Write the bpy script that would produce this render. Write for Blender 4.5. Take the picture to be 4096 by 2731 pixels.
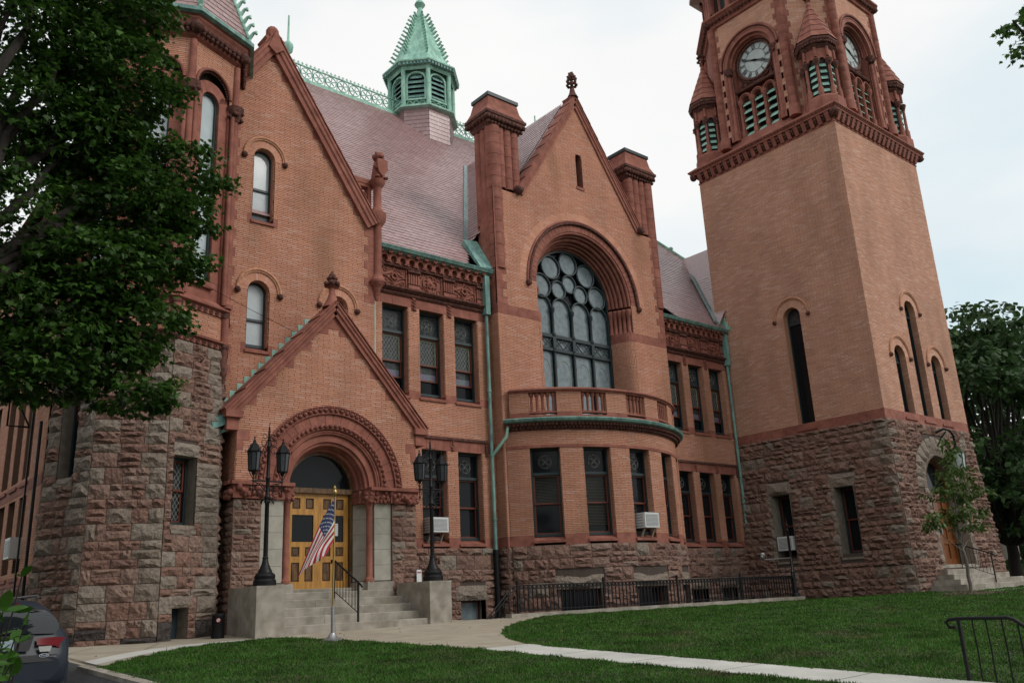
import bpy, math, random
from mathutils import Vector, Matrix
from math import sin, cos, pi, radians, sqrt, atan2, tan
random.seed(7)
scene = bpy.context.scene
COL = scene.collection
for o in list(bpy.data.objects): bpy.data.objects.remove(o)

# ------------------------------------------------------------------ camera
YAW, PITCH, ROLL, FPX = .70509397, .28860918, -.04924033, 3481.44
fw = Vector((sin(YAW)*cos(PITCH), cos(YAW)*cos(PITCH), sin(PITCH)))
_r = Vector((cos(YAW), -sin(YAW), 0)); _u = _r.cross(fw)
cr = _r*cos(ROLL)+_u*sin(ROLL); cu = -_r*sin(ROLL)+_u*cos(ROLL)
cam = bpy.data.cameras.new('camera'); camo = bpy.data.objects.new('camera', cam); COL.objects.link(camo)
camo.matrix_world = Matrix(((cr.x,cu.x,-fw.x,0),(cr.y,cu.y,-fw.y,0),(cr.z,cu.z,-fw.z,0),(0,0,0,1)))
cam.sensor_width = 36; cam.sensor_fit = 'HORIZONTAL'; cam.lens = FPX/4096*36
cam.clip_start = .1; cam.clip_end = 2000
scene.camera = camo

# ------------------------------------------------------------------ world, sun, exposure
SUN_AZ, SUN_EL = radians(150), radians(38)      # azimuth clockwise from +Y
w = bpy.data.worlds.new('World'); scene.world = w; w.use_nodes = True
nt = w.node_tree; nt.nodes.clear()
out = nt.nodes.new('ShaderNodeOutputWorld'); bg = nt.nodes.new('ShaderNodeBackground')
sky = nt.nodes.new('ShaderNodeTexSky'); sky.sky_type = 'NISHITA'; sky.sun_disc = False
sky.sun_elevation = SUN_EL; sky.sun_rotation = SUN_AZ; sky.air_density = 1.2; sky.dust_density = 2
tc = nt.nodes.new('ShaderNodeTexCoord'); mp = nt.nodes.new('ShaderNodeMapping'); mp.inputs['Scale'].default_value = (1, 1, 2.6)
nz = nt.nodes.new('ShaderNodeTexNoise'); nz.inputs['Scale'].default_value = 1.7; nz.inputs['Detail'].default_value = 6; nz.inputs['Roughness'].default_value = .5
rp = nt.nodes.new('ShaderNodeValToRGB'); rp.color_ramp.elements[0].position = .36; rp.color_ramp.elements[0].color = (.96,.96,.96,1)
rp.color_ramp.elements[1].position = .52; rp.color_ramp.elements[1].color = (1,1,1,1)
n2 = nt.nodes.new('ShaderNodeTexNoise'); n2.inputs['Scale'].default_value = 1.3; n2.inputs['Detail'].default_value = 5
r2 = nt.nodes.new('ShaderNodeValToRGB'); r2.color_ramp.elements[0].position = .3; r2.color_ramp.elements[0].color = (6.9,8.3,8.9,1)
r2.color_ramp.elements[1].position = .52; r2.color_ramp.elements[1].color = (9.75,9.7,9.65,1)
mx = nt.nodes.new('ShaderNodeMix'); mx.data_type = 'RGBA'
L = nt.links.new
L(tc.outputs['Generated'], mp.inputs[0]); L(mp.outputs[0], nz.inputs['Vector']); L(mp.outputs[0], n2.inputs['Vector'])
L(nz.outputs[0], rp.inputs[0]); L(n2.outputs[0], r2.inputs[0])
L(rp.outputs[0], mx.inputs['Factor']); L(sky.outputs[0], mx.inputs['A']); L(r2.outputs[0], mx.inputs['B'])
L(mx.outputs['Result'], bg.inputs[0]); bg.inputs[1].default_value = .1; L(bg.outputs[0], out.inputs[0])
sl = bpy.data.lights.new('sun', 'SUN'); sl.energy = 1.5; sl.angle = radians(25); sl.color = (1,.96,.9)
so = bpy.data.objects.new('sun', sl); COL.objects.link(so)
sd = Vector((sin(SUN_AZ)*cos(SUN_EL), cos(SUN_AZ)*cos(SUN_EL), sin(SUN_EL)))
so.rotation_euler = sd.to_track_quat('Z', 'Y').to_euler(); so.location = (0,0,30)
vs = scene.view_settings; vs.view_transform = 'Standard'; vs.look = 'None'; vs.exposure = 0; vs.gamma = 1; vs.use_curve_mapping = False

# ------------------------------------------------------------------ materials
MATS = {}
def mat(name, col, rough=.8, var=.15, nscale=3., bump=0., bscale=40., rnd=None, rmode=None, metal=0., spec=.4, col2=None, streak=0., emit=0., coat=0., bdist=.02, c2=(.42,.62)):
    """procedural principled material. col2: second colour mixed by noise; rnd: list of colours picked per island ('i') or per object ('o')"""
    m = bpy.data.materials.new(name); m.use_nodes = True; t = m.node_tree; N = t.nodes; K = t.links.new
    b = N['Principled BSDF']; b.inputs['Roughness'].default_value = rough; b.inputs['Metallic'].default_value = metal
    b.inputs['Specular IOR Level'].default_value = spec
    if coat: b.inputs['Coat Weight'].default_value = coat; b.inputs['Coat Roughness'].default_value = .05
    g = N.new('ShaderNodeNewGeometry'); ns = N.new('ShaderNodeTexNoise'); ns.inputs['Scale'].default_value = nscale; ns.inputs['Detail'].default_value = 5
    mpn = N.new('ShaderNodeMapping'); K(g.outputs['Position'], mpn.inputs[0]); K(mpn.outputs[0], ns.inputs['Vector'])
    if streak: mpn.inputs['Scale'].default_value = (1,1,streak)
    c0 = N.new('ShaderNodeRGB'); c0.outputs[0].default_value = (*col,1); cur = c0.outputs[0]
    if rnd:
        cr_ = N.new('ShaderNodeValToRGB'); cr_.color_ramp.interpolation = 'LINEAR'; e = cr_.color_ramp.elements
        while len(e) < len(rnd): e.new(.5)
        for i, c in enumerate(rnd): e[i].position = i/(len(rnd)-1); e[i].color = (*c,1)
        if rmode == 'o':
            oi = N.new('ShaderNodeObjectInfo'); K(oi.outputs['Random'], cr_.inputs[0])
        else: K(g.outputs['Random Per Island'], cr_.inputs[0])
        cur = cr_.outputs[0]
    if col2:
        rr = N.new('ShaderNodeValToRGB'); rr.color_ramp.elements[0].position = c2[0]; rr.color_ramp.elements[1].position = c2[1]
        K(ns.outputs[0], rr.inputs[0]); m2 = N.new('ShaderNodeMix'); m2.data_type = 'RGBA'
        K(rr.outputs[0], m2.inputs['Factor']); K(cur, m2.inputs['A']); m2.inputs['B'].default_value = (*col2,1); cur = m2.outputs['Result']
    if var:
        mr = N.new('ShaderNodeMapRange'); mr.inputs['From Min'].default_value = .3; mr.inputs['From Max'].default_value = .7
        mr.inputs['To Min'].default_value = 1-var; mr.inputs['To Max'].default_value = 1+var
        n3 = N.new('ShaderNodeTexNoise'); n3.inputs['Scale'].default_value = nscale*2.3; n3.inputs['Detail'].default_value = 6; K(mpn.outputs[0], n3.inputs['Vector'])
        K(n3.outputs[0], mr.inputs[0]); vm = N.new('ShaderNodeVectorMath'); vm.operation = 'SCALE'; K(cur, vm.inputs[0]); K(mr.outputs[0], vm.inputs['Scale']); cur = vm.outputs[0]
    K(cur, b.inputs['Base Color'])
    if emit: b.inputs['Emission Strength'].default_value = emit; K(cur, b.inputs['Emission Color'])
    if bump:
        nb = N.new('ShaderNodeTexNoise'); nb.inputs['Scale'].default_value = bscale; nb.inputs['Detail'].default_value = 6; K(g.outputs['Position'], nb.inputs['Vector'])
        bp = N.new('ShaderNodeBump'); bp.inputs['Strength'].default_value = bump; bp.inputs['Distance'].default_value = bdist
        K(nb.outputs[0], bp.inputs['Height']); K(bp.outputs[0], b.inputs['Normal'])
    MATS[name] = m; return m
mat('brick', (.4,.2,.1), .9, .12, .6, streak=.4, col2=(.33,.165,.098), c2=(.55,.78), rnd=[(0.434,0.204,0.133),(0.508,0.241,0.155),(0.528,0.253,0.166),(0.476,0.225,0.146),(0.538,0.265,0.177),(0.466,0.216,0.141),(0.513,0.243,0.157),(0.544,0.305,0.232),(0.502,0.238,0.155)], bump=.25, bscale=120)
mat('brick_tower', (.4,.2,.1), .9, .10, .5, streak=.4, col2=(.34,.185,.125), c2=(.55,.78), rnd=[(0.461,0.244,0.169),(0.549,0.293,0.199),(0.575,0.311,0.211),(0.518,0.277,0.190),(0.594,0.336,0.236),(0.480,0.257,0.179),(0.556,0.297,0.203),(0.612,0.386,0.300),(0.543,0.289,0.198)], bump=.25, bscale=120)
mat('reveal_stone', (.22,.185,.15), .9, .2, 3, bump=.3, bscale=30)
mat('glass_grey', (.16,.20,.215), .12, .25, 2.5, spec=.5)
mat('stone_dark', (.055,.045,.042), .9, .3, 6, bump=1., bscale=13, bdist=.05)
mat('mortar', (.19,.115,.08), .95, .15, 8)
mat('brick_plain', (.46,.23,.14), .9, .25, 6, bump=.3, bscale=60)
mat('redstone', (.235,.082,.058), .85, .2, 2.2, col2=(.295,.112,.080), bump=.25, bscale=35)
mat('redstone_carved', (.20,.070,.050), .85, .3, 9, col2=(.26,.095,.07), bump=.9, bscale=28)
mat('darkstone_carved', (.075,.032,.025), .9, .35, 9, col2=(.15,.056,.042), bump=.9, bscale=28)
STONES = [(0.181,0.100,0.077),(0.226,0.131,0.100),(0.194,0.107,0.082),(0.239,0.153,0.119),(0.165,0.094,0.074),(0.220,0.124,0.093),(0.245,0.169,0.135),(0.191,0.105,0.081)]
mat('stone_piece', (.2,.13,.1), .92, .25, 7, rnd=STONES, rmode='o', bump=1., bscale=13, bdist=.06)
mat('stone_rubble', (.2,.13,.1), .92, .25, 7, rnd=STONES, rmode='i', bump=1., bscale=13, bdist=.06)
GREYS = [(0.211,0.169,0.135),(0.241,0.199,0.162),(0.200,0.154,0.122),(0.234,0.188,0.150)]
mat('greystone', (.27,.235,.19), .92, .22, 6, rnd=GREYS, rmode='o', bump=1., bscale=13, bdist=.06)
mat('smoothstone', (.36,.34,.29), .85, .15, 2, bump=.1, bscale=60)
mat('joint', (.075,.055,.045), .95, .2, 10)
mat('slate', (.25,.17,.17), .33, .12, 4, rnd=[(0.289,0.179,0.176),(0.342,0.220,0.219),(0.318,0.193,0.189),(0.380,0.252,0.251),(0.304,0.193,0.195),(0.351,0.211,0.204)], spec=.6, bump=.15, bscale=30)
mat('slate_piece', (.25,.17,.17), .33, .12, 4, rnd=[(0.289,0.179,0.176),(0.342,0.220,0.219),(0.318,0.193,0.189),(0.380,0.252,0.251),(0.304,0.193,0.195),(0.351,0.211,0.204)], rmode='o', spec=.6, bump=.15, bscale=30)
mat('copper', (.34,.58,.47), .75, .22, 3, col2=(.24,.44,.36), streak=.35, spec=.3)
mat('copper_dark', (.13,.25,.23), .7, .3, 4, col2=(.20,.36,.31), streak=.3)
mat('lead', (.26,.31,.32), .6, .2, 3, col2=(.18,.28,.26))
mat('frame_dark', (.018,.032,.036), .45, .1, 5)
mat('sash_red', (.13,.032,.018), .45, .15, 6)
mat('glass_dark', (.010,.012,.014), .06, 0, spec=.16)
mat('glass_pale', (.42,.48,.50), .12, .08, 1.5, spec=.6)
mat('glass_lead', (.045,.052,.055), .12, .6, 6, spec=.3)
mat('glass_green', (.24,.28,.17), .2, .4, 12)
mat('glass_stain', (.10,.17,.15), .2, .5, 14, col2=(.20,.10,.22))
mat('blind', (.07,.065,.045), .7, .1, 5)
mat('leadline', (.30,.31,.28), .5, 0)
mat('iron', (.010,.010,.011), .45, .2, 10, spec=.22)
mat('granite', (.33,.30,.255), .85, .2, 2.0, col2=(.235,.21,.17), bump=.25, bscale=70)
mat('concrete', (.50,.495,.455), .9, .1, 1.0, col2=(.455,.45,.415), bump=.15, bscale=60)
mat('walk_tan', (.33,.285,.22), .9, .12, 1.2, col2=(.36,.32,.25), bump=.2, bscale=70)
mat('asphalt', (.06,.06,.062), .9, .2, 4, bump=.4, bscale=90)
mat('oak', (.42,.20,.033), .45, .3, 7, streak=.12, coat=.15)
mat('oak_dark', (.13,.065,.022), .5, .4, 12, streak=.4, col2=(.06,.03,.012))
mat('door_brown', (.16,.052,.012), .4, .25, 5, streak=.12, coat=.2)
mat('white_paint', (.62,.64,.64), .5, .04, 4)
mat('grey_paint', (.28,.29,.29), .6, .1, 6)
mat('steel', (.35,.36,.37), .4, .1, 5, metal=.8)
mat('brass', (.45,.30,.10), .35, .1, 5, metal=.9)
mat('clock_white', (.42,.475,.46), .4, .1, 2)
mat('clock_black', (.05,.055,.06), .6, 0)
mat('flag_red', (.33,.018,.03), .85, .1, 5)
mat('flag_white', (.60,.60,.58), .85, .06, 5)
mat('flag_blue', (.02,.028,.09), .85, .1, 5)
mat('bulb', (.75,.75,.7), .3, 0)
mat('lamp_glass', (.045,.05,.055), .1, .3, 14, spec=.3)
mat('soil', (.026,.052,.011), .95, .4, 3, col2=(.055,.05,.025), bump=.6, bscale=40)
mat('mulch', (.10,.072,.05), .95, .35, 12, bump=.8, bscale=30)
mat('bark', (.028,.023,.019), .95, .3, 9, streak=.2, bump=.8, bscale=25)
mat('bark_light', (.13,.115,.095), .9, .25, 12, streak=.3, bump=.4, bscale=40)
def leafmat(name, cols, rough=.5, trans=.25):
    m = mat(name, cols[0], rough, .42 if name == 'grass' else .2, .8, rnd=cols, col2=(.10,.105,.045) if name == 'grass' else None, c2=(.57,.74), spec=.12 if name == 'grass' else .25); t = m.node_tree; b = t.nodes['Principled BSDF']
    o = t.nodes['Material Output']; tr = t.nodes.new('ShaderNodeBsdfTranslucent'); mxs = t.nodes.new('ShaderNodeMixShader'); mxs.inputs[0].default_value = trans
    src = b.inputs['Base Color'].links[0].from_socket; t.links.new(src, tr.inputs[0]); t.links.new(b.outputs[0], mxs.inputs[1]); t.links.new(tr.outputs[0], mxs.inputs[2]); t.links.new(mxs.outputs[0], o.inputs[0])
leafmat('maple_leaf', [(.022,.060,.010),(.038,.096,.014),(.054,.124,.018),(.028,.072,.012),(.080,.165,.028)],.45,.35)
leafmat('far_leaf', [(.036,.074,.025),(.050,.100,.032),(.062,.118,.038),(.042,.085,.028)],.5,.3)
leafmat('sapling_leaf', [(.05,.09,.018),(.075,.125,.026),(.06,.105,.02)])
leafmat('shrub_leaf', [(.035,.10,.012),(.06,.15,.02),(.045,.12,.016)])
leafmat('grass', [(.028,.088,.011),(.041,.122,.015),(.054,.146,.019),(.037,.105,.017),(.068,.145,.026),(.105,.140,.050)], .6, .2)

# ------------------------------------------------------------------ mesh builder
class MB:
    def __init__(s): s.v = []; s.f = []; s.m = []; s.sm = []
    def quad(s, *pts, m=0, smooth=False):
        n = len(s.v); s.v += [tuple(p) for p in pts]; s.f.append(tuple(range(n, n+len(pts)))); s.m.append(m); s.sm.append(smooth)
    def hexa(s, p, m=0):
        """8 points: bottom loop 0-3, top loop 4-7"""
        n = len(s.v); s.v += [tuple(q) for q in p]
        for f in ((3,2,1,0),(4,5,6,7),(0,1,5,4),(1,2,6,5),(2,3,7,6),(3,0,4,7)):
            s.f.append(tuple(n+i for i in f)); s.m.append(m); s.sm.append(False)
    def box(s, x0,x1,y0,y1,z0,z1, m=0):
        s.hexa(((x0,y0,z0),(x1,y0,z0),(x1,y1,z0),(x0,y1,z0),(x0,y0,z1),(x1,y0,z1),(x1,y1,z1),(x0,y1,z1)), m)
    def fbox(s, P, u0,u1,z0,z1,d0,d1, m=0, n=1):
        """box in a wall frame, d outward, cut in n pieces along u (for curves)"""
        for i in range(n):
            a = u0+(u1-u0)*i/n; b = u0+(u1-u0)*(i+1)/n
            s.hexa((P(a,z0,d1),P(b,z0,d1),P(b,z0,d0),P(a,z0,d0),P(a,z1,d1),P(b,z1,d1),P(b,z1,d0),P(a,z1,d0)), m)
    def grid(s, rows, m=0, smooth=True, closed=False):
        """rows of points -> quads"""
        n = len(s.v); k = len(rows[0])
        for r in rows: s.v += [tuple(p) for p in r]
        for i in range(len(rows)-1):
            for j in range(k if closed else k-1):
                j2 = (j+1) % k
                s.f.append((n+i*k+j, n+i*k+j2, n+(i+1)*k+j2, n+(i+1)*k+j)); s.m.append(m); s.sm.append(smooth)
    def cap(s, pts, m=0): s.quad(*pts, m=m)
    def lathe(s, prof, c=(0,0,0), seg=12, m=0, smooth=True, a0=0, rot=0, sq=None):
        rows = []
        for r, z in prof:
            rows.append([(c[0]+r*cos(rot+2*pi*i/seg), c[1]+r*sin(rot+2*pi*i/seg), c[2]+z) for i in range(seg)])
        st = 0
        for i in range(1,len(rows)):
            last = i == len(rows)-1
            if not last:
                a1 = atan2(prof[i][1]-prof[i-1][1],prof[i][0]-prof[i-1][0]); a2 = atan2(prof[i+1][1]-prof[i][1],prof[i+1][0]-prof[i][0]); da = abs((a2-a1+pi) % (2*pi)-pi)
            if last or da > .6: s.grid(rows[st:i+1], m, smooth, True); st = i
        s.cap(rows[-1], m); s.cap(rows[0][::-1], m)
    def cyl(s, c, r, z0, z1, seg=10, m=0, r1=None): s.lathe([(r,z0),(r if r1 is None else r1,z1)], (c[0],c[1],0), seg, m)
    def tube(s, pts, r, seg=6, m=0, closed=False):
        pts = [Vector(p) for p in pts]; rows = []; n = len(pts)
        up = Vector((.13,.27,.95))
        for i, p in enumerate(pts):
            a = pts[i-1] if (i or closed) else p; b = pts[(i+1) % n] if (i < n-1 or closed) else p
            t = (b-a); t = t.normalized() if t.length > 1e-9 else Vector((0,0,1))
            x = t.cross(up); 
            if x.length < 1e-3: x = t.cross(Vector((1,0,0)))
            x.normalize(); y = t.cross(x); rr = r[i] if isinstance(r, (list,tuple)) else r
            rows.append([p+x*rr*cos(2*pi*k/seg)+y*rr*sin(2*pi*k/seg) for k in range(seg)])
        if closed: rows.append(rows[0])
        s.grid(rows, m, True, True)
        if not closed: s.cap(rows[0][::-1], m); s.cap(rows[-1], m)
    def sweep(s, prof, path, m=0, closed=False, smooth=False, caps=True):
        """prof: list of (a,b); path: callable list giving point for (a,b)"""
        rows = [[q(a,b) for a,b in prof] for q in path]
        if closed: rows.append(rows[0])
        s.grid(rows, m, smooth, True)
        if caps and not closed: s.cap(rows[0][::-1], m); s.cap(rows[-1], m)
    def ball(s, c, r, m=0, seg=8, rows=5, sc=(1,1,1), jit=0):
        R = []
        for i in range(rows+1):
            th = pi*i/rows
            R.append([(c[0]+sc[0]*r*sin(th)*cos(2*pi*k/seg)*(1+random.uniform(-jit,jit)), c[1]+sc[1]*r*sin(th)*sin(2*pi*k/seg)*(1+random.uniform(-jit,jit)), c[2]-sc[2]*r*cos(th)) for k in range(seg)])
        s.grid(R, m, True, True)
    def prism(s, P, poly, d0, d1, m=0):
        """polygon in (u,z), extruded from d0 to d1 (front)"""
        fr = [P(u,z,d1) for u,z in poly]; bk = [P(u,z,d0) for u,z in poly]
        s.quad(*fr, m=m); s.quad(*bk[::-1], m=m); n = len(poly)
        for i in range(n): j = (i+1) % n; s.quad(bk[i],bk[j],fr[j],fr[i], m=m)
    def arch(s, P, uc, zc, r0, r1, d0, d1, a0=0, a1=180, n=24, m=0, joints=0):
        """ring sector in the wall plane; angles from +u axis"""
        rows = []
        for i in range(n+1):
            a = radians(a0+(a1-a0)*i/n); c, q = cos(a), sin(a)
            rows.append([P(uc+r0*c,zc+r0*q,d0),P(uc+r0*c,zc+r0*q,d1),P(uc+r1*c,zc+r1*q,d1),P(uc+r1*c,zc+r1*q,d0)])
        s.grid(rows, m, False, True); s.cap(rows[0], m); s.cap(rows[-1][::-1], m)
    def torus_arch(s, P, uc, zc, R, d, r, a0=0, a1=180, n=24, m=0, seg=6):
        s.tube([P(uc+R*cos(radians(a0+(a1-a0)*i/n)), zc+R*sin(radians(a0+(a1-a0)*i/n)), d) for i in range(n+1)], r, seg, m)
    def build(s, name, mats, parent=None, kind=None, label=None, cat=None, group=None):
        me = bpy.data.meshes.new(name); me.from_pydata(s.v, [], s.f)
        if isinstance(mats, str): mats = [mats]
        for k in mats: me.materials.append(MATS[k])
        me.polygons.foreach_set('material_index', s.m); me.polygons.foreach_set('use_smooth', s.sm); me.update()
        return link(name, me, parent, kind, label, cat, group)
def link(name, me, parent=None, kind=None, label=None, cat=None, group=None, mw=None):
    o = bpy.data.objects.new(name, me); COL.objects.link(o)
    if mw is not None: o.matrix_world = mw
    if parent is not None:
        o.parent = parent; o.matrix_parent_inverse = parent.matrix_basis.inverted()
    tag(o, label, cat, group, kind); return o
def tag(o, label=None, cat=None, group=None, kind=None):
    for k, v in (('label',label),('category',cat),('group',group),('kind',kind)):
        if v: o[k] = v
def empty(name, loc, label, cat, group=None):
    o = bpy.data.objects.new(name, None); COL.objects.link(o); o.location = loc; o.empty_display_size = .2
    bpy.context.view_layer.update if False else None
    tag(o, label, cat, group); return o
def dup(o, dx, label=None, parent=None):
    c = o.copy(); COL.objects.link(c)
    if parent is None: c.location = Vector(o.location)+Vector(dx)
    else: c.parent = parent
    if label: c['label'] = label
    for ch in [x for x in bpy.data.objects if x.parent == o]:
        k = dup(ch, (0,0,0), None, c); k.matrix_parent_inverse = ch.matrix_parent_inverse.copy()
    if parent is None:
        M = Matrix.Translation(Vector(dx))
    return c
# wall frames: P(u, z, d), d outward
def FAC(Y): return lambda u,z,d=0: (u, Y-d, z)
def LFT(X): return lambda u,z,d=0: (X-d, -u, z)
def RGT(X): return lambda u,z,d=0: (X+d, u, z)
def BAK(Y): return lambda u,z,d=0: (-u, Y+d, z)
def SEG(ax,ay,bx,by):
    Lh = sqrt((bx-ax)**2+(by-ay)**2); ux, uy = (bx-ax)/Lh, (by-ay)/Lh; nx, ny = uy, -ux
    f = lambda u,z,d=0: (ax+ux*u+nx*d, ay+uy*u+ny*d, z); f.L = Lh; return f
def ARC(cx,cy,R): return lambda u,z,d=0: (cx+(R+d)*sin(u/R), cy-(R+d)*cos(u/R), z)
# interval helpers
def sub(iv, a, b):
    o = []
    for x,y in iv:
        if b <= x or a >= y: o.append((x,y)); continue
        if a > x: o.append((x,a))
        if b < y: o.append((b,y))
    return o
def rect_hole(u0,u1,z0,z1): return lambda z: (u0,u1) if z0 < z < z1 else None
def arch_hole(uc,w,z0,zs): 
    def f(z):
        if z < z0: return None
        if z <= zs: return (uc-w,uc+w)
        if z < zs+w: h = sqrt(w*w-(z-zs)**2); return (uc-h,uc+h)
    return f
COURSE, BL = .052, .305
def bricks(mb, mo, P, bounds, z0, z1, holes=(), proud=.011, L=BL, course=COURSE, curved=0, seed=0):
    """bricks into mb, mortar sheet into mo"""
    R = random.Random(seed+int(z0*100)); k = 0; n = max(1, round((z1-z0)/course)); c = (z1-z0)/n
    for k in range(n):
        za = z0+k*c; zm = za+c/2; b = bounds(zm) if callable(bounds) else bounds
        if b is None or b[1]-b[0] < .02: continue
        iv = [b]
        for h in holes:
            q = h(zm)
            if q: iv = sub(iv, *q)
        for a, e in iv:
            nn = max(1, int((e-a)/curved)) if curved else 1
            for i in range(nn):
                x0 = a+(e-a)*i/nn; x1 = a+(e-a)*(i+1)/nn
                mo.quad(P(x0,za,0),P(x1,za,0),P(x1,za+c,0),P(x0,za+c,0))
            off = (k % 2)*L/2+R.uniform(-.03,.03); i0 = math.floor((a-off)/L)
            x = i0*L+off
            while x < e:
                s0, s1 = max(x, a), min(x+L, e); x += L
                if s1-s0 < .03: continue
                g = .0055; d = proud+R.uniform(-.002,.003)
                u0, u1, y0, y1 = s0+g, s1-g, za+g, za+c-g
                nb = len(mb.v)
                mb.v += [P(u0,y0,0),P(u1,y0,0),P(u1,y1,0),P(u0,y1,0),P(u0,y0,d),P(u1,y0,d),P(u1,y1,d),P(u0,y1,d)]
                mb.f += [(nb+4,nb+5,nb+6,nb+7),(nb,nb+1,nb+5,nb+4),(nb+1,nb+2,nb+6,nb+5),(nb+2,nb+3,nb+7,nb+6),(nb+3,nb,nb+4,nb+7)]
                mb.m += [0]*5; mb.sm += [False]*5
# rock-faced stones: shared unit meshes (1 wide, 1 high, proud along d)
def stone_mesh(i, matname):
    R = random.Random(100+i); nx, nz = 4, 3; vs_ = []; fs = []
    tilt = R.uniform(-.3,.3); ridge = R.uniform(.3,.7)
    for j in range(nz+1):
        for k in range(nx+1):
            u = k/nx; z = j/nz; e = min(u,1-u,z,1-z)
            d = .0 if e < 1e-6 else (.45+R.uniform(-.25,.55)+tilt*(z-.5)+(.25 if abs(z-ridge) < .2 else 0))
            ju = 0 if e < 1e-6 else R.uniform(-.06,.06); jz = 0 if e < 1e-6 else R.uniform(-.08,.08)
            if e < 1e-6: d = R.uniform(.10,.34)
            m_ = .012
            vs_.append((m_+(1-2*m_)*u+ju, d, .02+.96*z+jz))
    for j in range(nz):
        for k in range(nx):
            a = j*(nx+1)+k; q = (a,a+1,a+nx+2,a+nx+1)
            if R.random() < .5: fs += [(q[0],q[1],q[2]),(q[0],q[2],q[3])]
            else: fs += [(q[0],q[1],q[3]),(q[1],q[2],q[3])]
    ring = [k for k in range(nx+1)]+[j*(nx+1)+nx for j in range(1,nz+1)]+[nz*(nx+1)+k for k in range(nx-1,-1,-1)]+[j*(nx+1) for j in range(nz-1,0,-1)]
    n = len(vs_)
    for r_ in ring: vs_.append((vs_[r_][0], -.02/.09, vs_[r_][2]))
    for i_ in range(len(ring)):
        j_ = (i_+1) % len(ring); fs.append((ring[i_],n+i_,n+j_,ring[j_]))
    return vs_, fs
STV = [stone_mesh(i, '') for i in range(22)]
_stm = {}
def stone_data(i, mname):
    if (i,mname) not in _stm:
        me = bpy.data.meshes.new('stone'); me.from_pydata(STV[i][0], [], STV[i][1]); me.materials.append(MATS[mname]); me.update(); _stm[(i,mname)] = me
    return _stm[(i,mname)]
class Stones:
    """collects rock-faced blocks of one thing; the 290 biggest become parts, the rest one stuff part"""
    def __init__(s, parent, seed=1): s.p = parent; s.L = []; s.R = random.Random(seed)
    def add(s, P, u0,u1,z0,z1, proud=.075, grey=False):
        s.L.append((P,u0,u1,z0,z1,proud*s.R.uniform(.7,1.25),grey,s.R.randrange(len(STV))))
    dark = None
    def fill(s, P, bounds, z0, z1, holes=(), qL=None, qR=None, proud=.075, big=1.):
        z = z0; R = s.R; k = 0
        while z < z1-.05:
            h = R.choice((.17,.21,.25,.30,.36,.40))*big
            if z+h > z1-.12: h = z1-z
            b = bounds(z+h/2) if callable(bounds) else bounds
            iv = [b]
            for hf in holes:
                for zz in (z+.02, z+h/2, z+h-.02):
                    q = hf(zz)
                    if q: iv = sub(iv, *q)
            for a, e in iv:
                x = a
                while x < e-.04:
                    wd = R.uniform(.22,.66)*big
                    if e-(x+wd) < .2: wd = e-x
                    if wd > .85*big: wd /= 2
                    grey = False
                    if qL is not None and abs(x-b[0]) < 1e-6 and k % 2 == 0: grey = True
                    if qR is not None and abs(x+wd-b[1]) < .01: grey = True
                    if R.random() < .06: grey = True
                    if h > .26*big and R.random() < .5 and not grey:
                        hs = h*R.choice((.4,.5,.6)); s.add(P,x,x+wd,z,z+hs,proud); 
                        if R.random() < .5: s.add(P,x,x+wd*.5,z+hs,z+h,proud); s.add(P,x+wd*.5,x+wd,z+hs,z+h,proud)
                        else: s.add(P,x,x+wd,z+hs,z+h,proud)
                    else: s.add(P,x,x+wd,z,z+h,proud,grey)
                    x += wd
            z += h; k += 1
    def build(s, name='stone', cap=290):
        Ls = sorted(s.L, key=lambda t: -(t[2]-t[1])*(t[4]-t[3])); mb = MB()
        for i, (P,u0,u1,z0,z1,pr,grey,v) in enumerate(Ls):
            o = Vector(P(u0,z0,0)); U = Vector(P(u1,z0,0))-o; W = Vector(P(u0,z1,0))-o; D = (Vector(P(u0,z0,pr))-o)
            M = Matrix(((U.x,D.x,W.x,o.x),(U.y,D.y,W.y,o.y),(U.z,D.z,W.z,o.z),(0,0,0,1)))
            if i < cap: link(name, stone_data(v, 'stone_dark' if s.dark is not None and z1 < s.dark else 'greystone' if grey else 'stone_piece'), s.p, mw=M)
            else:
                n = len(mb.v); mb.v += [tuple(M @ Vector(q)) for q in STV[v][0]]
                for f in STV[v][1]: mb.f.append(tuple(n+q for q in f)); mb.m.append(0); mb.sm.append(False)
        if mb.f: mb.build('stonework', 'stone_rubble', s.p, kind='stuff')
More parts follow.
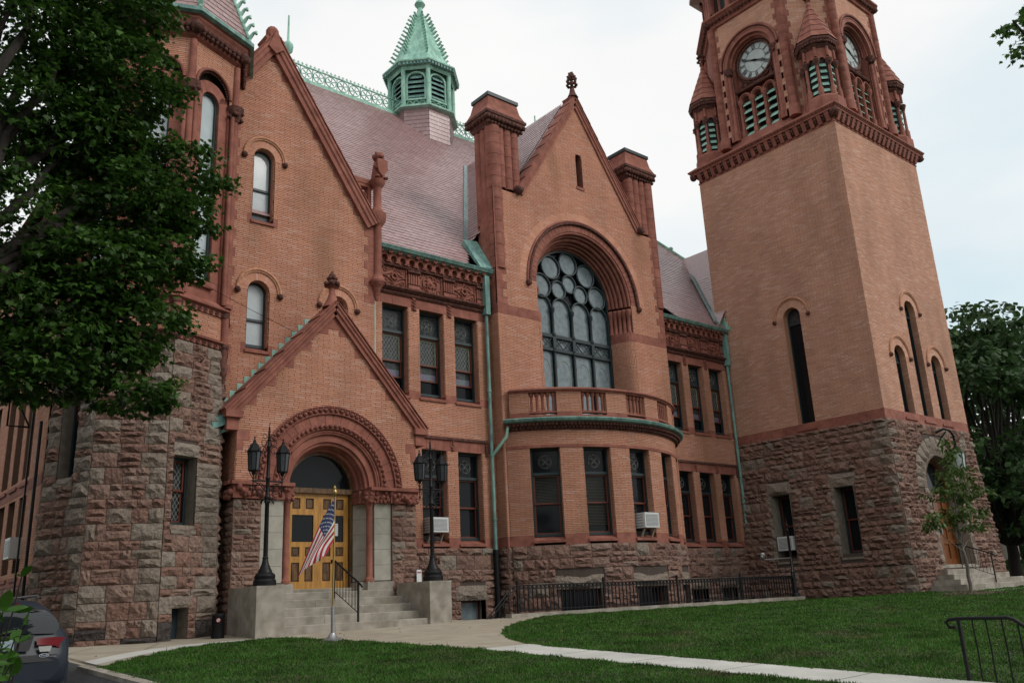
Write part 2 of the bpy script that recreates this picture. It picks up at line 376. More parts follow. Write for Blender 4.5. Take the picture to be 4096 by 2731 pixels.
# slates on a sloped plane: origin o, along e (unit), up-slope t (unit), normal n
class Slates:
    def __init__(s, parent, name='slate'): s.p = parent; s.L = []; s.name = name
    def fill(s, o, e, t, bounds, v0, v1, wd=.26, ex=.2, seed=0):
        R = random.Random(seed); o = Vector(o); e = Vector(e).normalized(); t = Vector(t).normalized(); n = e.cross(t)
        if n.z < 0: n = -n
        k = 0; v = v0
        while v < v1:
            b = bounds(v+ex/2)
            if b and b[1]-b[0] > .05:
                x = math.floor(b[0]/wd)*wd+(k % 2)*wd/2
                if x > b[0]: x -= wd
                while x < b[1]:
                    a, c = max(x,b[0]), min(x+wd,b[1])
                    if c-a > .03: s.L.append((o+e*(a+.004)+t*v, e, t, n, c-a-.008, ex*1.12, R.uniform(.014,.022)))
                    x += wd
            v += ex; k += 1
    def build(s, cap=290):
        camp = Vector((0,0,0)); V8 = lambda: None
        L_ = sorted(s.L, key=lambda q: q[0].length)
        me = bpy.data.meshes.new('slate')
        me.from_pydata([(0,0,1),(1,0,1),(1,1,.15),(0,1,.15),(0,0,0),(1,0,0)], [], [(0,1,2,3),(4,5,1,0),(0,3,4),(1,5,2)]); me.materials.append(MATS['slate_piece']); me.update()
        mb = MB()
        for i, (o,e,t,n,w_,h_,th) in enumerate(L_):
            if i < cap:
                M = Matrix(((e.x*w_,t.x*h_,n.x*th,o.x),(e.y*w_,t.y*h_,n.y*th,o.y),(e.z*w_,t.z*h_,n.z*th,o.z),(0,0,0,1)))
                link(s.name, me, s.p, mw=M)
            else:
                q = [o+n*th, o+e*w_+n*th, o+e*w_+t*h_+n*th*.15, o+t*h_+n*th*.15, o, o+e*w_]
                k = len(mb.v); mb.v += [tuple(x) for x in q]
                for f in ((0,1,2,3),(4,5,1,0)): mb.f.append(tuple(k+a for a in f)); mb.m.append(0); mb.sm.append(False)
        if mb.f: mb.build('slate_covering', 'slate', s.p, kind='stuff')
# ------------------------------------------------------------------ ground, paths, lawns
def sstep(a,b,x): t = max(0,min(1,(x-a)/(b-a))); return t*t*(3-2*t)
def gz(x,y):
    yy = min(y, 19.8); yy = max(yy, -6)
    z = -.46+.0137*(max(min(x,36),-8)-10)+.045*(yy-17.5)
    z += -.42*sstep(3.95,3.3,x)*sstep(17.2,15.6,y)
    z -= .0165*max(0,min(x,36)-13)*sstep(13.3,17.6,y)
    if x > 37: z = z+(-.85-z)*sstep(37,46,x)
    return z
AX0, AX1, AY0 = 13.2, 27.45, 17.78          # areaway in front of the bow
def gbase(x,y):
    if AX0 <= x <= AX1 and AY0 <= y <= 21:
        if x < 14.6: return -.5-.8*min(1,max(0,(14.6-x)/1.2)) if y < 18.6 else -1.3
        return -1.3
    return gz(x,y)
def lines(segs):
    o = []
    for a,b,n in segs: o += [a+(b-a)*i/n for i in range(n)]
    return o
xs = lines([(-400,-40,6),(-40,-2,8),(-2,3,10),(3,4.4,10),(4.4,13.19,12)])+[13.19,13.2,13.5,13.8,14.1,14.4,14.6,14.61]+lines([(14.7,27.44,14)])+[27.44,27.45]+lines([(27.5,37,10),(37,47,10),(47,120,6),(120,900,8)])+[900]
ys = lines([(-400,-20,6),(-20,3,8),(3,15.4,16),(15.4,17.4,8)])+[17.4,17.6,17.77,17.78,18.2,18.6,18.61,19.5,21,21.01,25,40,80,200,500,900]
mb = MB(); mb.grid([[(x,y,gbase(x,y)) for x in xs] for y in ys], 0, False)
mb.build('ground', 'soil', kind='structure')
def sheet(name, poly, dz, m, parent=None, kind='structure'):
    b = MB(); b.quad(*[(x,y,gz(x,y)+dz) for x,y in poly]); return b.build(name, m, parent, kind=kind)
LAWN_N = [(3.95,14.35),(4.4,15.0),(5.03,15.72),(5.8,16.45),(6.6,16.95),(7.4,17.12),(8.05,16.95),(8.4,16.4),(8.6,15.4),(8.8,13.6),(9.0,11.9),(9.0,2.2),(3.95,2.2)]
LAWN_R = [(9.95,2.2),(9.95,11.2),(10.15,12.0),(10.55,12.9),(11.2,13.85),(12.1,14.85),(13.1,15.7),(14.1,16.4),(14.9,17.0),(15.6,17.42),(27.4,17.45),(28.55,18.3),(28.55,14.05),(29.1,12.65),(36,12.6),(36,2.2)]
path = sheet('path', [(3.96,19.6),(3.96,14.7)]+[(x,y) for x,y in LAWN_N[1:11]]+[(9.0,11.6),(9.95,11.6)]+LAWN_R[2:10]+[(15.6,17.46),(14.45,17.6),(14.4,17.76),(13.19,17.77),(13.19,19.7),(7,19.7)], .004, 'walk_tan')
# pale strip beside the near lawn and the straight sidewalk, slab by slab
strip = [(3.35,16.4),(4.45,17.0),(5.5,17.55),(6.35,17.62),(6.9,17.5),(7.45,17.42)]
side = empty('sidewalk', (9.5,8,gz(9.5,8)), None, None); side['kind'] = 'structure'
prev = None
inner = [(4.12,15.05),(4.75,15.75),(5.5,16.4),(6.3,16.98),(6.95,17.2),(7.5,17.2)]
outer = [(4.12,15.75),(4.75,16.42),(5.45,16.98),(6.2,17.38),(6.9,17.46),(7.45,17.36)]
b = MB()
for i in range(5):
    b.quad(*[(x,y,gz(x,y)+.009) for x,y in (inner[i],inner[i+1],outer[i+1],outer[i])])
b.build('edging_strip', 'concrete', side)
y = 11.6; i = 0
while y > 2.2:
    b = MB(); y1 = y-1.5
    if i == 0:
        b.quad(*[(px,py,gz(px,py)+.009) for px,py in ((9.0,y1+.008),(9.95,y1+.008),(9.97,11.25),(10.12,11.75),(9.0,11.85))])
    else: b.quad(*[(px,py,gz(px,py)+.009) for px,py in ((9.0,y1+.008),(9.95,y1+.008),(9.95,y-.008),(9.0,y-.008))])
    b.build('slab', 'concrete', side); y = y1; i += 1
xs2 = lines([(-12,3.1,8),(3.1,4.15,9)])+[4.15]; ys2 = lines([(2,15.2,14),(15.2,19,9)])+[19]
b = MB(); b.grid([[(x,y,gz(x,y)+.004) for x in xs2] for y in ys2], 0, False); b.build('driveway', 'asphalt', kind='structure')
b = MB()
for i in range(12):
    y0 = 3+i*1.0; b.hexa([(3.83,y0,gz(3.9,y0)-.1),(3.97,y0,gz(3.97,y0)-.1),(3.97,y0+.99,gz(3.97,y0+1)-.1),(3.83,y0+.99,gz(3.9,y0+1)-.1),(3.83,y0,gz(3.97,y0)+.02),(3.97,y0,gz(3.97,y0)+.03),(3.97,y0+.99,gz(3.97,y0+1)+.03),(3.83,y0+.99,gz(3.97,y0+1)+.02)])
b.build('kerb', 'granite', kind='structure')
sheet('street', [(38,-40),(900,-40),(900,21),(46,21),(38,21)], .004, 'asphalt') if False else None
# street to the right of the tower
b = MB(); xr = lines([(47,60,3),(60,300,5)])+[300]; b.grid([[(x,y,gz(x,y)+.006) for x in xr] for y in (-60,0,12,24.5)], 0, False); b.build('road', 'asphalt', kind='structure')
# forecourt by the tower door
sheet('tower_walk', [(28.9,12.62),(36.9,12.62),(36.9,11.4),(28.2,12.3)], .005, 'concrete')
def inpoly(x,y,p):
    c = False; n = len(p); j = n-1
    for i in range(n):
        if (p[i][1] > y) != (p[j][1] > y) and x < (p[j][0]-p[i][0])*(y-p[i][1])/(p[j][1]-p[i][1])+p[i][0]: c = not c
        j = i
    return c
def grass(name, poly, n, x0,x1,y0,y1, seed, label):
    R = random.Random(seed); v = []; f = []; k = 0
    while k < n:
        x, y = R.uniform(x0,x1), R.uniform(y0,y1); d = sqrt(x*x+y*y)
        if R.random() > min(1,(9/d)**1.6) or not inpoly(x,y,poly): continue
        if sqrt((x-28.1)**2+(y-12.2)**2) < .75: k += 1; continue
        z = gz(x,y); h = R.uniform(.018,.042)*(1 if d < 14 else 1.2); w_ = .004+.0005*d; a = R.uniform(0,pi); l = R.uniform(0,.05); la = R.uniform(0,2*pi)
        tuft = sin(x*2.1+sin(y*1.7))*sin(y*2.6+x*.8); h *= 1+.3*tuft
        if R.random() < .004: h *= 2.2
        v += [(x-w_*cos(a),y-w_*sin(a),z-.005),(x+w_*cos(a),y+w_*sin(a),z-.005),(x+l*cos(la),y+l*sin(la),z+h)]; f.append((3*k,3*k+1,3*k+2)) if False else f.append((len(v)-3,len(v)-2,len(v)-1)); k += 1
    me = bpy.data.meshes.new(name); me.from_pydata(v, [], f); me.materials.append(MATS['grass']); me.update()
    link(name, me, kind='stuff', label=label, cat='grass')
grass('lawn_grass', LAWN_N, 120000, 3.95,9,2.2,17.2, 3, 'short mown grass in front of the entrance, left of the straight sidewalk')
grass('lawn_grass', LAWN_R, 190000, 9.95,36,2.2,18.3, 4, 'short mown grass sloping up to the clock tower and iron fence')
def edge_grass(pl, n, seed):
    R = random.Random(seed); v = []; f = []; k = 0; segs = [(pl[i],pl[(i+1) % len(pl)]) for i in range(len(pl))]; Ls = [sqrt((a[0]-b[0])**2+(a[1]-b[1])**2) for a,b in segs]
    while k < n:
        i = R.choices(range(len(segs)),Ls)[0]; a, b_ = segs[i]; t = R.random(); o = R.gauss(0,.022)
        dx, dy = (b_[0]-a[0])/Ls[i], (b_[1]-a[1])/Ls[i]; x, y = a[0]+(b_[0]-a[0])*t-dy*o, a[1]+(b_[1]-a[1])*t+dx*o; d = sqrt(x*x+y*y)
        z = gz(x,y); h = R.uniform(.012,.040)*(1+.6*sin(x*5+y*7)); w_ = .004+.0005*d; q = R.uniform(0,pi); la = R.uniform(0,2*pi); l = R.uniform(0,.06)
        v += [(x-w_*cos(q),y-w_*sin(q),z),(x+w_*cos(q),y+w_*sin(q),z),(x+l*cos(la),y+l*sin(la),z+h)]; f.append((len(v)-3,len(v)-2,len(v)-1)); k += 1
    me = bpy.data.meshes.new('lawn_edge'); me.from_pydata(v, [], f); me.materials.append(MATS['grass']); me.update()
    return link('lawn_edge', me, kind='stuff')
tag(edge_grass(LAWN_N,9000,8),'ragged grass fringe along the edge of the near lawn','grass'); tag(edge_grass(LAWN_R,14000,9),'ragged grass fringe along the edge of the sloping lawn','grass')
mat('litter', (.12,.06,.03), .9, .2, 5, rnd=[(.14,.07,.03),(.20,.13,.05),(.09,.04,.025),(.22,.17,.08)])
b = MB(); R = random.Random(77)
for k in range(150):
    x, y = R.uniform(4.2,14), R.uniform(4,17.3)
    if k % 3: x, y = R.uniform(10,28), R.uniform(5,17)
    z = gz(x,y)+.03; a = R.uniform(0,6.28); s_ = R.uniform(.015,.035); b.quad(*[(x+s_*cos(a+q)*(1 if q % 2 else .6),y+s_*sin(a+q)*(1 if q % 2 else .6),z+R.uniform(0,.02)) for q in (0,1,2,3,4,5)])
b.build('leaf_litter','litter',kind='stuff',label='scattered small dry leaves lying on lawn and path',cat='leaves')
b = MB()
for (xa,ya),(xb,yb) in (((3.98,17.0),(4.95,18.35)),((5.45,17.02),(6.1,18.2)),((9.0,11.9),(10.1,11.85)),((8.75,14.4),(11.5,14.3)),((8.62,16.1),(13.4,15.95))):
    n_ = Vector((-(yb-ya),xb-xa,0)).normalized()*.007; b.quad(*[(px,py,gz(px,py)+.011) for px,py in ((xa-n_.x,ya-n_.y),(xb-n_.x,yb-n_.y),(xb+n_.x,yb+n_.y),(xa+n_.x,ya+n_.y))])
b.build('path_joints','joint',path,kind='stuff')
b = MB(); pts = [(28.1+1.25*cos(a*pi/10)*(1+.12*sin(3*a)), 12.15+.85*sin(a*pi/10)*(1+.1*cos(2*a))) for a in range(20)]
b.quad(*[(x,y,gz(x,y)+.006) for x,y in pts])
for i in range(500):
    a = random.uniform(0,2*pi); q = sqrt(random.random()); x = 28.1+1.2*q*cos(a); y = 12.15+.8*q*sin(a); z = gz(x,y)+.01; t = random.uniform(0,pi)
    b.quad((x-.04*cos(t),y-.04*sin(t),z),(x+.04*cos(t),y+.04*sin(t),z+.03*random.random()),(x+.01*sin(t),y+.02,z+.045*random.random()))
b.build('mulch', 'mulch', kind='stuff', label='ring of brown bark mulch round the young tree', cat='mulch')
# ------------------------------------------------------------------ the hall
YW, YB = 20.62, 20.19
hall = empty('brick_hall', (18.5,21,-.45), 'long buff brick hall with slate roof, bow window and balcony between turret and clock tower', 'building')
HB, HM = MB(), MB()
def seg_piece(name, m, parent, fn):
    b = MB(); fn(b); return b.build(name, m, parent)
def curvep(pts):
    """frame along a polyline of (u,d) points inside another wall frame"""
    cum = [0]
    for i in range(1,len(pts)): cum.append(cum[-1]+sqrt((pts[i][0]-pts[i-1][0])**2+(pts[i][1]-pts[i-1][1])**2))
    def Q(P):
        def f(s,z,d=0):
            s = max(0,min(cum[-1],s)); i = 1
            while i < len(cum)-1 and cum[i] < s: i += 1
            t = (s-cum[i-1])/(cum[i]-cum[i-1]); a, b = pts[i-1], pts[i]; dx, dy = b[0]-a[0], b[1]-a[1]; l = sqrt(dx*dx+dy*dy)
            return P(a[0]+dx*t-dy/l*d*SGN, z, a[1]+dy*t+dx/l*d*SGN)
        SGN = 1 if pts[-1][0] > pts[0][0] else -1
        f.L = cum[-1]; return f
    return Q
def rough_block(parent, P, u0,u1,z0,z1, proud=.09, m='greystone', name='stone'):
    v = random.randrange(len(STV)); o = Vector(P(u0,z0,0)); U = Vector(P(u1,z0,0))-o; W = Vector(P(u0,z1,0))-o; D = Vector(P(u0,z0,proud))-o
    link(name, stone_data(v,m), parent, mw=Matrix(((U.x,D.x,W.x,o.x),(U.y,D.y,W.y,o.y),(U.z,D.z,W.z,o.z),(0,0,0,1))))
def sill(parent, P, u0,u1,z, rec, m='redstone', h=.2, over=.04, proud=.06):
    b = MB(); a, c = u0-over, u1+over
    b.hexa((P(u0,z-h,proud-.02),P(u1,z-h,proud-.02),P(u1,z-h,-rec),P(u0,z-h,-rec),P(u0,z-.13,proud-.02),P(u1,z-.13,proud-.02),P(u1,z,-rec),P(u0,z,-rec)))
    b.fbox(P, a,c, z-h+.005, z-.12, 0, proud)
    return b.build('sill', m, parent)
def pane(parent, P, u0,u1,z0,z1, d, m, name='pane'):
    b = MB(); b.fbox(P,u0,u1,z0,z1,d-.01,d, 0); return b.build(name, m, parent)
def sash(parent, P, u0,u1,z0,z1, d, t=.045, m='sash_red', name='sash'):
    b = MB()
    b.fbox(P,u0,u0+t,z0,z1,d,d+.04); b.fbox(P,u1-t,u1,z0,z1,d,d+.04); b.fbox(P,u0+t,u1-t,z0,z0+t,d,d+.04); b.fbox(P,u0+t,u1-t,z1-t,z1,d,d+.04)
    return b.build(name, m, parent)
def diamonds(parent, P, u0,u1,z0,z1, d, su=.11, sz=.17):
    b = MB(); k = sz/su
    def line(c, sgn):
        # z = z0 + sgn*k*(u-u0) + c, clipped
        pts = []
        for u in (u0,u1):
            z = z0+sgn*k*(u-u0)+c
            if z0 <= z <= z1: pts.append((u,z))
        for z in (z0,z1):
            u = u0+(z-z0-c)/(sgn*k)
            if u0 < u < u1: pts.append((u,z))
        if len(pts) >= 2:
            (a,e),(f,g) = pts[0],pts[1]; t = .006
            b.quad(P(a,e-t,d),P(f,g-t,d),P(f,g+t,d),P(a,e+t,d))
    n = int((z1-z0+k*(u1-u0))/sz)+2
    for i in range(-n,n): line(i*sz, 1); line(i*sz, -1)
    return b.build('leading', 'leadline', parent)
def rwin(parent, P, u0,u1,z0,z1, rec=.27, style='upper', reveal=True, n=1, seed=0, sillm='redstone', ac=False):
    """rectangular window in a wall frame"""
    f = MB(); t = .06; d = -rec
    f.fbox(P,u0,u0+t,z0,z1,d-.05,d+.05); f.fbox(P,u1-t,u1,z0,z1,d-.05,d+.05); f.fbox(P,u0+t,u1-t,z0,z0+.07,d-.05,d+.06); f.fbox(P,u0+t,u1-t,z1-t,z1,d-.05,d+.05)
    a, b_ = u0+t, u1-t; H = z1-z0; tr = None
    if style in ('upper','lower','bow'):
        tr = z0+H*.705; f.fbox(P,a,b_,tr-.035,tr+.045,d-.05,d+.07)
    o = f.build('window', 'frame_dark', parent)
    if tr:
        pane(o,P,a,b_,tr+.045,z1-t,d-.02,'glass_lead' if style == 'upper' else 'glass_dark')
        g = MB(); uc = (a+b_)/2; zc = (tr+z1)/2-.01
        for k in range(4): g.torus_arch(P,uc+.1*cos(k*pi/2),zc+.1*sin(k*pi/2),.085,d-.008,.005,0,360,12,0,3)
        g.torus_arch(P,uc,zc,.2,d-.008,.005,0,360,16,0,3); g.build('leading','leadline',o)
        if style == 'upper':
            s1, s2 = z0+H*.36, z0+H*.18
            sash(o,P,a,b_,s1,tr-.035,d-.03); pane(o,P,a+.045,b_-.045,s1+.045,tr-.08,d-.04,'glass_lead')
            e = MB()
            for q in ((a+.045,a+.085,s1+.045,tr-.08),(b_-.085,b_-.045,s1+.045,tr-.08),(a+.085,b_-.085,tr-.12,tr-.08)): e.fbox(P,*q,d-.04,d-.037)
            e.build('glass_border','glass_green',o)
            diamonds(o,P,a+.085,b_-.085,s1+.045,tr-.12,d-.034)
            sash(o,P,a,b_,s2,s1+.03,d-.07); pane(o,P,a+.045,b_-.045,s2+.045,s1,d-.08,'glass_lead')
            pane(o,P,a+.05,b_-.05,s2+.06,s2+.24,d-.074,'glass_stain')
            pane(o,P,a,b_,z0+.07,s2,d-.09,'glass_dark')
        else:
            mr = z0+H*.36
            sash(o,P,a,b_,mr,tr-.035,d-.03); pane(o,P,a+.045,b_-.045,mr+.045,tr-.08,d-.045,'glass_dark')
            sash(o,P,a,b_,z0+.07,mr+.03,d-.07); pane(o,P,a+.045,b_-.045,z0+.115,mr-.01,d-.085,'glass_dark')
            if style == 'bow' and seed != 2:
                g = MB(); zt = tr-.08; zb = mr+.05 if seed == 0 else z0+.3
                k = zt
                while k > zb: g.fbox(P,a+.05,b_-.05,k-.012,k,d-.044,d-.036); k -= .045
                g.build('blind','blind',o)
    else:
        mr = z0+H*.5
        sash(o,P,a,b_,mr,z1-t,d-.03); pane(o,P,a+.045,b_-.045,mr+.045,z1-t-.045,d-.045,'glass_lead' if style == 'turret' else 'glass_dark')
        sash(o,P,a,b_,z0+.07,mr+.03,d-.07); pane(o,P,a+.045,b_-.045,z0+.115,mr-.01,d-.085,'glass_lead' if style == 'turret' else 'glass_dark')
        if style == 'turret': diamonds(o,P,a+.045,b_-.045,z0+.115,z1-.1,d-.03,.1,.15)
    sill(o, P, u0,u1, z0, rec, sillm)
    if reveal:
        J = lambda s,z,dd=0: P(u1-dd,z,-s)
        bricks(HB,HM,J,(0,rec),z0,z1,seed=seed)
        HM.quad(P(u0,z0,0),P(u0,z0,-rec),P(u0,z1,-rec),P(u0,z1,0))
        HM.quad(P(u0,z1-.001,0),P(u1,z1-.001,0),P(u1,z1-.001,-rec),P(u0,z1-.001,-rec))
    return o
def hood(parent, P, uc, zs, R, m='brick_plain', stops=True):
    b = MB(); b.torus_arch(P,uc,zs,R,.03,.045,0,180,20,0,6); b.arch(P,uc,zs,R-.07,R-.015,0,.045,0,180,20)
    o = b.build('hood_mould', m, parent)
    if stops:
        s = MB()
        for q in (-1,1): c = P(uc+q*R,zs-.06,.05); s.ball(c,.085,0,7,5,jit=.18)
        s.build('label_stop','darkstone_carved',o)
    return o
def radial(mb, P, uc, zs, r0, r1, n, d=.012, a0=0, a1=180):
    """bricks standing round an arch"""
    for i in range(n):
        x, y = radians(a0+(a1-a0)*(i+.06)/n), radians(a0+(a1-a0)*(i+.94)/n); k = len(mb.v)
        for dd in (0,d):
            for r,a in ((r0,x),(r1,x),(r1,y),(r0,y)): mb.v.append(P(uc+r*cos(a),zs+r*sin(a),dd))
        for f in ((4,5,6,7),(0,1,5,4),(1,2,6,5),(2,3,7,6),(3,0,4,7)): mb.f.append(tuple(k+q for q in f)); mb.m.append(0); mb.sm.append(False)
def awin(parent, P, uc, w_, z0, zs, rec, panes, hoodR, BB=None, BM=None, sillm='redstone', mid=True, hs=True, bar=None):
    """narrow round-headed window with brick arch, hood and sill"""
    BB = BB or HB; BM = BM or HM
    f = MB(); d = -rec; t = .05
    f.fbox(P,uc-w_,uc-w_+t,z0,zs,d-.04,d+.04); f.fbox(P,uc+w_-t,uc+w_,z0,zs,d-.04,d+.04); f.fbox(P,uc-w_+t,uc+w_-t,z0,z0+.08,d-.04,d+.05)
    f.arch(P,uc,zs,w_-t,w_,d-.04,d+.04,0,180,18)
    zm = z0+(zs-z0)*.5 if bar is None else bar
    f.fbox(P,uc-w_+t,uc+w_-t,zm-.03,zm+.03,d-.03,d+.045)
    o = f.build('window','frame_dark',parent)
    iw = w_-t
    b = MB(); b.fbox(P,uc-iw,uc+iw,z0+.08,zm-.03,d-.02,d-.01); b.build('pane',panes[0],o)
    b = MB(); poly = [(uc-iw,zm+.03),(uc+iw,zm+.03)]+[(uc+iw*cos(pi*i/14),zs+iw*sin(pi*i/14)) for i in range(15)]; b.prism(P,poly,d-.02,d-.01); b.build('pane',panes[1],o)
    sill(o,P,uc-w_,uc+w_,z0,rec,sillm)
    # reveal
    n = 14; rows = [[P(uc+w_,z0,0),P(uc+w_,z0,-rec)]]+[[P(uc+w_*cos(pi*i/n),zs+w_*sin(pi*i/n),0),P(uc+w_*cos(pi*i/n),zs+w_*sin(pi*i/n),-rec)] for i in range(n+1)]+[[P(uc-w_,z0,0),P(uc-w_,z0,-rec)]]
    b = MB(); b.grid(rows,0,False); b.build('reveal','brick_plain',o)
    bricks(BB,BM,lambda s,z,dd=0: P(uc+w_-dd,z,-s),(0,rec),z0,zs,seed=3)
    radial(BB,P,uc,zs,w_+.005,hoodR-.07,int(hoodR*34))
    BM_ = MB(); BM_.arch(P,uc,zs,w_,hoodR,-.02,0,0,180,18); BM_.build('mortar_bed','mortar',o)
    if hs: hood(o,P,uc,zs,hoodR)
    return o
def blocks(mb, P, u0,u1,z0,z1,d0,d1, L=.7, m=0, n=1):
    k = max(1,round((u1-u0)/L)); s = (u1-u0)/k
    for i in range(k): mb.fbox(P,u0+i*s+.003,u0+(i+1)*s-.003,z0,z1,d0,d1,m,n)
def quoins(parent, P, ue, sgn, z0, z1, h=.26, wa=.42, wb=.25, d=.02, m='redstone'):
    z = z0; k = 0
    while z < z1-.1:
        ww = wa if k % 2 == 0 else wb; b = MB(); a, c = sorted((ue,ue+sgn*ww)); b.fbox(P,a,c,z+.003,min(z+h,z1)-.003,-.05,d); b.build('quoin',m,parent); z += h; k += 1

# ---- frieze between ledge and gutter
def frieze(x0, x1, wins):
    P = FAC(YW); top = wins
    b = MB(); b.fbox(P,x0,x1,9.05,10.05,-.1,.0); b.build('frieze_back','redstone',hall)
    b = MB(); prof = [(-.05,8.79),(.06,8.79),(.10,8.84),(.07,8.88),(.14,8.92),(.20,8.97),(.20,9.0),(.10,9.05),(-.05,9.10)]
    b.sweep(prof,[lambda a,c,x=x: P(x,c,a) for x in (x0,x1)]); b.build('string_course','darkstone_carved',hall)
    b = MB(); blocks(b,P,x0,x1,8.49,8.79,-.05,.016,.42); b.build('lintel','redstone',hall)
    for i in range(len(wins)-1):
        uc = (wins[i][1]+wins[i+1][0])/2; b = MB()
        for z in (8.45,8.55,8.65,8.74): b.ball(P(uc,z,.035),.05,0,6,4,jit=.3); b.ball(P(uc-.05,z+.03,.03),.035,0,5,4,jit=.3); b.ball(P(uc+.05,z-.02,.03),.035,0,5,4,jit=.3)
        b.fbox(P,uc-.09,uc+.09,8.40,8.79,0,.025); b.build('carved_boss','redstone_carved',hall)
    for i, (a,c) in enumerate(wins):
        c2 = c-.08; b = MB(); uc, zc = (a+c2)/2, 9.36; R = (c2-a)/2; t = .018
        b.fbox(P,a-.03,a,9.08,9.66,0,.05); b.fbox(P,c2,c2+.03,9.08,9.66,0,.05)
        if i % 2 == 0:
            for sx in (-1,1):
                for sz in (-1,1):
                    b.tube([P(uc+sx*R*(1-q)**1.6,zc+sz*.29*q**1.6,.03) for q in [k/8 for k in range(9)]],t,5)
                    b.tube([P(uc+sx*R*q,zc+sz*(.29-.10*sin(pi*q)),.025) for q in [k/6 for k in range(7)]],t*.8,4)
                    b.torus_arch(P,uc+sx*R*.72,zc+sz*.2,.075,.02,.014,0,360,10,0,4)
            for k in range(8): b.ball(P(uc+.09*cos(k*pi/4),zc+.09*sin(k*pi/4),.04),.045,0,5,4,jit=.3)
        else:
            b.torus_arch(P,uc,zc,.27,.03,t,0,360,24,0,5)
            for k in range(4): b.torus_arch(P,uc+.15*cos(k*pi/2),zc+.15*sin(k*pi/2),.11,.03,t*.9,0,360,14,0,5)
            for sx in (-1,1):
                for sz in (-1,1): b.torus_arch(P,uc+sx*R*.8,zc+sz*.22,.07,.02,.014,0,360,10,0,4)
            b.prism(P,[(uc-.15,zc),(uc,zc-.15),(uc+.15,zc),(uc,zc+.15)],0,.045); b.prism(P,[(uc-.1,zc),(uc,zc-.1),(uc+.1,zc),(uc,zc+.1)],.045,.06); b.ball(P(uc,zc,.06),.05,0,6,4,jit=.3)
        b.build('tracery_panel','redstone',hall)
    edges = [(wins[i][1]-.02,wins[i+1][0]-.01) for i in range(len(wins)-1)]+[(wins[-1][1]-.02,x1-.28),(x0+.02,wins[0][0]-.03)]
    for a,c in edges:
        if c-a < .12: c = a+.12
        b = MB(); n = max(2,round((c-a)/.085)); s = (c-a)/n
        for k in range(n): p = P(a+s*(k+.5),0,.05); b.cyl(p,s*.42,9.22,9.55,8)
        b.fbox(P,a,c,9.06,9.17,0,.1); o = b.build('pilaster','redstone',hall)
        b = MB(); b.fbox(P,a-.015,c+.015,9.55,9.64,0,.12); 
        for k in range(n*2): b.ball(P(a+(c-a)*(k+.5)/(n*2),9.58,.12),.035,0,5,4,jit=.3)
        for k in range(n+1): b.ball(P(a+(c-a)*k/n,9.2,.09),.03,0,5,3)
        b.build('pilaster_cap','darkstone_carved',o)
    b = MB(); b.sweep([(0,9.66),(.10,9.66),(.12,9.70),(.06,9.74),(0,9.74)],[lambda a,c,x=x: P(x,c,a) for x in (x0,x1)]); b.build('string_course','darkstone_carved',hall)
    n = round((x1-x0)/.318); s = (x1-x0)/n
    for k in range(n):
        u = x0+s*(k+.5); r = s*.32; b = MB()
        poly = [(u-s/2,9.79),(u-r,9.79)]+[(u-r*cos(pi*i/8),9.86+r*sin(pi*i/8)) for i in range(9)]+[(u+r,9.79),(u+s/2,9.79),(u+s/2,10.05),(u-s/2,10.05)]
        # spandrel in two halves so the polygons stay simple
        b.prism(P,[(u-s/2+.001,9.79),(u-r,9.79)]+[(u-r*cos(pi*i/8),9.86+r*sin(pi*i/8)) for i in range(5)]+[(u,10.05),(u-s/2+.001,10.05)],0,.14)
        b.prism(P,[(u+s/2-.001,9.79),(u+s/2-.001,10.05),(u,10.05)]+[(u-r*cos(pi*i/8),9.86+r*sin(pi*i/8)) for i in range(4,9)]+[(u+r,9.79)],0,.14)
        for q in (-1,1): b.fbox(P,u+q*(s/2-.045)-.04,u+q*(s/2-.045)+.04,9.75,9.80,0,.13)
        b.build('corbel_arch','redstone',hall)
    b = MB()
    for k in range(n+1):
        u = x0+s*k
        for q in range(5): b.ball(P(u+.05*cos(q*1.26),10.04+.035*sin(q*1.26),.22),.04,0,5,4,jit=.2)
    b.fbox(P,x0,x1,10.0,10.06,0,.16); b.build('bosses','redstone_carved',hall,kind='stuff')
    b = MB(); b.sweep([(0,10.05),(.20,10.05),(.24,10.08),(.30,10.10),(.33,10.15),(.36,10.19),(.34,10.21),(.30,10.16),(.05,10.16),(0,10.22)],[lambda a,c,x=x: P(x,c,a) for x in (x0,x1)]); b.build('gutter','copper_dark',hall)
LW = [(12.66,13.55),(13.95,14.84),(15.24,16.13)]; RW = [(25.19,26.07),(26.46,27.34),(27.73,28.61)]
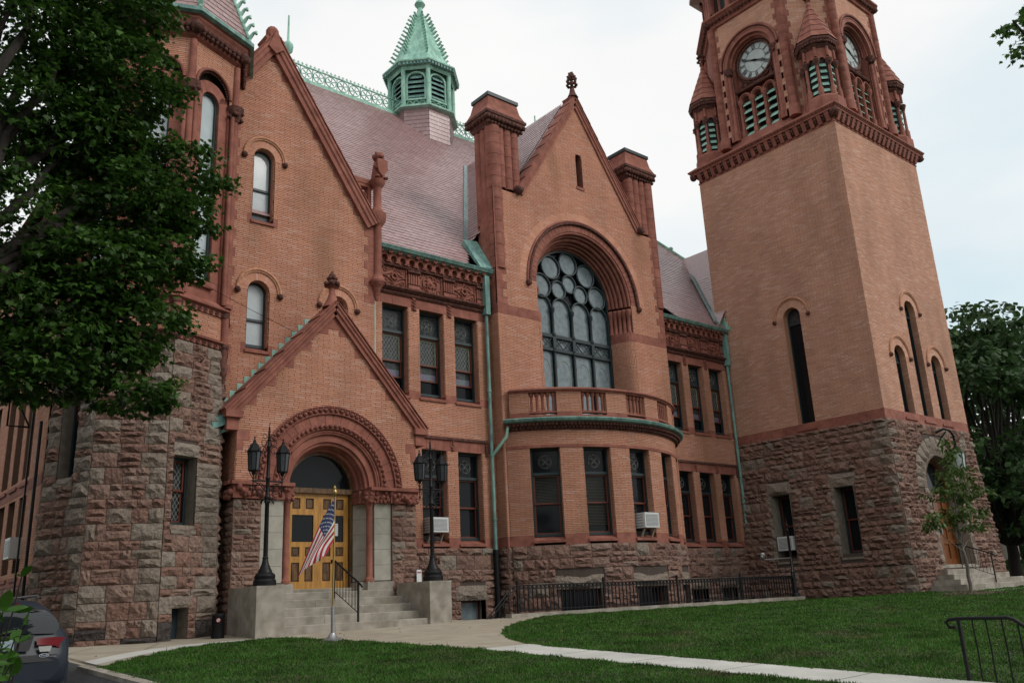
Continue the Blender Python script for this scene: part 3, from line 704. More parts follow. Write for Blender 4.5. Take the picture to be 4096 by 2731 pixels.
def section(x0,x1,wins,base_wins,lower):
    P = FAC(YW); holes = [rect_hole(a,b,5.7,8.49) for a,b in wins]+[rect_hole(a,b,1.5,4.28) for a,b in lower]
    bricks(HB,HM,P,(x0,x1),1.78,4.28,holes,seed=1); bricks(HB,HM,P,(x0,x1),4.62,5.71,holes,seed=2); bricks(HB,HM,P,(x0,x1),5.96,8.49,holes,seed=3)
    b = MB(); b.fbox(P,x0,x1,4.28,4.62,-.05,0)
    for z0,z1,ws in ((1.5,1.78,lower),(5.71,5.96,wins)):
        iv = [(x0,x1)]
        for q in ws: iv = sub(iv,*q)
        for a,c in iv: blocks(b,P,a,c,z0,z1,-.25,.012,.5)
    b.build('band_course','redstone',hall)
    b = MB(); blocks(b,P,lower[0][0]-.1,lower[-1][1]+.14,4.28,4.60,0,.016,.3); b.build('lintel','redstone',hall)
    b = MB(); b.fbox(P,lower[0][0]-.12,lower[-1][1]+.2,4.60,4.68,0,.07); b.fbox(P,lower[-1][1]+.12,lower[-1][1]+.2,4.2,4.60,0,.06); b.build('hood_mould','darkstone_carved',hall)
    for i in range(len(lower)-1):
        uc = (lower[i][1]+lower[i+1][0])/2; b = MB(); b.fbox(P,uc-.07,uc+.07,4.28,4.58,0,.03)
        for z in (4.32,4.4,4.48,4.55): b.ball(P(uc+random.uniform(-.03,.03),z,.03),.045,0,6,4,jit=.3)
        b.build('carved_boss','redstone_carved',hall)
    for i,(a,c) in enumerate(wins): rwin(hall,P,a,c,5.9,8.49,style='upper',seed=i)
    for i,(a,c) in enumerate(lower): rwin(hall,P,a,c,1.74,4.28,style='lower',seed=i)
    frieze(x0,x1,wins)
HS = Stones(hall, 5)
section(12.2,16.65,LW,[],LW)
section(24.75,29.0,RW,[],RW)
PBASE = FAC(YW-.02)
bw = (15.17,16.05)
HS.fill(PBASE,(12.4,16.6),-1.3,1.5,[rect_hole(bw[0],bw[1],-1.3,.47)]); rough_block(hall,PBASE,14.98,16.12,.05,.47,.16)
HS.fill(PBASE,(24.6,29.0),-1.3,1.5,[rect_hole(25.15,26.35,.07,.47),rect_hole(26.9,28.1,.07,.47),rect_hole(25.3,26.2,-1.3,.1),rect_hole(27.05,27.95,-1.3,.1)]); rough_block(hall,PBASE,25.15,26.35,.07,.47,.14); rough_block(hall,PBASE,26.9,28.1,.07,.47,.14)
jb = MB()
for a,c in ((12.2,15.17),(16.05,16.7),(24.4,25.3),(26.2,27.05),(27.95,29.0)): jb.fbox(PBASE,a,c,-1.4,1.5,-.2,0)
jb.fbox(PBASE,15.17,16.05,.05,1.5,-.2,0); jb.fbox(PBASE,25.3,26.2,.07,1.5,-.2,0); jb.fbox(PBASE,27.05,27.95,.07,1.5,-.2,0)
def bwin(P,u0,u1,z0,z1,rec=.3,m='glass_lead'):
    b = MB(); d = -rec; b.fbox(P,u0,u0+.05,z0,z1,d-.04,d+.03); b.fbox(P,u1-.05,u1,z0,z1,d-.04,d+.03); b.fbox(P,u0+.05,u1-.05,z1-.05,z1,d-.04,d+.03); b.fbox(P,u0+.05,u1-.05,z0,z0+.05,d-.04,d+.03)
    o = b.build('window','sash_red',hall); pane(o,P,u0+.05,u1-.05,z0+.05,z1-.05,d-.01,m)
    b = MB(); b.quad(P(u1,z0,0),P(u1,z0,-rec),P(u1,z1,-rec),P(u1,z1,0)); b.quad(P(u0,z0,0),P(u0,z0,-rec),P(u0,z1,-rec),P(u0,z1,0)); b.quad(P(u0,z1,0),P(u1,z1,0),P(u1,z1,-rec),P(u0,z1,-rec)); b.build('reveal','smoothstone',o)
bwin(PBASE,15.17,16.05,-1.0,.05,m='glass_grey'); bwin(PBASE,25.3,26.2,-1.0,.07,m='glass_dark'); bwin(PBASE,27.05,27.95,-1.0,.07)

# ---- bow
BCX, BCY, BR = 20.6, 23.19, 4.9
PB = ARC(BCX,BCY,BR); A = lambda deg: radians(deg)*BR
TH = [-38.4,-19.2,0,19.2,38.4]; HWD = 5.3; SE = A(52)
bh = [rect_hole(A(t-HWD),A(t+HWD),1.5,4.37) for t in TH]
bricks(HB,HM,PB,(-SE,SE),1.8,4.37,bh,curved=.15,seed=7); bricks(HB,HM,PB,(-SE,SE),4.45,4.92,(),curved=.15,seed=8)
b = MB(); iv = [(-SE,SE)]
for t in TH: iv = sub(iv,A(t-HWD),A(t+HWD))
for a,c in iv: blocks(b,PB,a,c,1.5,1.8,-.25,.012,.5,0,3)
b.build('band_course','redstone',hall)
b = MB(); b.fbox(PB,-SE,SE,4.37,4.46,-.3,.03,0,48); b.build('string_course','redstone',hall)
for i,t in enumerate(TH):
    a, c = A(t-HWD), A(t+HWD); p0, p1 = PB(a,0,0), PB(c,0,0)
    # flat window frame on the chord
    ch = SEG(p0[0],p0[1],p1[0],p1[1]); rwin(hall,ch,0.005,ch.L-.005,1.76,4.37,rec=.26,style='bow',seed=i)
b = MB(); prof = [(-.1,4.90),(.03,4.90),(.05,4.95),(.10,5.0),(.17,5.08),(.20,5.12),(-.1,5.12)]
path = lambda n: [ (lambda a,c,u=-SE+2*SE*i/n: PB(u,c,a)) for i in range(n+1)]
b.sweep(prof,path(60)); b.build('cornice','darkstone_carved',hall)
b = MB(); n = 78
for k in range(n):
    u = -SE+2*SE*(k+.5)/n
    b.ball(PB(u,5.06,.16),.055,0,6,4,jit=.25); b.ball(PB(u+.06,4.97,.09),.045,0,5,4,jit=.3)
b.build('cornice_carving','darkstone_carved',hall,kind='stuff')
b = MB(); b.sweep([(-.1,5.12),(.22,5.12),(.30,5.15),(.34,5.22),(.30,5.25),(.24,5.20),(-.1,5.26)],path(60)); b.build('gutter','copper_dark',hall)
# balcony parapet
PP = ARC(BCX,BCY,BR+.02); S2 = A(50.5)
op = [(A(t-5),A(t+5)) for t in TH]
b = MB(); b.fbox(PP,-S2,S2,5.24,5.36,-.25,.03,0,40); iv = [(-S2,S2)]
for q in op: iv = sub(iv,*q)
for a,c in iv: b.fbox(PP,a,c,5.36,5.46,-.24,.016,0,4)
for a,c in op: b.fbox(PP,a,c,5.43,5.49,-.2,.0,0,4)
b.build('parapet_base','redstone',hall)
b = MB()
for a,c in iv: b.fbox(PP,a,c,5.46,6.08,-.24,-.002,0,4)
b.build('parapet_core','brick_plain',hall)
for a,c in iv: bricks(HB,HM,PP,(a,c),5.46,6.08,(),curved=.15,seed=int(a*10))
b = MB(); b.sweep([(-.3,6.08),(.03,6.08),(.05,6.12),(.10,6.14),(.10,6.18),(.0,6.23),(-.3,6.23)],[(lambda a,c,u=-S2+2*S2*i/48: PP(u,c,a)) for i in range(49)]); b.build('parapet_cap','redstone',hall)
for a,c in op:
    for k in range(5):
        u = a+(c-a)*(k+.5)/5; p = PP(u,0,-.1); b = MB()
        b.lathe([(.05,5.49),(.05,5.53),(.035,5.55),(.042,5.6),(.036,5.85),(.045,5.88),(.04,5.93),(.065,5.97),(.075,6.02),(.075,6.08)],(p[0],p[1],0),8); b.build('baluster','redstone',hall)
b = MB(); b.fbox(PB,-SE,SE,5.0,5.2,-3.2,-.2,0,30); b.build('balcony_floor','lead',hall)
# bow base of rock-faced stone
PS = ARC(BCX,BCY,BR+.02); S3 = A(51.5)
bwb = [(A(-36),A(-21.5)),(A(-7),A(9)),(A(23.5),A(36))]
HS.fill(PS,(-S3,S3),-1.3,1.5,[rect_hole(a-.12,c+.12,.22,.64) for a,c in bwb]+[rect_hole(a,c,-1.3,.22) for a,c in bwb])
for a,c in bwb:
    rough_block(hall,SEG(*PS(a-.2,0)[:2],*PS(c+.2,0)[:2]),0.05,c-a+.3,.23,.63,.15); p0,p1 = PS(a,0,0),PS(c,0,0); bwin(SEG(p0[0],p0[1],p1[0],p1[1]),0,sqrt((p1[0]-p0[0])**2+(p1[1]-p0[1])**2)-.001,-1.1,.22,m='glass_dark')
iv = [(-S3,S3)]
for q in bwb: iv = sub(iv,*q)
for a,c in iv: jb.fbox(PS,a,c,-1.4,1.5,-.25,-.01,0,6)
for a,c in bwb: jb.fbox(PS,a,c,.22,1.5,-.25,-.01,0,3)
jb.build('base_core','joint',hall)

# ---- bay block with the gable
XL, XR, XC, ZA, SLP = 16.65, 24.75, 20.75, 17.95, 1.517
PF = FAC(YB)
def bay_bounds(z):
    if z < 13.15: return (XL,XR)
    h = (ZA-z)/SLP; return (max(17.5,XC-h),min(24.0,XC+h)) if h > 0 else None
AC, AZ = 20.68, 10.1
def arch_open(z):
    if z < AZ: return (AC-2.3,AC+2.3)
    h2 = 2.72**2-(z-AZ)**2
    return (AC-sqrt(h2),AC+sqrt(h2)) if h2 > 0 else None
slit = rect_hole(20.65,20.96,14.25,15.6)
bricks(HB,HM,PF,bay_bounds,5.2,8.75,[arch_open],seed=11)
bricks(HB,HM,PF,lambda z:(XL+.25,XR-.25),9.08,13.15,[arch_open],seed=12)
bricks(HB,HM,PF,bay_bounds,13.15,ZA-.1,[slit],seed=13)
radial(HB,PF,AC,AZ,2.76,3.02,112)
b = MB(); b.quad(PF(20.65,14.25,-.3),PF(20.96,14.25,-.3),PF(20.96,15.6,-.3),PF(20.65,15.6,-.3)); o = b.build('window','glass_dark',hall)
b = MB(); b.fbox(PF,20.6,21.0,14.17,14.27,-.3,.04); b.fbox(PF,20.96,20.98,14.25,15.55,-.3,.0); b.arch(PF,20.805,15.45,.155,.3,-.3,.006,0,180,12); b.build('sill','redstone',o)
for a,c in ((XL,AC-2.3),(AC+2.3,XR)):
    b = MB(); blocks(b,PF,a,c,8.75,9.08,-.1,.014,.45); b.build('band_course','redstone',hall)
quoins(hall,PF,XL,1,9.08,13.2); quoins(hall,PF,XR,-1,9.08,13.2)
for a,c in ((XL,16.84),(24.36,XR)): bricks(HB,HM,PF,(a,c),1.8,5.2,seed=15); b = MB(); b.fbox(PF,a,c,1.5,1.8,-.1,.012); b.build('band_course','redstone',hall); HS.fill(PF,(a,c+.02),-1.3,1.5)
# left return of the bay block
PLb = LFT(XL); bricks(HB,HM,PLb,(-YW,-YB),1.8,8.75,seed=14)
b = MB(); b.fbox(PLb,-YW-.3,-YB,8.75,13.2,-.05,.0); b.build('return_wall','redstone',hall); b = MB(); b.fbox(PLb,-YW,-YB,1.5,1.8,-.05,.012); b.build('band_course','redstone',hall)
HS.fill(LFT(XL),(-YW,-YB-.0),-1.3,1.5)
# arch orders
b = MB()
for i in range(40):
    a0, a1 = 180*i/40+.15, 180*(i+1)/40-.15
    b.arch(PF,AC,AZ,2.34,2.58,-.1,.0,a0,a1,1) if i % 2 == 0 else b.arch(PF,AC,AZ,2.34,2.58,-.1,-.002,a0,a1,1)
archo = b.build('arch','redstone',hall)
for R,d,r in ((2.62,.05,.05),(2.70,.03,.045)): 
    b = MB(); b.torus_arch(PF,AC,AZ,R,d,r,0,180,40); b.build('arch_moulding','darkstone_carved' if R < 2.65 else 'redstone',archo)
b = MB()
for i in range(90): a = pi*(i+.5)/90; b.ball(PF(AC+2.66*cos(a),AZ+2.66*sin(a),.075),.028,0,5,3)
b.build('bead_row','darkstone_carved',archo,kind='stuff')
for R,d,r in ((2.30,-.08,.06),(2.24,-.20,.07),(2.15,-.34,.08),(2.07,-.48,.07),(2.0,-.61,.07),(1.94,-.73,.06)):
    b = MB(); b.torus_arch(PF,AC,AZ,R,d,r,0,180,40); b.build('arch_moulding','redstone',archo)
    b = MB(); b.arch(PF,AC,AZ,R+.01,R+.09,d-.16,d-.02,0,180,40); b.build('arch_step','redstone',archo)
b = MB()
for q in (-1,1): b.ball(PF(AC+q*2.68,AZ-.08,.06),.11,0,7,5,jit=.2)
b.build('label_stop','darkstone_carved',archo)
# jambs: colonnettes above the band, rounded brick below
for q in (-1,1):
    pts = [(AC+q*(2.3-.4*sin(t*pi/20)),-.82+.82*cos(t*pi/20)) for t in range(11)]
    if q > 0: pts = pts[::-1]
    Q = curvep(pts)(PF)
    bricks(HB,HM,Q,(0,Q.L),5.2,8.75,curved=.1,seed=20,L=.10)
    b = MB(); b.fbox(Q,0,Q.L,8.75,9.08,-.1,.012,0,10); b.build('band_course','redstone',hall)
    for k in range(5):
        t = (k+.5)/5; u = AC+q*(2.30-.40*t); d = -.06-.72*t
        p = PF(u,0,d); b = MB(); b.lathe([(.10,9.08),(.10,9.14),(.075,9.18),(.07,9.7),(.09,9.74),(.12,9.86),(.13,9.95),(.10,10.0)],(p[0],p[1],0),9); b.build('colonnette','redstone',archo)
    b = MB()
    for k in range(14): t = (k+.5)/14; b.ball(PF(AC+q*(2.30-.40*t)-q*.03,9.86,-.06-.72*t),.07,0,5,4,jit=.3)
    b.build('capital','darkstone_carved',archo)
    b = MB(); b.fbox(PF,*sorted((AC+q*2.34,AC+q*2.75)),9.08,10.1,-.9,-.012); b.build('jamb_core','redstone',archo)
# big window
PWn = FAC(YB+.82); bwd = MB(); WR = 1.9
bwd.arch(PWn,AC,AZ,WR-.08,WR,-.08,.06,0,180,40); bwd.fbox(PWn,AC-WR,AC-WR+.08,5.2,AZ,-.08,.06); bwd.fbox(PWn,AC+WR-.08,AC+WR,5.2,AZ,-.08,.06)
for k in (-1,0,1):
    p = PWn(AC+k*.93,0,.03); bwd.lathe([(.07,5.2),(.055,5.25),(.05,8.05),(.085,8.1),(.085,8.18)],(p[0],p[1],0),8); bwd.lathe([(.08,8.68),(.085,8.75),(.05,8.8),(.05,9.5),(.085,9.56),(.10,9.68),(.07,9.72)],(p[0],p[1],0),8)
bwd.fbox(PWn,AC-WR+.08,AC+WR-.08,8.12,8.22,-.05,.05); bwd.fbox(PWn,AC-WR+.08,AC+WR-.08,8.6,8.72,-.05,.05)
for k in range(4):
    u0 = AC-1.86+k*.93; 
    for j in range(2): 
        a, c = u0+.07+j*.4, u0+.07+(j+1)*.4
        bwd.tube([PWn(a,8.22,0),PWn(c,8.6,0)],.022,4); bwd.tube([PWn(c,8.22,0),PWn(a,8.6,0)],.022,4)
    bwd.fbox(PWn,u0+.86,u0+1.0,8.22,8.6,-.03,.08)
    bwd.torus_arch(PWn,u0+.465,9.68,.43,0,.04,0,180,14)
def circ(r,a,R): bwd.torus_arch(PWn,AC+R*cos(radians(a)),AZ+.02+R*sin(radians(a)),r,.0,.042,0,360,20)
for a in (14,52,90,128,166): circ(.43,a,1.40)
for a in (30,90,150): circ(.33,a,.62)
bigw = bwd.build('window','frame_dark',hall)
for k in range(4):
    u0 = AC-1.86+k*.93; pane(bigw,PWn,u0+.03,u0+.9,5.2,8.15,-.06,'glass_grey')
    b = MB(); b.prism(PWn,[(u0+.03,8.2),(u0+.9,8.2)]+[(u0+.465+.435*cos(pi*i/8),9.66+.435*sin(pi*i/8)) for i in range(9)],-.07,-.06); b.build('pane','glass_grey',bigw)
    b = MB(); b.prism(PWn,[(u0+.465+.17*cos(pi*i/8),5.95+.2*sin(pi*i/8)) for i in range(16)],-.059,-.055); b.build('pane','glass_pale',bigw)
    b = MB(); b.torus_arch(PWn,u0+.465,7.55,.3,-.055,.012,0,180,12,0,4); b.fbox(PWn,u0+.15,u0+.17,5.2,7.55,-.06,-.05); b.fbox(PWn,u0+.76,u0+.78,5.2,7.55,-.06,-.05); b.build('leading','leadline',bigw)
for a in (14,52,90,128,166):
    b = MB(); cxx, czz = AC+1.4*cos(radians(a)), AZ+.02+1.4*sin(radians(a)); b.prism(PWn,[(cxx+.4*cos(pi*i/10),czz+.4*sin(pi*i/10)) for i in range(20)],-.04,-.03); b.build('pane','glass_grey',bigw)
for a in (30,90,150):
    b = MB(); cxx, czz = AC+.62*cos(radians(a)), AZ+.02+.62*sin(radians(a)); b.prism(PWn,[(cxx+.3*cos(pi*i/10),czz+.3*sin(pi*i/10)) for i in range(20)],-.04,-.03); b.build('pane','glass_grey',bigw)
b = MB(); b.prism(PWn,[(AC-WR+.05,9.6),(AC+WR-.05,9.6)]+[(AC+(WR-.05)*cos(pi*i/20),AZ+(WR-.05)*sin(pi*i/20)) for i in range(21)],-.13,-.12); b.build('pane','glass_dark',bigw)
# gable coping with lapped tiles, kneelers, finial
def coping(parent, P, ua,za,ub,zb, w_=.26, d0=-.35, d1=.14, tiles=9, m='redstone', over=.10):
    """moulded coping from foot a to apex b"""
    L_ = sqrt((ub-ua)**2+(zb-za)**2); ux, uz = (ub-ua)/L_, (zb-za)/L_; nx, nz = -uz, ux
    if nz < 0: nx, nz = -nx, -nz
    q = lambda s,h,d: P(ua+ux*s+nx*h, za+uz*s+nz*h, d)
    prof = [(d0,-w_),(d1-.07,-w_),(d1-.07,-w_*.66),(d1-.03,-w_*.55),(d1-.03,-w_*.3),(d1,-w_*.2),(d1,-.02),(d1-.04,.03),(d0,.03)]
    b = MB(); b.sweep(prof,[lambda a,c,s=s: q(s,c,a) for s in (0,L_)]); o = b.build('coping',m,parent)
    for k in range(tiles):
        b = MB(); s0, s1 = L_*k/tiles, L_*(k+1)/tiles
        b.hexa((q(s0,.03,d1+.01),q(s0,.03,d0-.02),q(s1,.03,d0-.02),q(s1,.03,d1+.01),q(s0,.065,d1+.01),q(s0,.065,d0-.02),q(s1,.04,d0-.02),q(s1,.04,d1+.01))); b.build('coping_tile',m,o)
    return o
coping(hall,PF,17.72,13.30,XC+.05,ZA+.12); coping(hall,PF,23.84,13.30,XC-.0,ZA+.12)
for u in (17.74,23.8): b = MB(); b.ball(PF(u,13.3,.08),.17,0,8,6,jit=.2); b.build('kneeler','darkstone_carved',hall)
def finial(parent, c, z0, z1, m='darkstone_carved', s=1.):
    H = z1-z0; b = MB(); b.lathe([(.22*s,z0),(.12*s,z0+H*.18),(.075*s,z0+H*.38),(.12*s,z0+H*.41),(.06*s,z0+H*.45),(.05*s,z1-.02)],(c[0],c[1],0),8)
    for lv,(f,r) in enumerate(((.50,.17),(.66,.15),(.80,.11),(.91,.06))):
        for k in range(8): a = k*pi/4+lv*.4; b.ball((c[0]+r*s*cos(a),c[1]+r*s*sin(a),z0+H*f),.062*s,0,6,4,jit=.3)
        for k in range(4): a = k*pi/2+lv*.4; b.ball((c[0]+r*s*1.25*cos(a),c[1]+r*s*1.25*sin(a),z0+H*(f+.05)),.045*s,0,5,4,jit=.3)
    b.ball((c[0],c[1],z1-.04),.07*s,0,6,5); return b.build('finial',m,parent)
finial(hall,(XC,YB-.02),ZA+.02,19.05)
# chimneys: clustered shafts, carved eaves, flared hood
def chimney(x0,x1,front_low):
    y0, y1 = YB+.02, YB+.62; b = MB(); b.box(x0+.1,x1-.1,y0+.12,y1+.3,10.2,15.65); o = b.build('chimney','redstone',hall)
    n = 4; r = .19
    for k in range(n):
        x = x0+.2+(x1-x0-.4)*k/(n-1); s = MB(); zb = 10.3 if (front_low is not None and k == front_low) else 13.25
        rr = .26 if zb < 11 else r; z = zb; prof = []
        while z < 15.5: prof += [(rr,z),(rr,min(z+.40,15.5)-.012),(rr-.012,min(z+.40,15.5)-.006)]; z += .41
        s.lathe(prof,(x+(.05 if rr > .2 else 0),y0+.14,0),12); s.build('shaft','redstone',o)
    for yy in (y0+.45,y1+.15):
        s = MB(); s.lathe([(r,12.0),(r,15.5)],(x0+.2,yy,0),12); s.build('shaft','redstone',o)
    c = MB(); c.hexa([(x0-.0,y0-.0,15.45),(x1+.0,y0-.0,15.45),(x1,y1+.3,15.45),(x0,y1+.3,15.45),(x0-.17,y0-.18,15.85),(x1+.17,y0-.18,15.85),(x1+.17,y1+.45,15.85),(x0-.17,y1+.45,15.85)])
    c.box(x0-.2,x1+.2,y0-.2,y1+.47,15.85,15.95)
    for k in range(11): c.ball((x0-.1+(x1-x0+.2)*k/10,y0-.12,15.72),.10,0,6,4,jit=.3); c.ball((x0-.05+(x1-x0+.1)*k/10,y0-.06,15.56),.07,0,5,4,jit=.3)
    for k in range(7): c.ball((x0-.12,y0-.1+(y1-y0+.5)*k/6,15.72),.10,0,6,4,jit=.3)
    c.build('chimney_cornice','darkstone_carved',o)
    h = MB(); h.hexa([(x0-.17,y0-.17,15.95),(x1+.17,y0-.17,15.95),(x1+.17,y1+.44,15.95),(x0-.17,y1+.44,15.95),(x0-.03,y0-.05,16.25),(x1+.03,y0-.05,16.25),(x1+.03,y1+.32,16.25),(x0-.03,y1+.32,16.25)])
    h.hexa([(x0-.03,y0-.05,16.25),(x1+.03,y0-.05,16.25),(x1+.03,y1+.32,16.25),(x0-.03,y1+.32,16.25),(x0+.05,y0+.0,16.62),(x1-.05,y0+.0,16.62),(x1-.05,y1+.25,16.62),(x0+.05,y1+.25,16.62)]); h.build('chimney_hood','redstone',o)
    t = MB(); t.box(x0+.0,x1+.0,y0-.05,y1+.3,16.62,16.75); t.build('chimney_lid','frame_dark',o)
chimney(16.62,17.98,0); chimney(23.42,24.78,3)

# ---- pavilion gable on the left
PXL, PXR, PXC, PZA = 5.4, 12.15, 8.87, 15.45
def pav_bounds(z):
    if z < 10.7: return (7.6,PXR)
    h = (PZA-z)/SLP; return (max(7.6,PXC-h),min(PXR,PXC+h)) if h > 0 else None
ph = [arch_hole(8.74,.30,9.85,11.73),arch_hole(8.71,.30,6.35,7.92),arch_hole(11.0,.30,6.35,7.92)]
bricks(HB,HM,PF,pav_bounds,2.8,PZA,ph,seed=31)
for uc,z0,zs in ((8.74,9.98,11.73),(8.71,6.45,7.92),(11.0,6.45,7.92)):
    awin(hall,PF,uc,.29,z0,zs,.24,('glass_pale','glass_pale'),.58)
    b = MB(); b.fbox(PF,uc-.42,uc-.31,z0-.22,z0+.06,-.1,.016); b.fbox(PF,uc+.31,uc+.42,z0-.22,z0+.06,-.1,.016); b.build('sill_block','redstone',hall)
coping(hall,PF,12.15,10.62,PXC-.02,PZA+.2,.34,-.4,.2,11,over=.1); coping(hall,PF,5.59,10.62,PXC+.02,PZA+.2,.34,-.4,.2,11)
b = MB(); b.lathe([(.2,15.4),(.19,15.78),(.13,15.9),(.05,15.92)],(PXC-.02,YB+.05,0),8,0,False); b.prism(PF,[(PXC-.22,PZA-.32),(PXC,PZA-.5),(PXC+.22,PZA-.32),(PXC,PZA+.28)],0,.225); b.build('apex_stone','redstone',hall)
k = 0
while k < 9:   # toothed quoins under the coping
    z = 10.9+k*.5; h = (PZA-z)/SLP
    b = MB(); b.fbox(PF,PXC+h-.42,PXC+h-.15,z-.12,z+.14,-.05,.016); b.build('quoin','redstone',hall); k += 1
quoins(hall,PF,PXR,-1,8.2,10.7,.25,.34,.2); 
quoins(hall,PF,7.62,1,5.6,13.0,.26,.42,.26)
# corner colonnette with shield-bearing beast
col = MB(); col.lathe([(.03,8.3),(.09,8.45),(.12,8.62),(.17,8.72),(.24,8.8),(.25,8.84)],(12.2,YB-.02,0),10); col.build('corbel','redstone_carved',hall)
col = MB(); col.lathe([(.25,8.84),(.25,8.9),(.19,8.96),(.17,9.02),(.13,9.08),(.12,9.12),(.12,10.55),(.16,10.62),(.24,10.75),(.26,10.9),(.26,11.0),(.17,11.05),(.16,11.12),(.12,11.2),(.12,11.8),(.15,11.85),(.22,11.95),(.24,12.05),(.15,12.1)],(12.24,YB-.02,0),12); col.build('colonnette','redstone',hall)
b = MB(); b.box(11.35,12.2,YB+.1,YB+.4,11.95,12.1); b.box(11.55,12.2,YB+.12,YB+.35,11.85,11.95); b.box(12.02,12.12,YB+.12,YB+.35,10.9,11.85); b.box(11.62,11.7,YB+.12,YB+.35,11.35,11.85)
b.torus_arch(FAC(YB+.2),11.86,11.55,.15,0,.04,0,180,10); b.build('pierced_screen','redstone',hall)
li = MB(); cx_, cy_ = 12.3, YB-.02
li.lathe([(.19,12.08),(.21,12.2),(.18,12.4),(.15,12.6),(.12,12.72)],(cx_,cy_+.05,0),10)
li.ball((cx_-.02,cy_-.05,12.84),.15,0,9,7,(1,.95,1.05),jit=.1); li.ball((cx_-.03,cy_-.19,12.80),.07,0,7,5,(1,1,.8))
for q in (-1,1): li.ball((cx_+q*.11,cy_-.02,12.97),.045,0,6,4); li.ball((cx_+q*.15,cy_-.15,12.14),.07,0,6,4,(1,1.4,.7)); li.tube([(cx_+q*.15,cy_-.02,12.6),(cx_+q*.19,cy_-.12,12.45),(cx_+q*.12,cy_-.17,12.4)],.05,6)
for k in range(12): li.ball((cx_+.14*cos(k),cy_+.03+.1*sin(k),12.78+.012*k),.06,0,5,4,jit=.3)
lion = li.build('stone_beast','redstone_carved',hall)
PL2 = FAC(cy_-.2); b = MB(); b.prism(PL2,[(cx_-.17,12.68),(cx_-.17,12.45),(cx_-.12,12.28),(cx_,12.14),(cx_+.12,12.28),(cx_+.17,12.45),(cx_+.17,12.68),(cx_,12.72)],-.05,.02); b.build('shield','redstone',lion)

# ---- roofs
SLM = 1.2; ca, sa = 1/sqrt(1+SLM*SLM), SLM/sqrt(1+SLM*SLM); YR, ZR = 29.7, 21.38
ridge_v = (YR-20.3)/ca
deck = MB()
zv = 20.3+(ZA-10.13)/SLM; deck.quad((3.9,20.3,10.13),(XC-(ZA-10.13)/SLP,20.3,10.13),(XC,zv,ZA),(XC,YR,ZR),(13.7,YR,ZR)); deck.quad((XC+(ZA-10.13)/SLP,20.3,10.13),(37,20.3,10.13),(27.6,YR,ZR),(XC,YR,ZR),(XC,zv,ZA)); deck.quad((37,20.3,10.13),(37,39.1,10.13),(27.6,YR,ZR)); deck.quad((37,39.1,10.13),(3.9,39.1,10.13),(13.7,YR,ZR),(27.6,YR,ZR)); deck.quad((3.9,39.1,10.13),(3.9,20.3,10.13),(13.7,YR,ZR))
zb = lambda z: (ZA-z)/SLP
deck.quad((XC-4.2,YB+.95,ZA-4.2*SLP),(XC,YB+.1,ZA),(XC,zv+.1,ZA),(XC-4.2,21.7,ZA-4.2*SLP)); deck.quad((XC+4.2,YB+.1,ZA-4.2*SLP),(XC,YB+.1,ZA),(XC,zv+.1,ZA),(XC+4.2,21.7,ZA-4.2*SLP))
deck.quad((PXC+3.3,YB+.2,PZA-3.3*SLP),(PXC,YB+.2,PZA),(PXC,25,PZA),(PXC+3.3,20.9,PZA-3.3*SLP)); deck.quad((PXC-3.3,YB+.2,PZA-3.3*SLP),(PXC,YB+.2,PZA),(PXC,25,PZA),(PXC-3.3,20.9,PZA-3.3*SLP))
deck.quad((28.4,20.35,10.3),(32.25,20.35,10.3+1.36*3.85),(32.25,25,10.3+1.36*3.85),(28.4,20.6,10.3))
deck.build('roof','slate',hall)
SL = Slates(hall)
def mbL(v):
    z = 10.15+v*sa; a = 11.2 if z < 12 else 11.2+max(0,(z-12))*.2
    return (max(11.0,13.7-(YR-20.3-v*ca)) if z > 18 else max(12.2,11), XC-zb(z) if z < ZA else 37-v*ca)
def mbL1(v):
    z = 10.15+v*sa; return (max(11.5,3.9+v*ca), XC-zb(z)) if z < ZA else (3.9+v*ca, 37-v*ca)
def mbR(v):
    z = 10.15+v*sa; return (XC+zb(z), 37-v*ca) if z < ZA else None
SL.fill((0,20.3,10.15),(1,0,0),(0,ca,sa),mbL1,0,ridge_v,.27,.205,1); SL.fill((0,20.3,10.15),(1,0,0),(0,ca,sa),mbR,0,ridge_v,.27,.205,2)
cb, sb = 1/sqrt(1+SLP*SLP), SLP/sqrt(1+SLP*SLP)
vl = lambda v: 20.35+((ZA-4.1*SLP+v*sb)-10.15)/SLM
SL.fill((XC-4.1,0,ZA-4.1*SLP+.02),(0,1,0),(cb,0,sb),lambda v:(YB+.6,vl(v)+.1),0,4.1/cb,.27,.205,3)
c3, s3 = 1/sqrt(1+1.36**2), 1.36/sqrt(1+1.36**2)
SL.fill((28.45,0,10.35),(0,1,0),(c3,0,s3),lambda v:(20.35,20.55+v*s3/SLM),0,4.0,.27,.205,4)
SL.build()
def flash(p,q,w_=.16,n=(0,0,1)):
    b = MB()
    p, q = Vector(p), Vector(q); t = (q-p).normalized(); s = t.cross(Vector((.1,-1,.6)).normalized()).normalized()*w_; up = Vector((0,-.06,.06))
    b.hexa([tuple(x) for x in (p-s,p+s,q+s,q-s,p-s+up,p+s+up,q+s+up,q-s+up)]); b.build('valley_flashing','lead',hall)
flash((XC-zb(11.6),20.35+(11.6-10.15)/SLM,11.6),(XC,20.35+(ZA-10.15)/SLM,ZA)); flash((28.45,20.45,10.4),(31.0,20.45+3.47/SLM,13.9))
b = MB(); b.hexa([(16.18,20.42,10.2),(16.64,20.36,10.2),(16.64,21.2,11.3),(16.08,21.2,11.3),(16.18,20.38,10.27),(16.64,20.3,10.27),(16.64,21.1,11.5),(16.08,21.12,11.45)])
b.box(15.95,16.7,20.55,21.5,11.4,11.6) if False else None
b.build('cricket','copper_dark',hall)
b = MB()
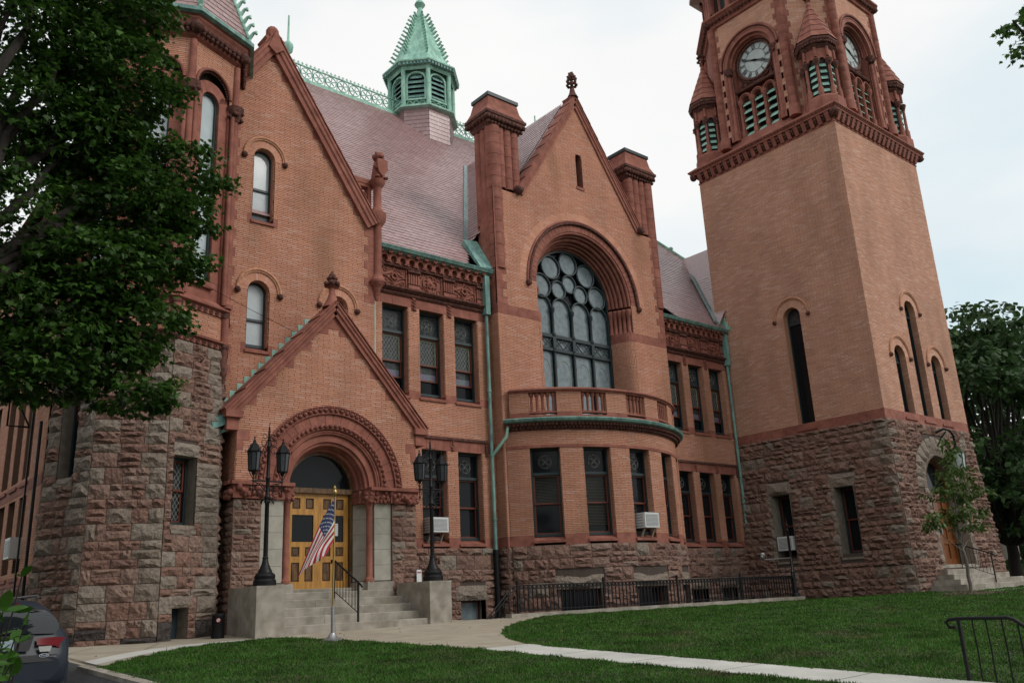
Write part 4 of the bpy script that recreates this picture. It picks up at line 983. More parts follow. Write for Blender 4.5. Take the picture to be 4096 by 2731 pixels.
for k in range(4): x = 28.55+k*.13; z = 10.25+ .22*(3-k); b.box(28.985-.02,29.0-.003,20.2-.3*0+k*.12,20.32+k*.12,10.2,10.36+.2*k)
b.build('step_flashing','copper',hall)
# hip crockets on the right
b = MB(); 
for k in range(16):
    t = .02+k/16*.9; x = 37-9.4*t; y = 20.3+9.4*t; z = 10.2+11.2*t
    b.ball((x,y,z+.12),.12,0,6,4,(1.2,1,1),jit=.2)
b.tube([(37,20.3,10.2),(27.6,YR,ZR+.05)],.09,6); b.tube([(3.9,20.3,10.2),(13.7,YR,ZR+.05)],.09,6); b.build('hip_roll','copper',hall)
# ridge cresting
b = MB(); P0 = FAC(YR); zc = ZR+.42
b.fbox(P0,13.7,27.6,ZR-.12,ZR+.06,-.12,.12); b.fbox(P0,13.7,27.6,zc-.33,zc-.29,-.03,.03); b.fbox(P0,13.7,27.6,zc+.29,zc+.34,-.03,.03); b.build('ridge_roll','copper',hall)
b = MB(); n = 24; s = 13.9/n
for k in range(n):
    u = 13.7+s*(k+.5); b.torus_arch(P0,u,zc,.255,0,.03,0,360,16,0,4)
    for q in range(6): a = q*pi/3+.3; b.tube([P0(u+.03*cos(a),zc+.03*sin(a)),P0(u+.2*cos(a),zc+.2*sin(a))],.028,4)
    for q in (-.5,.5): b.tube([P0(u+q*s,zc-.3),P0(u+q*s,zc+.3)],.018,4)
    for q in range(3):
        w_ = u+(q-1)*s/3; b.tube([P0(w_,zc+.34),P0(w_,zc+.48)],.02,4); b.tube([P0(w_-.06,zc+.42),P0(w_+.06,zc+.42)],.018,4)
b.build('cresting','copper',hall)
def spike(x,y,z0,z1,r=.2):
    b = MB(); b.lathe([(.14,z0),(.10,z0+.3),(.18,z0+.42),(.24,z0+.5),(.1,z0+.58),(.08,z0+.8),(r,z0+.95),(r*1.15,z0+1.12),(r,z0+1.28),(.08,z0+1.42),(.05,z0+1.5),(.035,z1),(.01,z1+.02)],(x,y,0),10)
    for k in range(6): b.ball((x+.22*cos(k),y+.22*sin(k*1.05),z0+.45),.07,0,5,4,jit=.3)
    b.build('ridge_finial','copper',hall)
spike(13.7,YR,21.6,24.3); spike(27.6,YR,21.6,24.3)
# lantern on the ridge
FX, FY = 20.45, YR
def octv(r,z,rot=22.5): return [(FX+r*cos(radians(rot+45*k)),FY+r*sin(radians(rot+45*k)),z) for k in range(8)]
fl = MB(); fl.grid([octv(1.48,18.0),octv(1.48,21.4)],0,False,True); fl.build('lantern_skirt','slate',hall)
SK = Slates(hall)
for k in range(8):
    A0, B0 = Vector(octv(1.49,0)[k]), Vector(octv(1.49,0)[(k+1)%8])
    mid = (A0+B0)/2
    if mid.y-FY > .8: continue
    e = (A0-B0).normalized() if (A0-B0).cross(Vector((0,0,1))).dot(mid-Vector((FX,FY,0))) > 0 else (B0-A0).normalized()
    o = B0 if e.dot(A0-B0) > 0 else A0; Ls = (A0-B0).length
    R = random.Random(k)
    z = 18.0; r_ = 0
    while z < 21.35:
        x = -.14*(r_ % 2)
        while x < Ls:
            a, c = max(0,x), min(Ls,x+.28)
            if c-a > .03:
                nrm = Vector((mid.x-FX,mid.y-FY,0)).normalized()
                SK.L.append((o+e*(a+.004)+Vector((0,0,z)),e,Vector((0,0,1)),nrm,c-a-.008,.22,.02))
            x += .28
        z += .2; r_ += 1
SK.build(0)
fl = MB(); r0 = 1.5
LZ = lambda z: 21.4+(z-22.0)*.87
fl.grid([octv(1.5,LZ(21.95)),octv(1.72,LZ(22.0)),octv(1.72,LZ(22.1)),octv(1.6,LZ(22.15))],0,False,True)
fl.grid([octv(1.30,LZ(22.1)),octv(1.30,LZ(24.4))],0,False,True)
fl.grid([octv(r,LZ(z)) for r,z in ((1.55,24.25),(1.62,24.35),(1.6,24.5),(1.85,24.62),(1.85,24.7),(1.55,24.8))],0,False,True)
lant = fl.build('lantern','copper',hall)
for k in range(8):
    v = octv(1.5,0)[k]; b = MB(); b.lathe([(.11,LZ(22.1)),(.11,LZ(24.3))],(v[0],v[1],0),6); b.ball((v[0],v[1],LZ(23.4)),.13,0,6,4); b.build('lantern_post','copper',lant)
    w2 = octv(1.42,0)[(k+1)%8]; v2 = octv(1.42,0)[k]; Pk = SEG(w2[0],w2[1],v2[0],v2[1]); Lk = Pk.L
    if (v2[1]+w2[1])/2-FY > .9: continue
    sgn = 1 if (Vector(Pk(Lk/2,0,1))-Vector((FX,FY,0))).length > (Vector(Pk(Lk/2,0,0))-Vector((FX,FY,0))).length else -1
    Pq = (lambda u,z,d=0,Pk=Pk,s=sgn: Pk(u,LZ(z),d*s))
    b = MB(); b.arch(Pq,Lk/2,23.75,.38,.46,-.05,.03,0,180,14); b.fbox(Pq,Lk/2-.46,Lk/2-.38,22.6,23.75,-.05,.03); b.fbox(Pq,Lk/2+.38,Lk/2+.46,22.6,23.75,-.05,.03); b.fbox(Pq,Lk/2-.5,Lk/2+.5,22.5,22.6,-.05,.05)
    for q in range(3): b.torus_arch(Pq,.25+.3*q,22.32,.12,.02,.025,0,360,10,0,4)
    b.build('lantern_arch','copper',lant)
    b = MB()
    for q in range(5): z = 22.72+q*.28; hw = .37 if z < 23.7 else .27; b.hexa([Pq(Lk/2-hw,z-.05,.02),Pq(Lk/2+hw,z-.05,.02),Pq(Lk/2+hw,z+.17,-.1),Pq(Lk/2-hw,z+.17,-.1),Pq(Lk/2-hw,z-.02,.02),Pq(Lk/2+hw,z-.02,.02),Pq(Lk/2+hw,z+.2,-.1),Pq(Lk/2-hw,z+.2,-.1)])
    b.build('louvre','copper_dark',lant)
    b = MB(); b.quad(Pq(Lk/2-.4,22.6,-.11),Pq(Lk/2+.4,22.6,-.11),Pq(Lk/2+.4,24.1,-.11),Pq(Lk/2-.4,24.1,-.11)); b.build('louvre_back','iron',lant)
b = MB(); b.grid([octv(1.62,23.8),octv(1.28,24.45),octv(.18,27.4)],0,False,True); b.lathe([(.18,27.35),(.11,27.7),(.2,27.8),(.27,27.9),(.2,28.05),(.1,28.1),(.08,29.5)],(FX,FY,0),10); sp = b.build('lantern_spire','copper',hall)
b = MB()
for k in range(8):
    for j in range(13):
        t = j/13; z = 24.4+2.9*t; r = 1.3-1.08*t; v = Vector(octv(r,z)[k]); o_ = Vector((v.x-FX,v.y-FY,0)).normalized(); b.tube([v,v+o_*.10+Vector((0,0,.05)),v+o_*.17+Vector((0,0,.12)),v+o_*.2+Vector((0,0,.08))],[.06,.05,.06,.045],5)
b.build('crockets','copper',sp,kind='stuff')
b = MB()
for k in range(64): a = 2*pi*k/64; rr = 1.66/ max(abs(cos((a-radians(22.5)) % (pi/4)-pi/8)),.92)*.98; b.box(FX+rr*cos(a)-.05,FX+rr*cos(a)+.05,FY+rr*sin(a)-.05,FY+rr*sin(a)+.05,23.52,23.66)
b.build('dentils','copper_dark',sp)
# ---- rainwater pipes
def pipe(x,y,zt,z0,hopper=True,r=.055):
    b = MB(); b.tube([(x,y,zt-1.3 if hopper else zt),(x,y,1.45)],r,8)
    if hopper: b.box(x-.09,x+.09,y-.12,y+.08,zt-1.3,zt)
    for z in (2.3,4.2,6.2): b.lathe([(r+.02,z),(r+.02,z+.06)],(x,y,0),8)
    o = b.build('downpipe','copper_dark',hall); b = MB(); b.tube([(x,y,1.45),(x,y,z0)],r+.03,8); b.build('pipe_shoe','iron',o)
pipe(16.42,YW-.13,10.0,-1.0); pipe(28.84,YW-.13,10.0,-1.0)
b = MB(); b.tube([(12.33,YW-.1,10.0),(12.33,YW-.1,4.5)],.05,8); b.tube([(16.42,YW-.14,4.2),(16.62,YB-.2,4.75),(16.72,YB-.16,5.15)],.05,8); b.build('downpipe','copper',hall)
# ---- left flank running back from the turret
XF = 4.25; PFL = LFT(XF); fu0, fu1 = -42., -20.6
fh = []; fw_ = []
for k in range(9):
    yc = 22.3+k*1.15+ (k//3)*.7; fw_.append(yc)
for yc in fw_: fh += [rect_hole(-yc-.36,-yc+.36,1.1,2.75), rect_hole(-yc-.36,-yc+.36,3.2,5.6)]
bricks(HB,HM,PFL,(fu0,fu1),.95,10.2,fh,seed=41)
b = MB(); b.fbox(PFL,fu0,fu1,.8,.95,-.1,.03); b.fbox(PFL,fu0,fu1,2.85,3.1,-.02,.02); b.build('band_course','redstone',hall)
for i,yc in enumerate(fw_[:6]):
    rwin(hall,PFL,-yc-.36,-yc+.36,1.1,2.75,rec=.25,style='plain',seed=i); rwin(hall,PFL,-yc-.36,-yc+.36,3.2,5.6,rec=.25,style='plain',seed=i+3)
b = MB(); b.fbox(PFL,fu0,fu1,-1.5,.8,-.2,0); b.build('base_core','joint',hall); HS.fill(PFL,(-27,-20.6),-.9,.8)
b = MB(); b.box(XF+.3,36,YW+1.1,39,-1,10); b.build('core','joint',hall)   # solid inside so that no light leaks through
b = MB(); b.tube([(XF-.12,20.72,4.2),(XF-.12,20.72,-.6)],.035,8); b.tube([(XF-.12,21.6,5.6),(XF-.12,21.6,-.6)],.022,6)
b.tube([(XF-.1,22.0,4.3),(XF-.55,22.0,4.3),(XF-.55,22.0,5.2),(XF-.1,22,5.2)],.025,6); b.tube([(XF-.1,22.0,4.3),(XF-.55,22,5.2)],.02,6); b.build('downpipe','iron',hall)
HS.build()
HB.build('brickwork','brick',hall,kind='stuff'); HM.build('mortar_bed','mortar',hall)
# ------------------------------------------------------------------ entrance porch
YPO, PC, PZ = 18.95, 10.2, 7.30
porch = empty('entrance_porch', (PC,19.3,-.46), 'gabled brick entrance porch with round red stone arch and oak doors', 'porch')
PBk, PMo = MB(), MB(); PO = FAC(YPO); PSL = 1.09
def po_b(z):
    if z < 4.35: return (7.78,12.62)
    h = (PZ-z)/PSL; return (max(7.78,PC-h),min(12.62,PC+h)) if h > 0 else None
PA = (10.22,2.84)
bricks(PBk,PMo,PO,po_b,2.84,PZ-.05,[arch_hole(PA[0],1.86,2.7,PA[1])],seed=51)
bricks(PBk,PMo,LFT(7.78),(-YB,-YPO),2.84,4.5,seed=52)
coping(porch,PO,7.46,4.42,PC+.03,PZ+.22,.24,-.45,.16,6); coping(porch,PO,12.92,4.42,PC-.01,PZ+.22,.24,-.45,.16,6)
for u in (7.66,12.74): b = MB(); b.fbox(PO,u-.2,u+.2,4.28,4.44,-.4,.15); b.fbox(PO,u-.14,u+.14,4.0,4.28,-.4,.06); b.build('kneeler','redstone',porch)
for s in (-1,1):
    for k in range(5):
        z = 4.75+k*.5; h = (PZ-z)/PSL; b = MB(); a, c = sorted((PC+s*(h-.36),PC+s*(h-.1))); b.fbox(PO,a,c,z-.12,z+.13,-.05,.016); b.build('quoin','redstone',porch)
    for k in range(2): b = MB(); e = 7.78 if s < 0 else 12.62; a, c = sorted((e,e-s*(.3 if k else .16))); b.fbox(PO,a,c,3.55+k*.24,3.78+k*.24,-.05,.018); b.build('quoin','redstone',porch)
b = MB(); b.fbox(PO,PC-.28,PC+.28,PZ-.5,PZ-.1,-.1,.018); b.build('apex_stone','redstone',porch)
b = MB(); b.lathe([(.26,PZ+.1),(.14,PZ+.32),(.08,PZ+.5),(.085,PZ+.62),(.16,PZ+.68)],(PC,YPO+.1,0),8); b.build('finial_stem','redstone',porch)
b = MB()
for k in range(6): a = k*pi/3; b.ball((PC+.16*cos(a),YPO+.1+.16*sin(a),PZ+.74),.07,0,7,5); b.ball((PC+.1*cos(a+.5),YPO+.1+.1*sin(a+.5),PZ+.9),.055,0,6,4)
b.lathe([(.1,PZ+.66),(.13,PZ+.8),(.09,PZ+.9),(.1,PZ+.98),(.05,PZ+1.05),(.01,PZ+1.12)],(PC,YPO+.1,0),8); b.build('finial','darkstone_carved',porch)
# arch orders
arc = MB()
for i in range(24): arc.arch(PO,*PA,1.50,1.76,-.15,.0 if i % 2 else .003,180*i/24+.15,180*(i+1)/24-.15,2)
arc = arc.build('arch','redstone',porch)
b = MB(); b.arch(PO,*PA,1.76,1.95,-.1,.035,0,180,36); b.torus_arch(PO,*PA,1.94,.04,.025,0,180,36); b.torus_arch(PO,*PA,1.77,.04,.02,0,180,36); b.build('arch_moulding','redstone_carved',arc)
b = MB()
for i in range(40): a = pi*(i+.5)/40; b.ball(PO(PA[0]+1.85*cos(a),PA[1]+1.85*sin(a),.05),.055,0,6,4,jit=.3); b.ball(PO(PA[0]+1.89*cos(a+.04),PA[1]+1.89*sin(a+.04),.05),.03,0,5,3,jit=.3)
b.build('leaf_carving','redstone_carved',arc,kind='stuff')
b = MB()
for i in range(34): a = pi*(i+.5)/34; b.ball(PO(PA[0]+1.46*cos(a),PA[1]+1.46*sin(a),.03),.055,0,6,4,jit=.2)
b.torus_arch(PO,*PA,1.49,.0,.04,0,180,36); b.build('bead_row','redstone_carved',arc,kind='stuff')
for R,d,r in ((1.42,-.03,.05),(1.34,-.06,.03),(1.30,-.09,.035),(1.13,-.2,.045),(1.06,-.24,.06)):
    b = MB(); b.torus_arch(PO,*PA,R,d,r,0,180,36); b.build('arch_moulding','redstone',arc)
b = MB(); b.arch(PO,*PA,1.10,1.46,-.3,-.13,0,180,36); b.build('arch_step','redstone',arc)
b = MB()
for i in range(46): a = pi*(i+.5)/46; b.ball(PO(PA[0]+1.16*cos(a),PA[1]+1.16*sin(a),-.15),.026,0,5,3)
b.build('bead_row','redstone_carved',arc,kind='stuff')
b = MB(); rows = []
for i in range(31):
    a = pi*i/30; rows.append([PO(PA[0]+r*cos(a),PA[1]+r*sin(a),d) for r,d in ((1.06,-.2),(1.02,-.3),(.98,-.34),(.97,-.45),(.92,-.48),(.90,-.68))])
b.grid(rows,0,False); b.build('arch_soffit','redstone',arc)
# piers, imposts, jambs
PSt = Stones(porch, 9)
for a,c in ((7.78,8.44),(11.90,12.62)):
    PSt.fill(FAC(YPO+.02),(a,c),-.6,2.46,big=.72,proud=.06)
PSt.fill(LFT(7.80),(-YB+.3,-YPO-.0),-.6,2.46,big=.8,proud=.06)
b = MB(); b.box(7.8,8.44,YPO+.02,YB,-.6,2.5); b.box(11.9,12.6,YPO+.02,YB+.4,-.6,2.5); b.build('pier_core','joint',porch)
for a,c,s in ((7.74,8.5,-1),(11.84,12.66,1)):
    b = MB(); b.fbox(PO,a,c,2.48,2.78,-.6,.05); 
    b.build('impost','redstone',porch)
    b = MB()
    for k in range(16): b.ball(PO(random.uniform(a+.05,c-.05),random.uniform(2.5,2.72),.07),random.uniform(.05,.09),0,6,4,jit=.35)
    b.build('impost_carving','redstone_carved',porch)
b = MB()
for k in range(16): b.ball(LFT(7.74)(random.uniform(-YB,-YPO),random.uniform(2.5,2.72),.05),random.uniform(.05,.09),0,6,4,jit=.35)
b.fbox(LFT(7.76),-YB,-YPO,2.48,2.78,-.1,.03); b.build('impost_carving','redstone_carved',porch)
b = MB(); b.fbox(PO,7.68,9.2,2.78,2.86,-.3,.12); b.fbox(PO,11.24,12.72,2.78,2.86,-.3,.12); b.fbox(LFT(7.7),-YB,-YPO,2.78,2.86,-.1,.06); b.build('impost_cap','redstone',porch)
for s in (-1,1):
    u0, u1 = (8.46,9.0) if s < 0 else (11.42,11.9)
    for k in range(5):
        z0 = .62+k*.372; b = MB(); b.fbox(PO,u0,u1,z0+.003,z0+.369,-.5,-.06); b.build('jamb_stone','smoothstone',porch)
        b = MB(); q = [(PC+s*1.22,-.12),(PC+s*.88,-.66)]
        b.hexa((PO(q[0][0],z0+.003,q[0][1]),PO(q[1][0],z0+.003,q[1][1]),PO(q[1][0]+s*.3,z0+.003,-.7),PO(q[0][0]+s*.3,z0+.003,-.4),PO(q[0][0],z0+.369,q[0][1]),PO(q[1][0],z0+.369,q[1][1]),PO(q[1][0]+s*.3,z0+.369,-.7),PO(q[0][0]+s*.3,z0+.369,-.4))); b.build('jamb_stone','smoothstone',porch)
    p = PO(PC+s*1.10,0,-.10); b = MB(); b.lathe([(.12,.6),(.12,.66),(.09,.7),(.078,.74),(.074,2.38),(.10,2.42)],(p[0],p[1],0),12); b.build('column','redstone',porch)
    b = MB(); b.lathe([(.10,2.42),(.14,2.55),(.17,2.72),(.18,2.78)],(p[0],p[1],0),10)
    for k in range(14): a = k*.9; b.ball((p[0]+.14*cos(a),p[1]+.14*sin(a),2.5+.2*(k % 3)/2),.055,0,5,4,jit=.3)
    b.fbox(PO,*sorted((PC+s*1.2,PC+s*1.72)),2.48,2.78,-.4,.0); b.fbox(PO,*sorted((PC+s*.88,PC+s*1.1)),2.48,2.78,-.66,-.2)
    for k in range(12): b.ball(PO(PC+s*random.uniform(1.2,1.7),random.uniform(2.5,2.75),.02),.06,0,5,4,jit=.35)
    cp_ = b.build('capital','redstone_carved',porch); cp_['kind'] = 'stuff'
    b = MB(); b.fbox(PO,*sorted((PC+s*1.0,PC+s*1.73)),.38,.60,-.5,.0); b.fbox(PO,*sorted((PC+s*.86,PC+s*1.0)),.38,.60,-.68,-.15); b.build('plinth','granite',porch)
# doors
PD = FAC(19.62)
b = MB(); b.fbox(PD,9.30,9.38,.48,2.84,-.1,.08); b.fbox(PD,11.04,11.12,.48,2.84,-.1,.08); b.fbox(PD,9.30,11.12,2.74,2.86,-.1,.1); b.arch(PD,PA[0],2.84,.84,.95,-.1,.06,0,180,24); df = b.build('door_frame','oak_dark',porch)
b = MB(); b.prism(PD,[(PA[0]+.85*cos(pi*i/20),2.86+.85*sin(pi*i/20)) for i in range(21)],-.05,-.03); b.build('fanlight','glass_dark',df)
for j,u0 in enumerate((9.385,10.205)):
    W_ = .825; b = MB(); rails = [(.49,.66),(1.10,1.24),(1.46,1.58),(2.22,2.36),(2.62,2.74)]
    b.fbox(PD,u0,u0+.13,.49,2.74,-.05,0); b.fbox(PD,u0+W_-.13,u0+W_,.49,2.74,-.05,0)
    for z0,z1 in rails: b.fbox(PD,u0+.13,u0+W_-.13,z0,z1,-.05,-.001)
    for z0,z1 in ((.66,1.10),(1.24,1.46),(2.36,2.62)): b.fbox(PD,u0+W_/2-.07,u0+W_/2+.07,z0,z1,-.05,-.002)
    o = b.build('door','oak',porch)
    for z0,z1 in ((.66,1.10),(1.24,1.46),(2.36,2.62)):
        for a,c in ((u0+.13,u0+W_/2-.07),(u0+W_/2+.07,u0+W_-.13)):
            b = MB(); b.fbox(PD,a,c,z0,z1,-.05,-.035); b.fbox(PD,a+.035,c-.035,z0+.035,z1-.035,-.035,-.015); b.build('panel','oak_dark' if z0 > 1 else 'oak_dark',o)
    pane(o,PD,u0+.13,u0+W_-.13,1.58,2.22,-.03,'glass_dark')
    if j == 1:
        b = MB(); b.fbox(PD,u0+.02,u0+.07,1.14,1.42,0,.02); b.ball(PD(u0+.045,1.3,.05),.035,0,7,5); b.build('handle','iron',o)
        b = MB(); b.fbox(PD,10.58,10.76,1.73,2.03,-.029,-.02); b.build('notice','white_paint',o)
        b = MB(); b.fbox(PD,10.635,10.655,1.81,1.94,-.02,-.018); b.fbox(PD,10.635,10.68,1.92,1.94,-.02,-.018); b.fbox(PD,10.60,10.74,1.985,1.99,-.02,-.018); b.build('notice_print','clock_black',o)
# threshold, landing, steps, pedestals
def granite_step(parent, x0,x1,y0,y1,z0,z1,n, name='step', mat_='granite', stepseed=0):
    R = random.Random(int(z1*1000)+stepseed); cuts = [x0]+sorted(x0+(x1-x0)*((i+1)/n+R.uniform(-.1,.1)/n) for i in range(n-1))+[x1]
    b = MB()
    for i in range(n): b.hexa([(cuts[i]+.003,y0+.01,z0),(cuts[i+1]-.003,y0+.01,z0),(cuts[i+1]-.003,y1,z0),(cuts[i]+.003,y1,z0),(cuts[i]+.003,y0,z1-.012),(cuts[i+1]-.003,y0,z1-.012),(cuts[i+1]-.003,y1,z1),(cuts[i]+.003,y1,z1)]); b.quad((cuts[i]+.003,y0,z1-.012),(cuts[i+1]-.003,y0,z1-.012),(cuts[i+1]-.003,y0+.012,z1),(cuts[i]+.003,y0+.012,z1))
    return b.build(name, mat_, parent)
for i,(yf,zt) in enumerate(((17.55,-.29),(17.90,-.115),(18.25,.06),(18.60,.235))): granite_step(porch,8.36,11.985,yf,yf+.6,zt-.2 if i else -.6,zt,3,stepseed=i)
granite_step(porch,8.47,11.93,18.94,19.4,.05,.40,2,'landing'); granite_step(porch,9.25,11.15,19.35,19.8,.3,.485,1,'threshold')
for a,c in ((7.74,8.355),(11.99,12.605)):
    b = MB(); b.box(a,c,17.48,18.92,-.7,.50); b.box(a-.004,c+.004,17.476,18.92,.485,.53); b.build('pedestal','granite',porch)
b = MB(); b.fbox(FAC(18.87),12.56,12.7,.55,.85,-.02,0); nb_ = b.build('notice','white_paint',porch)
b = MB(); b.fbox(FAC(18.868),12.575,12.685,.77,.80,-.001,.002); b.build('notice_print','flag_red',nb_)
# roof of the porch with stepped flashing on the gable wall behind
b = MB(); b.quad((7.5,YPO+.4,4.42),(PC,YPO+.4,PZ+.14),(PC,YB,PZ+.14),(7.5,YB,4.42)); b.quad((12.9,YPO+.4,4.42),(PC,YPO+.4,PZ+.14),(PC,YB,PZ+.14),(12.9,YB,4.42)); b.build('roof','slate',porch)
b = MB()
for k in range(15):
    t = k/15; u = 7.55+(PC-7.55)*t; z = 4.4+(PZ+.1-4.45)*t; b.fbox(FAC(YB-.015),u-.02,u+.2,z-.05,z+.24,0,.008)
b.build('step_flashing','copper',porch)
b = MB(); b.hexa([(7.25,19.0,4.0),(7.6,18.98,4.15),(7.6,20.1,4.3),(7.2,20.1,4.2),(7.2,19.0,4.2),(7.6,18.98,4.42),(7.6,20.1,4.6),(7.15,20.1,4.55)]); b.tube([(7.62,18.98,4.05),(7.45,19.2,3.95),(7.45,19.25,3.6),(7.5,19.3,-.4)],.045,8); b.build('gutter_head','copper_dark',porch)
PSt.build(); PBk.build('brickwork','brick',porch,kind='stuff'); PMo.build('mortar_bed','mortar',porch)
# ------------------------------------------------------------------ octagonal turret
TX, TY, TR = 6.15, 20.48, 1.83
turret = empty('octagonal_turret', (TX,TY,-.5), 'octagonal corner turret with rough stone base, tall arched windows and slate spire', 'turret')
def tv(a,r=TR): return (TX+r*sin(radians(a)), TY-r*cos(radians(a)))
ANG = [-135,-90,-45,0,45,90]
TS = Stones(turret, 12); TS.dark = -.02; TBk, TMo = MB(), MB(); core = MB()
def batter(P, zt, zb, b0):
    def f(u,z,d=0): return P(u,z,d+b0*max(0,(zt-z)/(zt-zb)))
    return f
for i in range(5):
    A0, B0 = tv(ANG[i],TR+.02), tv(ANG[i+1],TR+.02); P = SEG(*A0,*B0); Lf = P.L; Pb = batter(P,5.9,-.6,.10)
    holes = []
    if i == 3: holes = [rect_hole(.14,.78,1.66,3.56), rect_hole(.30,.72,-.9,.17)]
    if i == 1: holes = [rect_hole(.36,.92,2.75,5.4)]
    ext = lambda z: (-.04*(5.9-z)/6.5, Lf+.04*(5.9-z)/6.5)
    TS.fill(Pb,ext,-.9,5.86,holes,qL=True,qR=True,proud=.075,big=.86)
    b = MB(); q = MB()
    iv = [(0,Lf)]
    core.quad(P(-.0,-1,.08),P(Lf,-1,.08),P(Lf,5.9,-.01),P(0,5.9,-.01)) if not holes else None
    if holes:
        for a,c in ([(0,.14),(.78,Lf)] if i == 3 else [(0,.36),(.92,Lf)]): core.quad(P(a,-1,.08),P(c,-1,.08),P(c,5.9,-.01),P(a,5.9,-.01))
        a,c,zz = (.14,.78,((-1,-1),(.17,1.66),(3.3,5.9))) if i == 3 else (.36,.92,((-1,2.75),(5.4,5.9)))
        for z0,z1 in zz: core.quad(P(a,z0,.04),P(c,z0,.04),P(c,z1,.0),P(a,z1,.0))
        if i == 3:
            Pw = (lambda u,z,d=0,P=P: P(u,z,d+.05))
            w_ = rwin(turret,Pw,.18,.76,1.86,3.30,rec=.3,style='turret',reveal=False,sillm='reveal_stone')
            bb = MB(); bb.quad(Pw(.76,1.8,0),Pw(.76,1.8,-.3),Pw(.76,3.3,-.3),Pw(.76,3.3,0)); bb.quad(Pw(.18,3.3,0),Pw(.76,3.3,0),Pw(.76,3.3,-.3),Pw(.18,3.3,-.3)); bb.quad(Pw(.18,1.8,0),Pw(.18,1.8,-.3),Pw(.18,3.3,-.3),Pw(.18,3.3,0)); bb.build('reveal','reveal_stone',w_)
            rough_block(turret,Pw,.12,.86,3.30,3.58,.07); rough_block(turret,Pw,.10,.82,1.56,1.85,.07)
            bb = MB(); bb.fbox(P,.30,.72,-.9,.17,-.3,-.2); bb.build('window','frame_dark',turret); bb = MB(); bb.quad(P(.72,-.9,.08),P(.72,-.9,-.2),P(.72,.17,-.2),P(.72,.17,.08)); bb.build('reveal','reveal_stone',turret); rough_block(turret,Pb,.2,.82,.17,.42,.08)
            for zz0 in (1.86,2.35,2.82): pass
        else:
            Pw = (lambda u,z,d=0,P=P: P(u,z,d+.03)); w_ = rwin(turret,Pw,.38,.90,2.9,5.4,rec=.3,style='turret',reveal=False,sillm='reveal_stone')
            bb = MB(); bb.quad(Pw(.90,2.8,0),Pw(.90,2.8,-.3),Pw(.90,5.4,-.3),Pw(.90,5.4,0)); bb.quad(Pw(.38,2.8,0),Pw(.38,2.8,-.3),Pw(.38,5.4,-.3),Pw(.38,5.4,0)); bb.build('reveal','reveal_stone',w_)
            rough_block(turret,Pw,.30,.98,2.55,2.88,.07)
    A1, B1 = tv(ANG[i]), tv(ANG[i+1]); P = SEG(*A1,*B1); Lf = P.L
    # bands
    bricks(TBk,TMo,P,(.0,Lf),6.06,6.66,seed=61+i)
    b = MB(); b.sweep([(-.1,5.88),(.05,5.88),(.05,5.99),(.12,6.02),(.12,6.06),(-.1,6.10)],[lambda a,c,u=u: P(u,c,a) for u in (-.04,Lf+.04)]); b.sweep([(-.1,6.66),(.05,6.66),(.05,6.78),(.13,6.82),(.13,6.86),(-.05,7.02)],[lambda a,c,u=u: P(u,c,a) for u in (-.04,Lf+.04)]); b.build('string_course','redstone',turret)
    b = MB()
    for z in (5.93,6.72):
        for k in range(8): u = Lf*(k+.5)/8; b.torus_arch(P,u,z,.05,.055,.014,0,360,8,0,4); b.ball(P(u,z,.055),.022,0,5,3)
    b.build('band_carving','darkstone_carved',turret)
    uc = Lf/2
    bricks(TBk,TMo,P,(.0,Lf),12.3,13.6,[arch_hole(uc,.53,6,12.42)],seed=71+i)
    b = MB(); b.fbox(P,0,uc-.52,6.86,12.3,-.2,-.0); b.fbox(P,uc+.52,Lf,6.86,12.3,-.2,-.0)
    b.build('wall_pier','redstone',turret)
    # red stone field round the window
    b = MB(); wz0, wzs, wh = 7.45, 12.12, .27
    for z0 in [6.86+.62*k for k in range(9)]:
        z1 = min(z0+.62,12.42)
        for a,c in ((uc-.52,uc-wh),(uc+wh,uc+.52)):
            if z1 > z0+.01: b.fbox(P,a,c,z0+.003,z1-.003,-.2,-.06)
    b.fbox(P,uc-wh,uc+wh,6.86,7.3,-.2,-.06)
    for k in range(9): b.arch(P,uc,12.12,wh,.56,-.2,-.06 if k % 2 else -.063,20*k+.3,20*(k+1)-.3,3)
    b.build('window_surround','redstone',turret)
    f = MB(); d = -.2; f.fbox(P,uc-wh,uc-wh+.05,wz0,wzs,d-.04,d+.06); f.fbox(P,uc+wh-.05,uc+wh,wz0,wzs,d-.04,d+.06); f.arch(P,uc,wzs,wh-.05,wh,d-.04,d+.06,0,180,16); f.fbox(P,uc-wh,uc+wh,9.85,9.93,d-.04,d+.05); f.fbox(P,uc-wh,uc+wh,wz0,wz0+.08,d-.04,d+.05)
    w_ = f.build('window','frame_dark',turret)
    b = MB(); b.fbox(P,uc-wh+.05,uc+wh-.05,wz0+.08,9.85,d-.02,d); b.build('pane','glass_pale',w_); b = MB(); b.prism(P,[(uc-wh+.05,9.93),(uc+wh-.05,9.93)]+[(uc+(wh-.05)*cos(pi*k/12),wzs+(wh-.05)*sin(pi*k/12)) for k in range(13)],d-.02,d); b.build('pane','glass_pale',w_)
    b = MB(); b.fbox(P,uc-wh-.05,uc+wh+.05,7.28,7.42,-.2,.03); b.build('sill','redstone',w_)
    b = MB(); b.torus_arch(P,uc,12.42,.545,.02,.045,0,180,20); b.build('hood_mould','redstone',turret)
    b = MB()
    for k in range(24): a = pi*(k+.5)/24; b.ball(P(uc+.47*cos(a),12.42+.47*sin(a),-.02),.026,0,5,3)
    b.build('bead_row','darkstone_carved',turret,kind='stuff')
core.build('base_core','joint',turret)
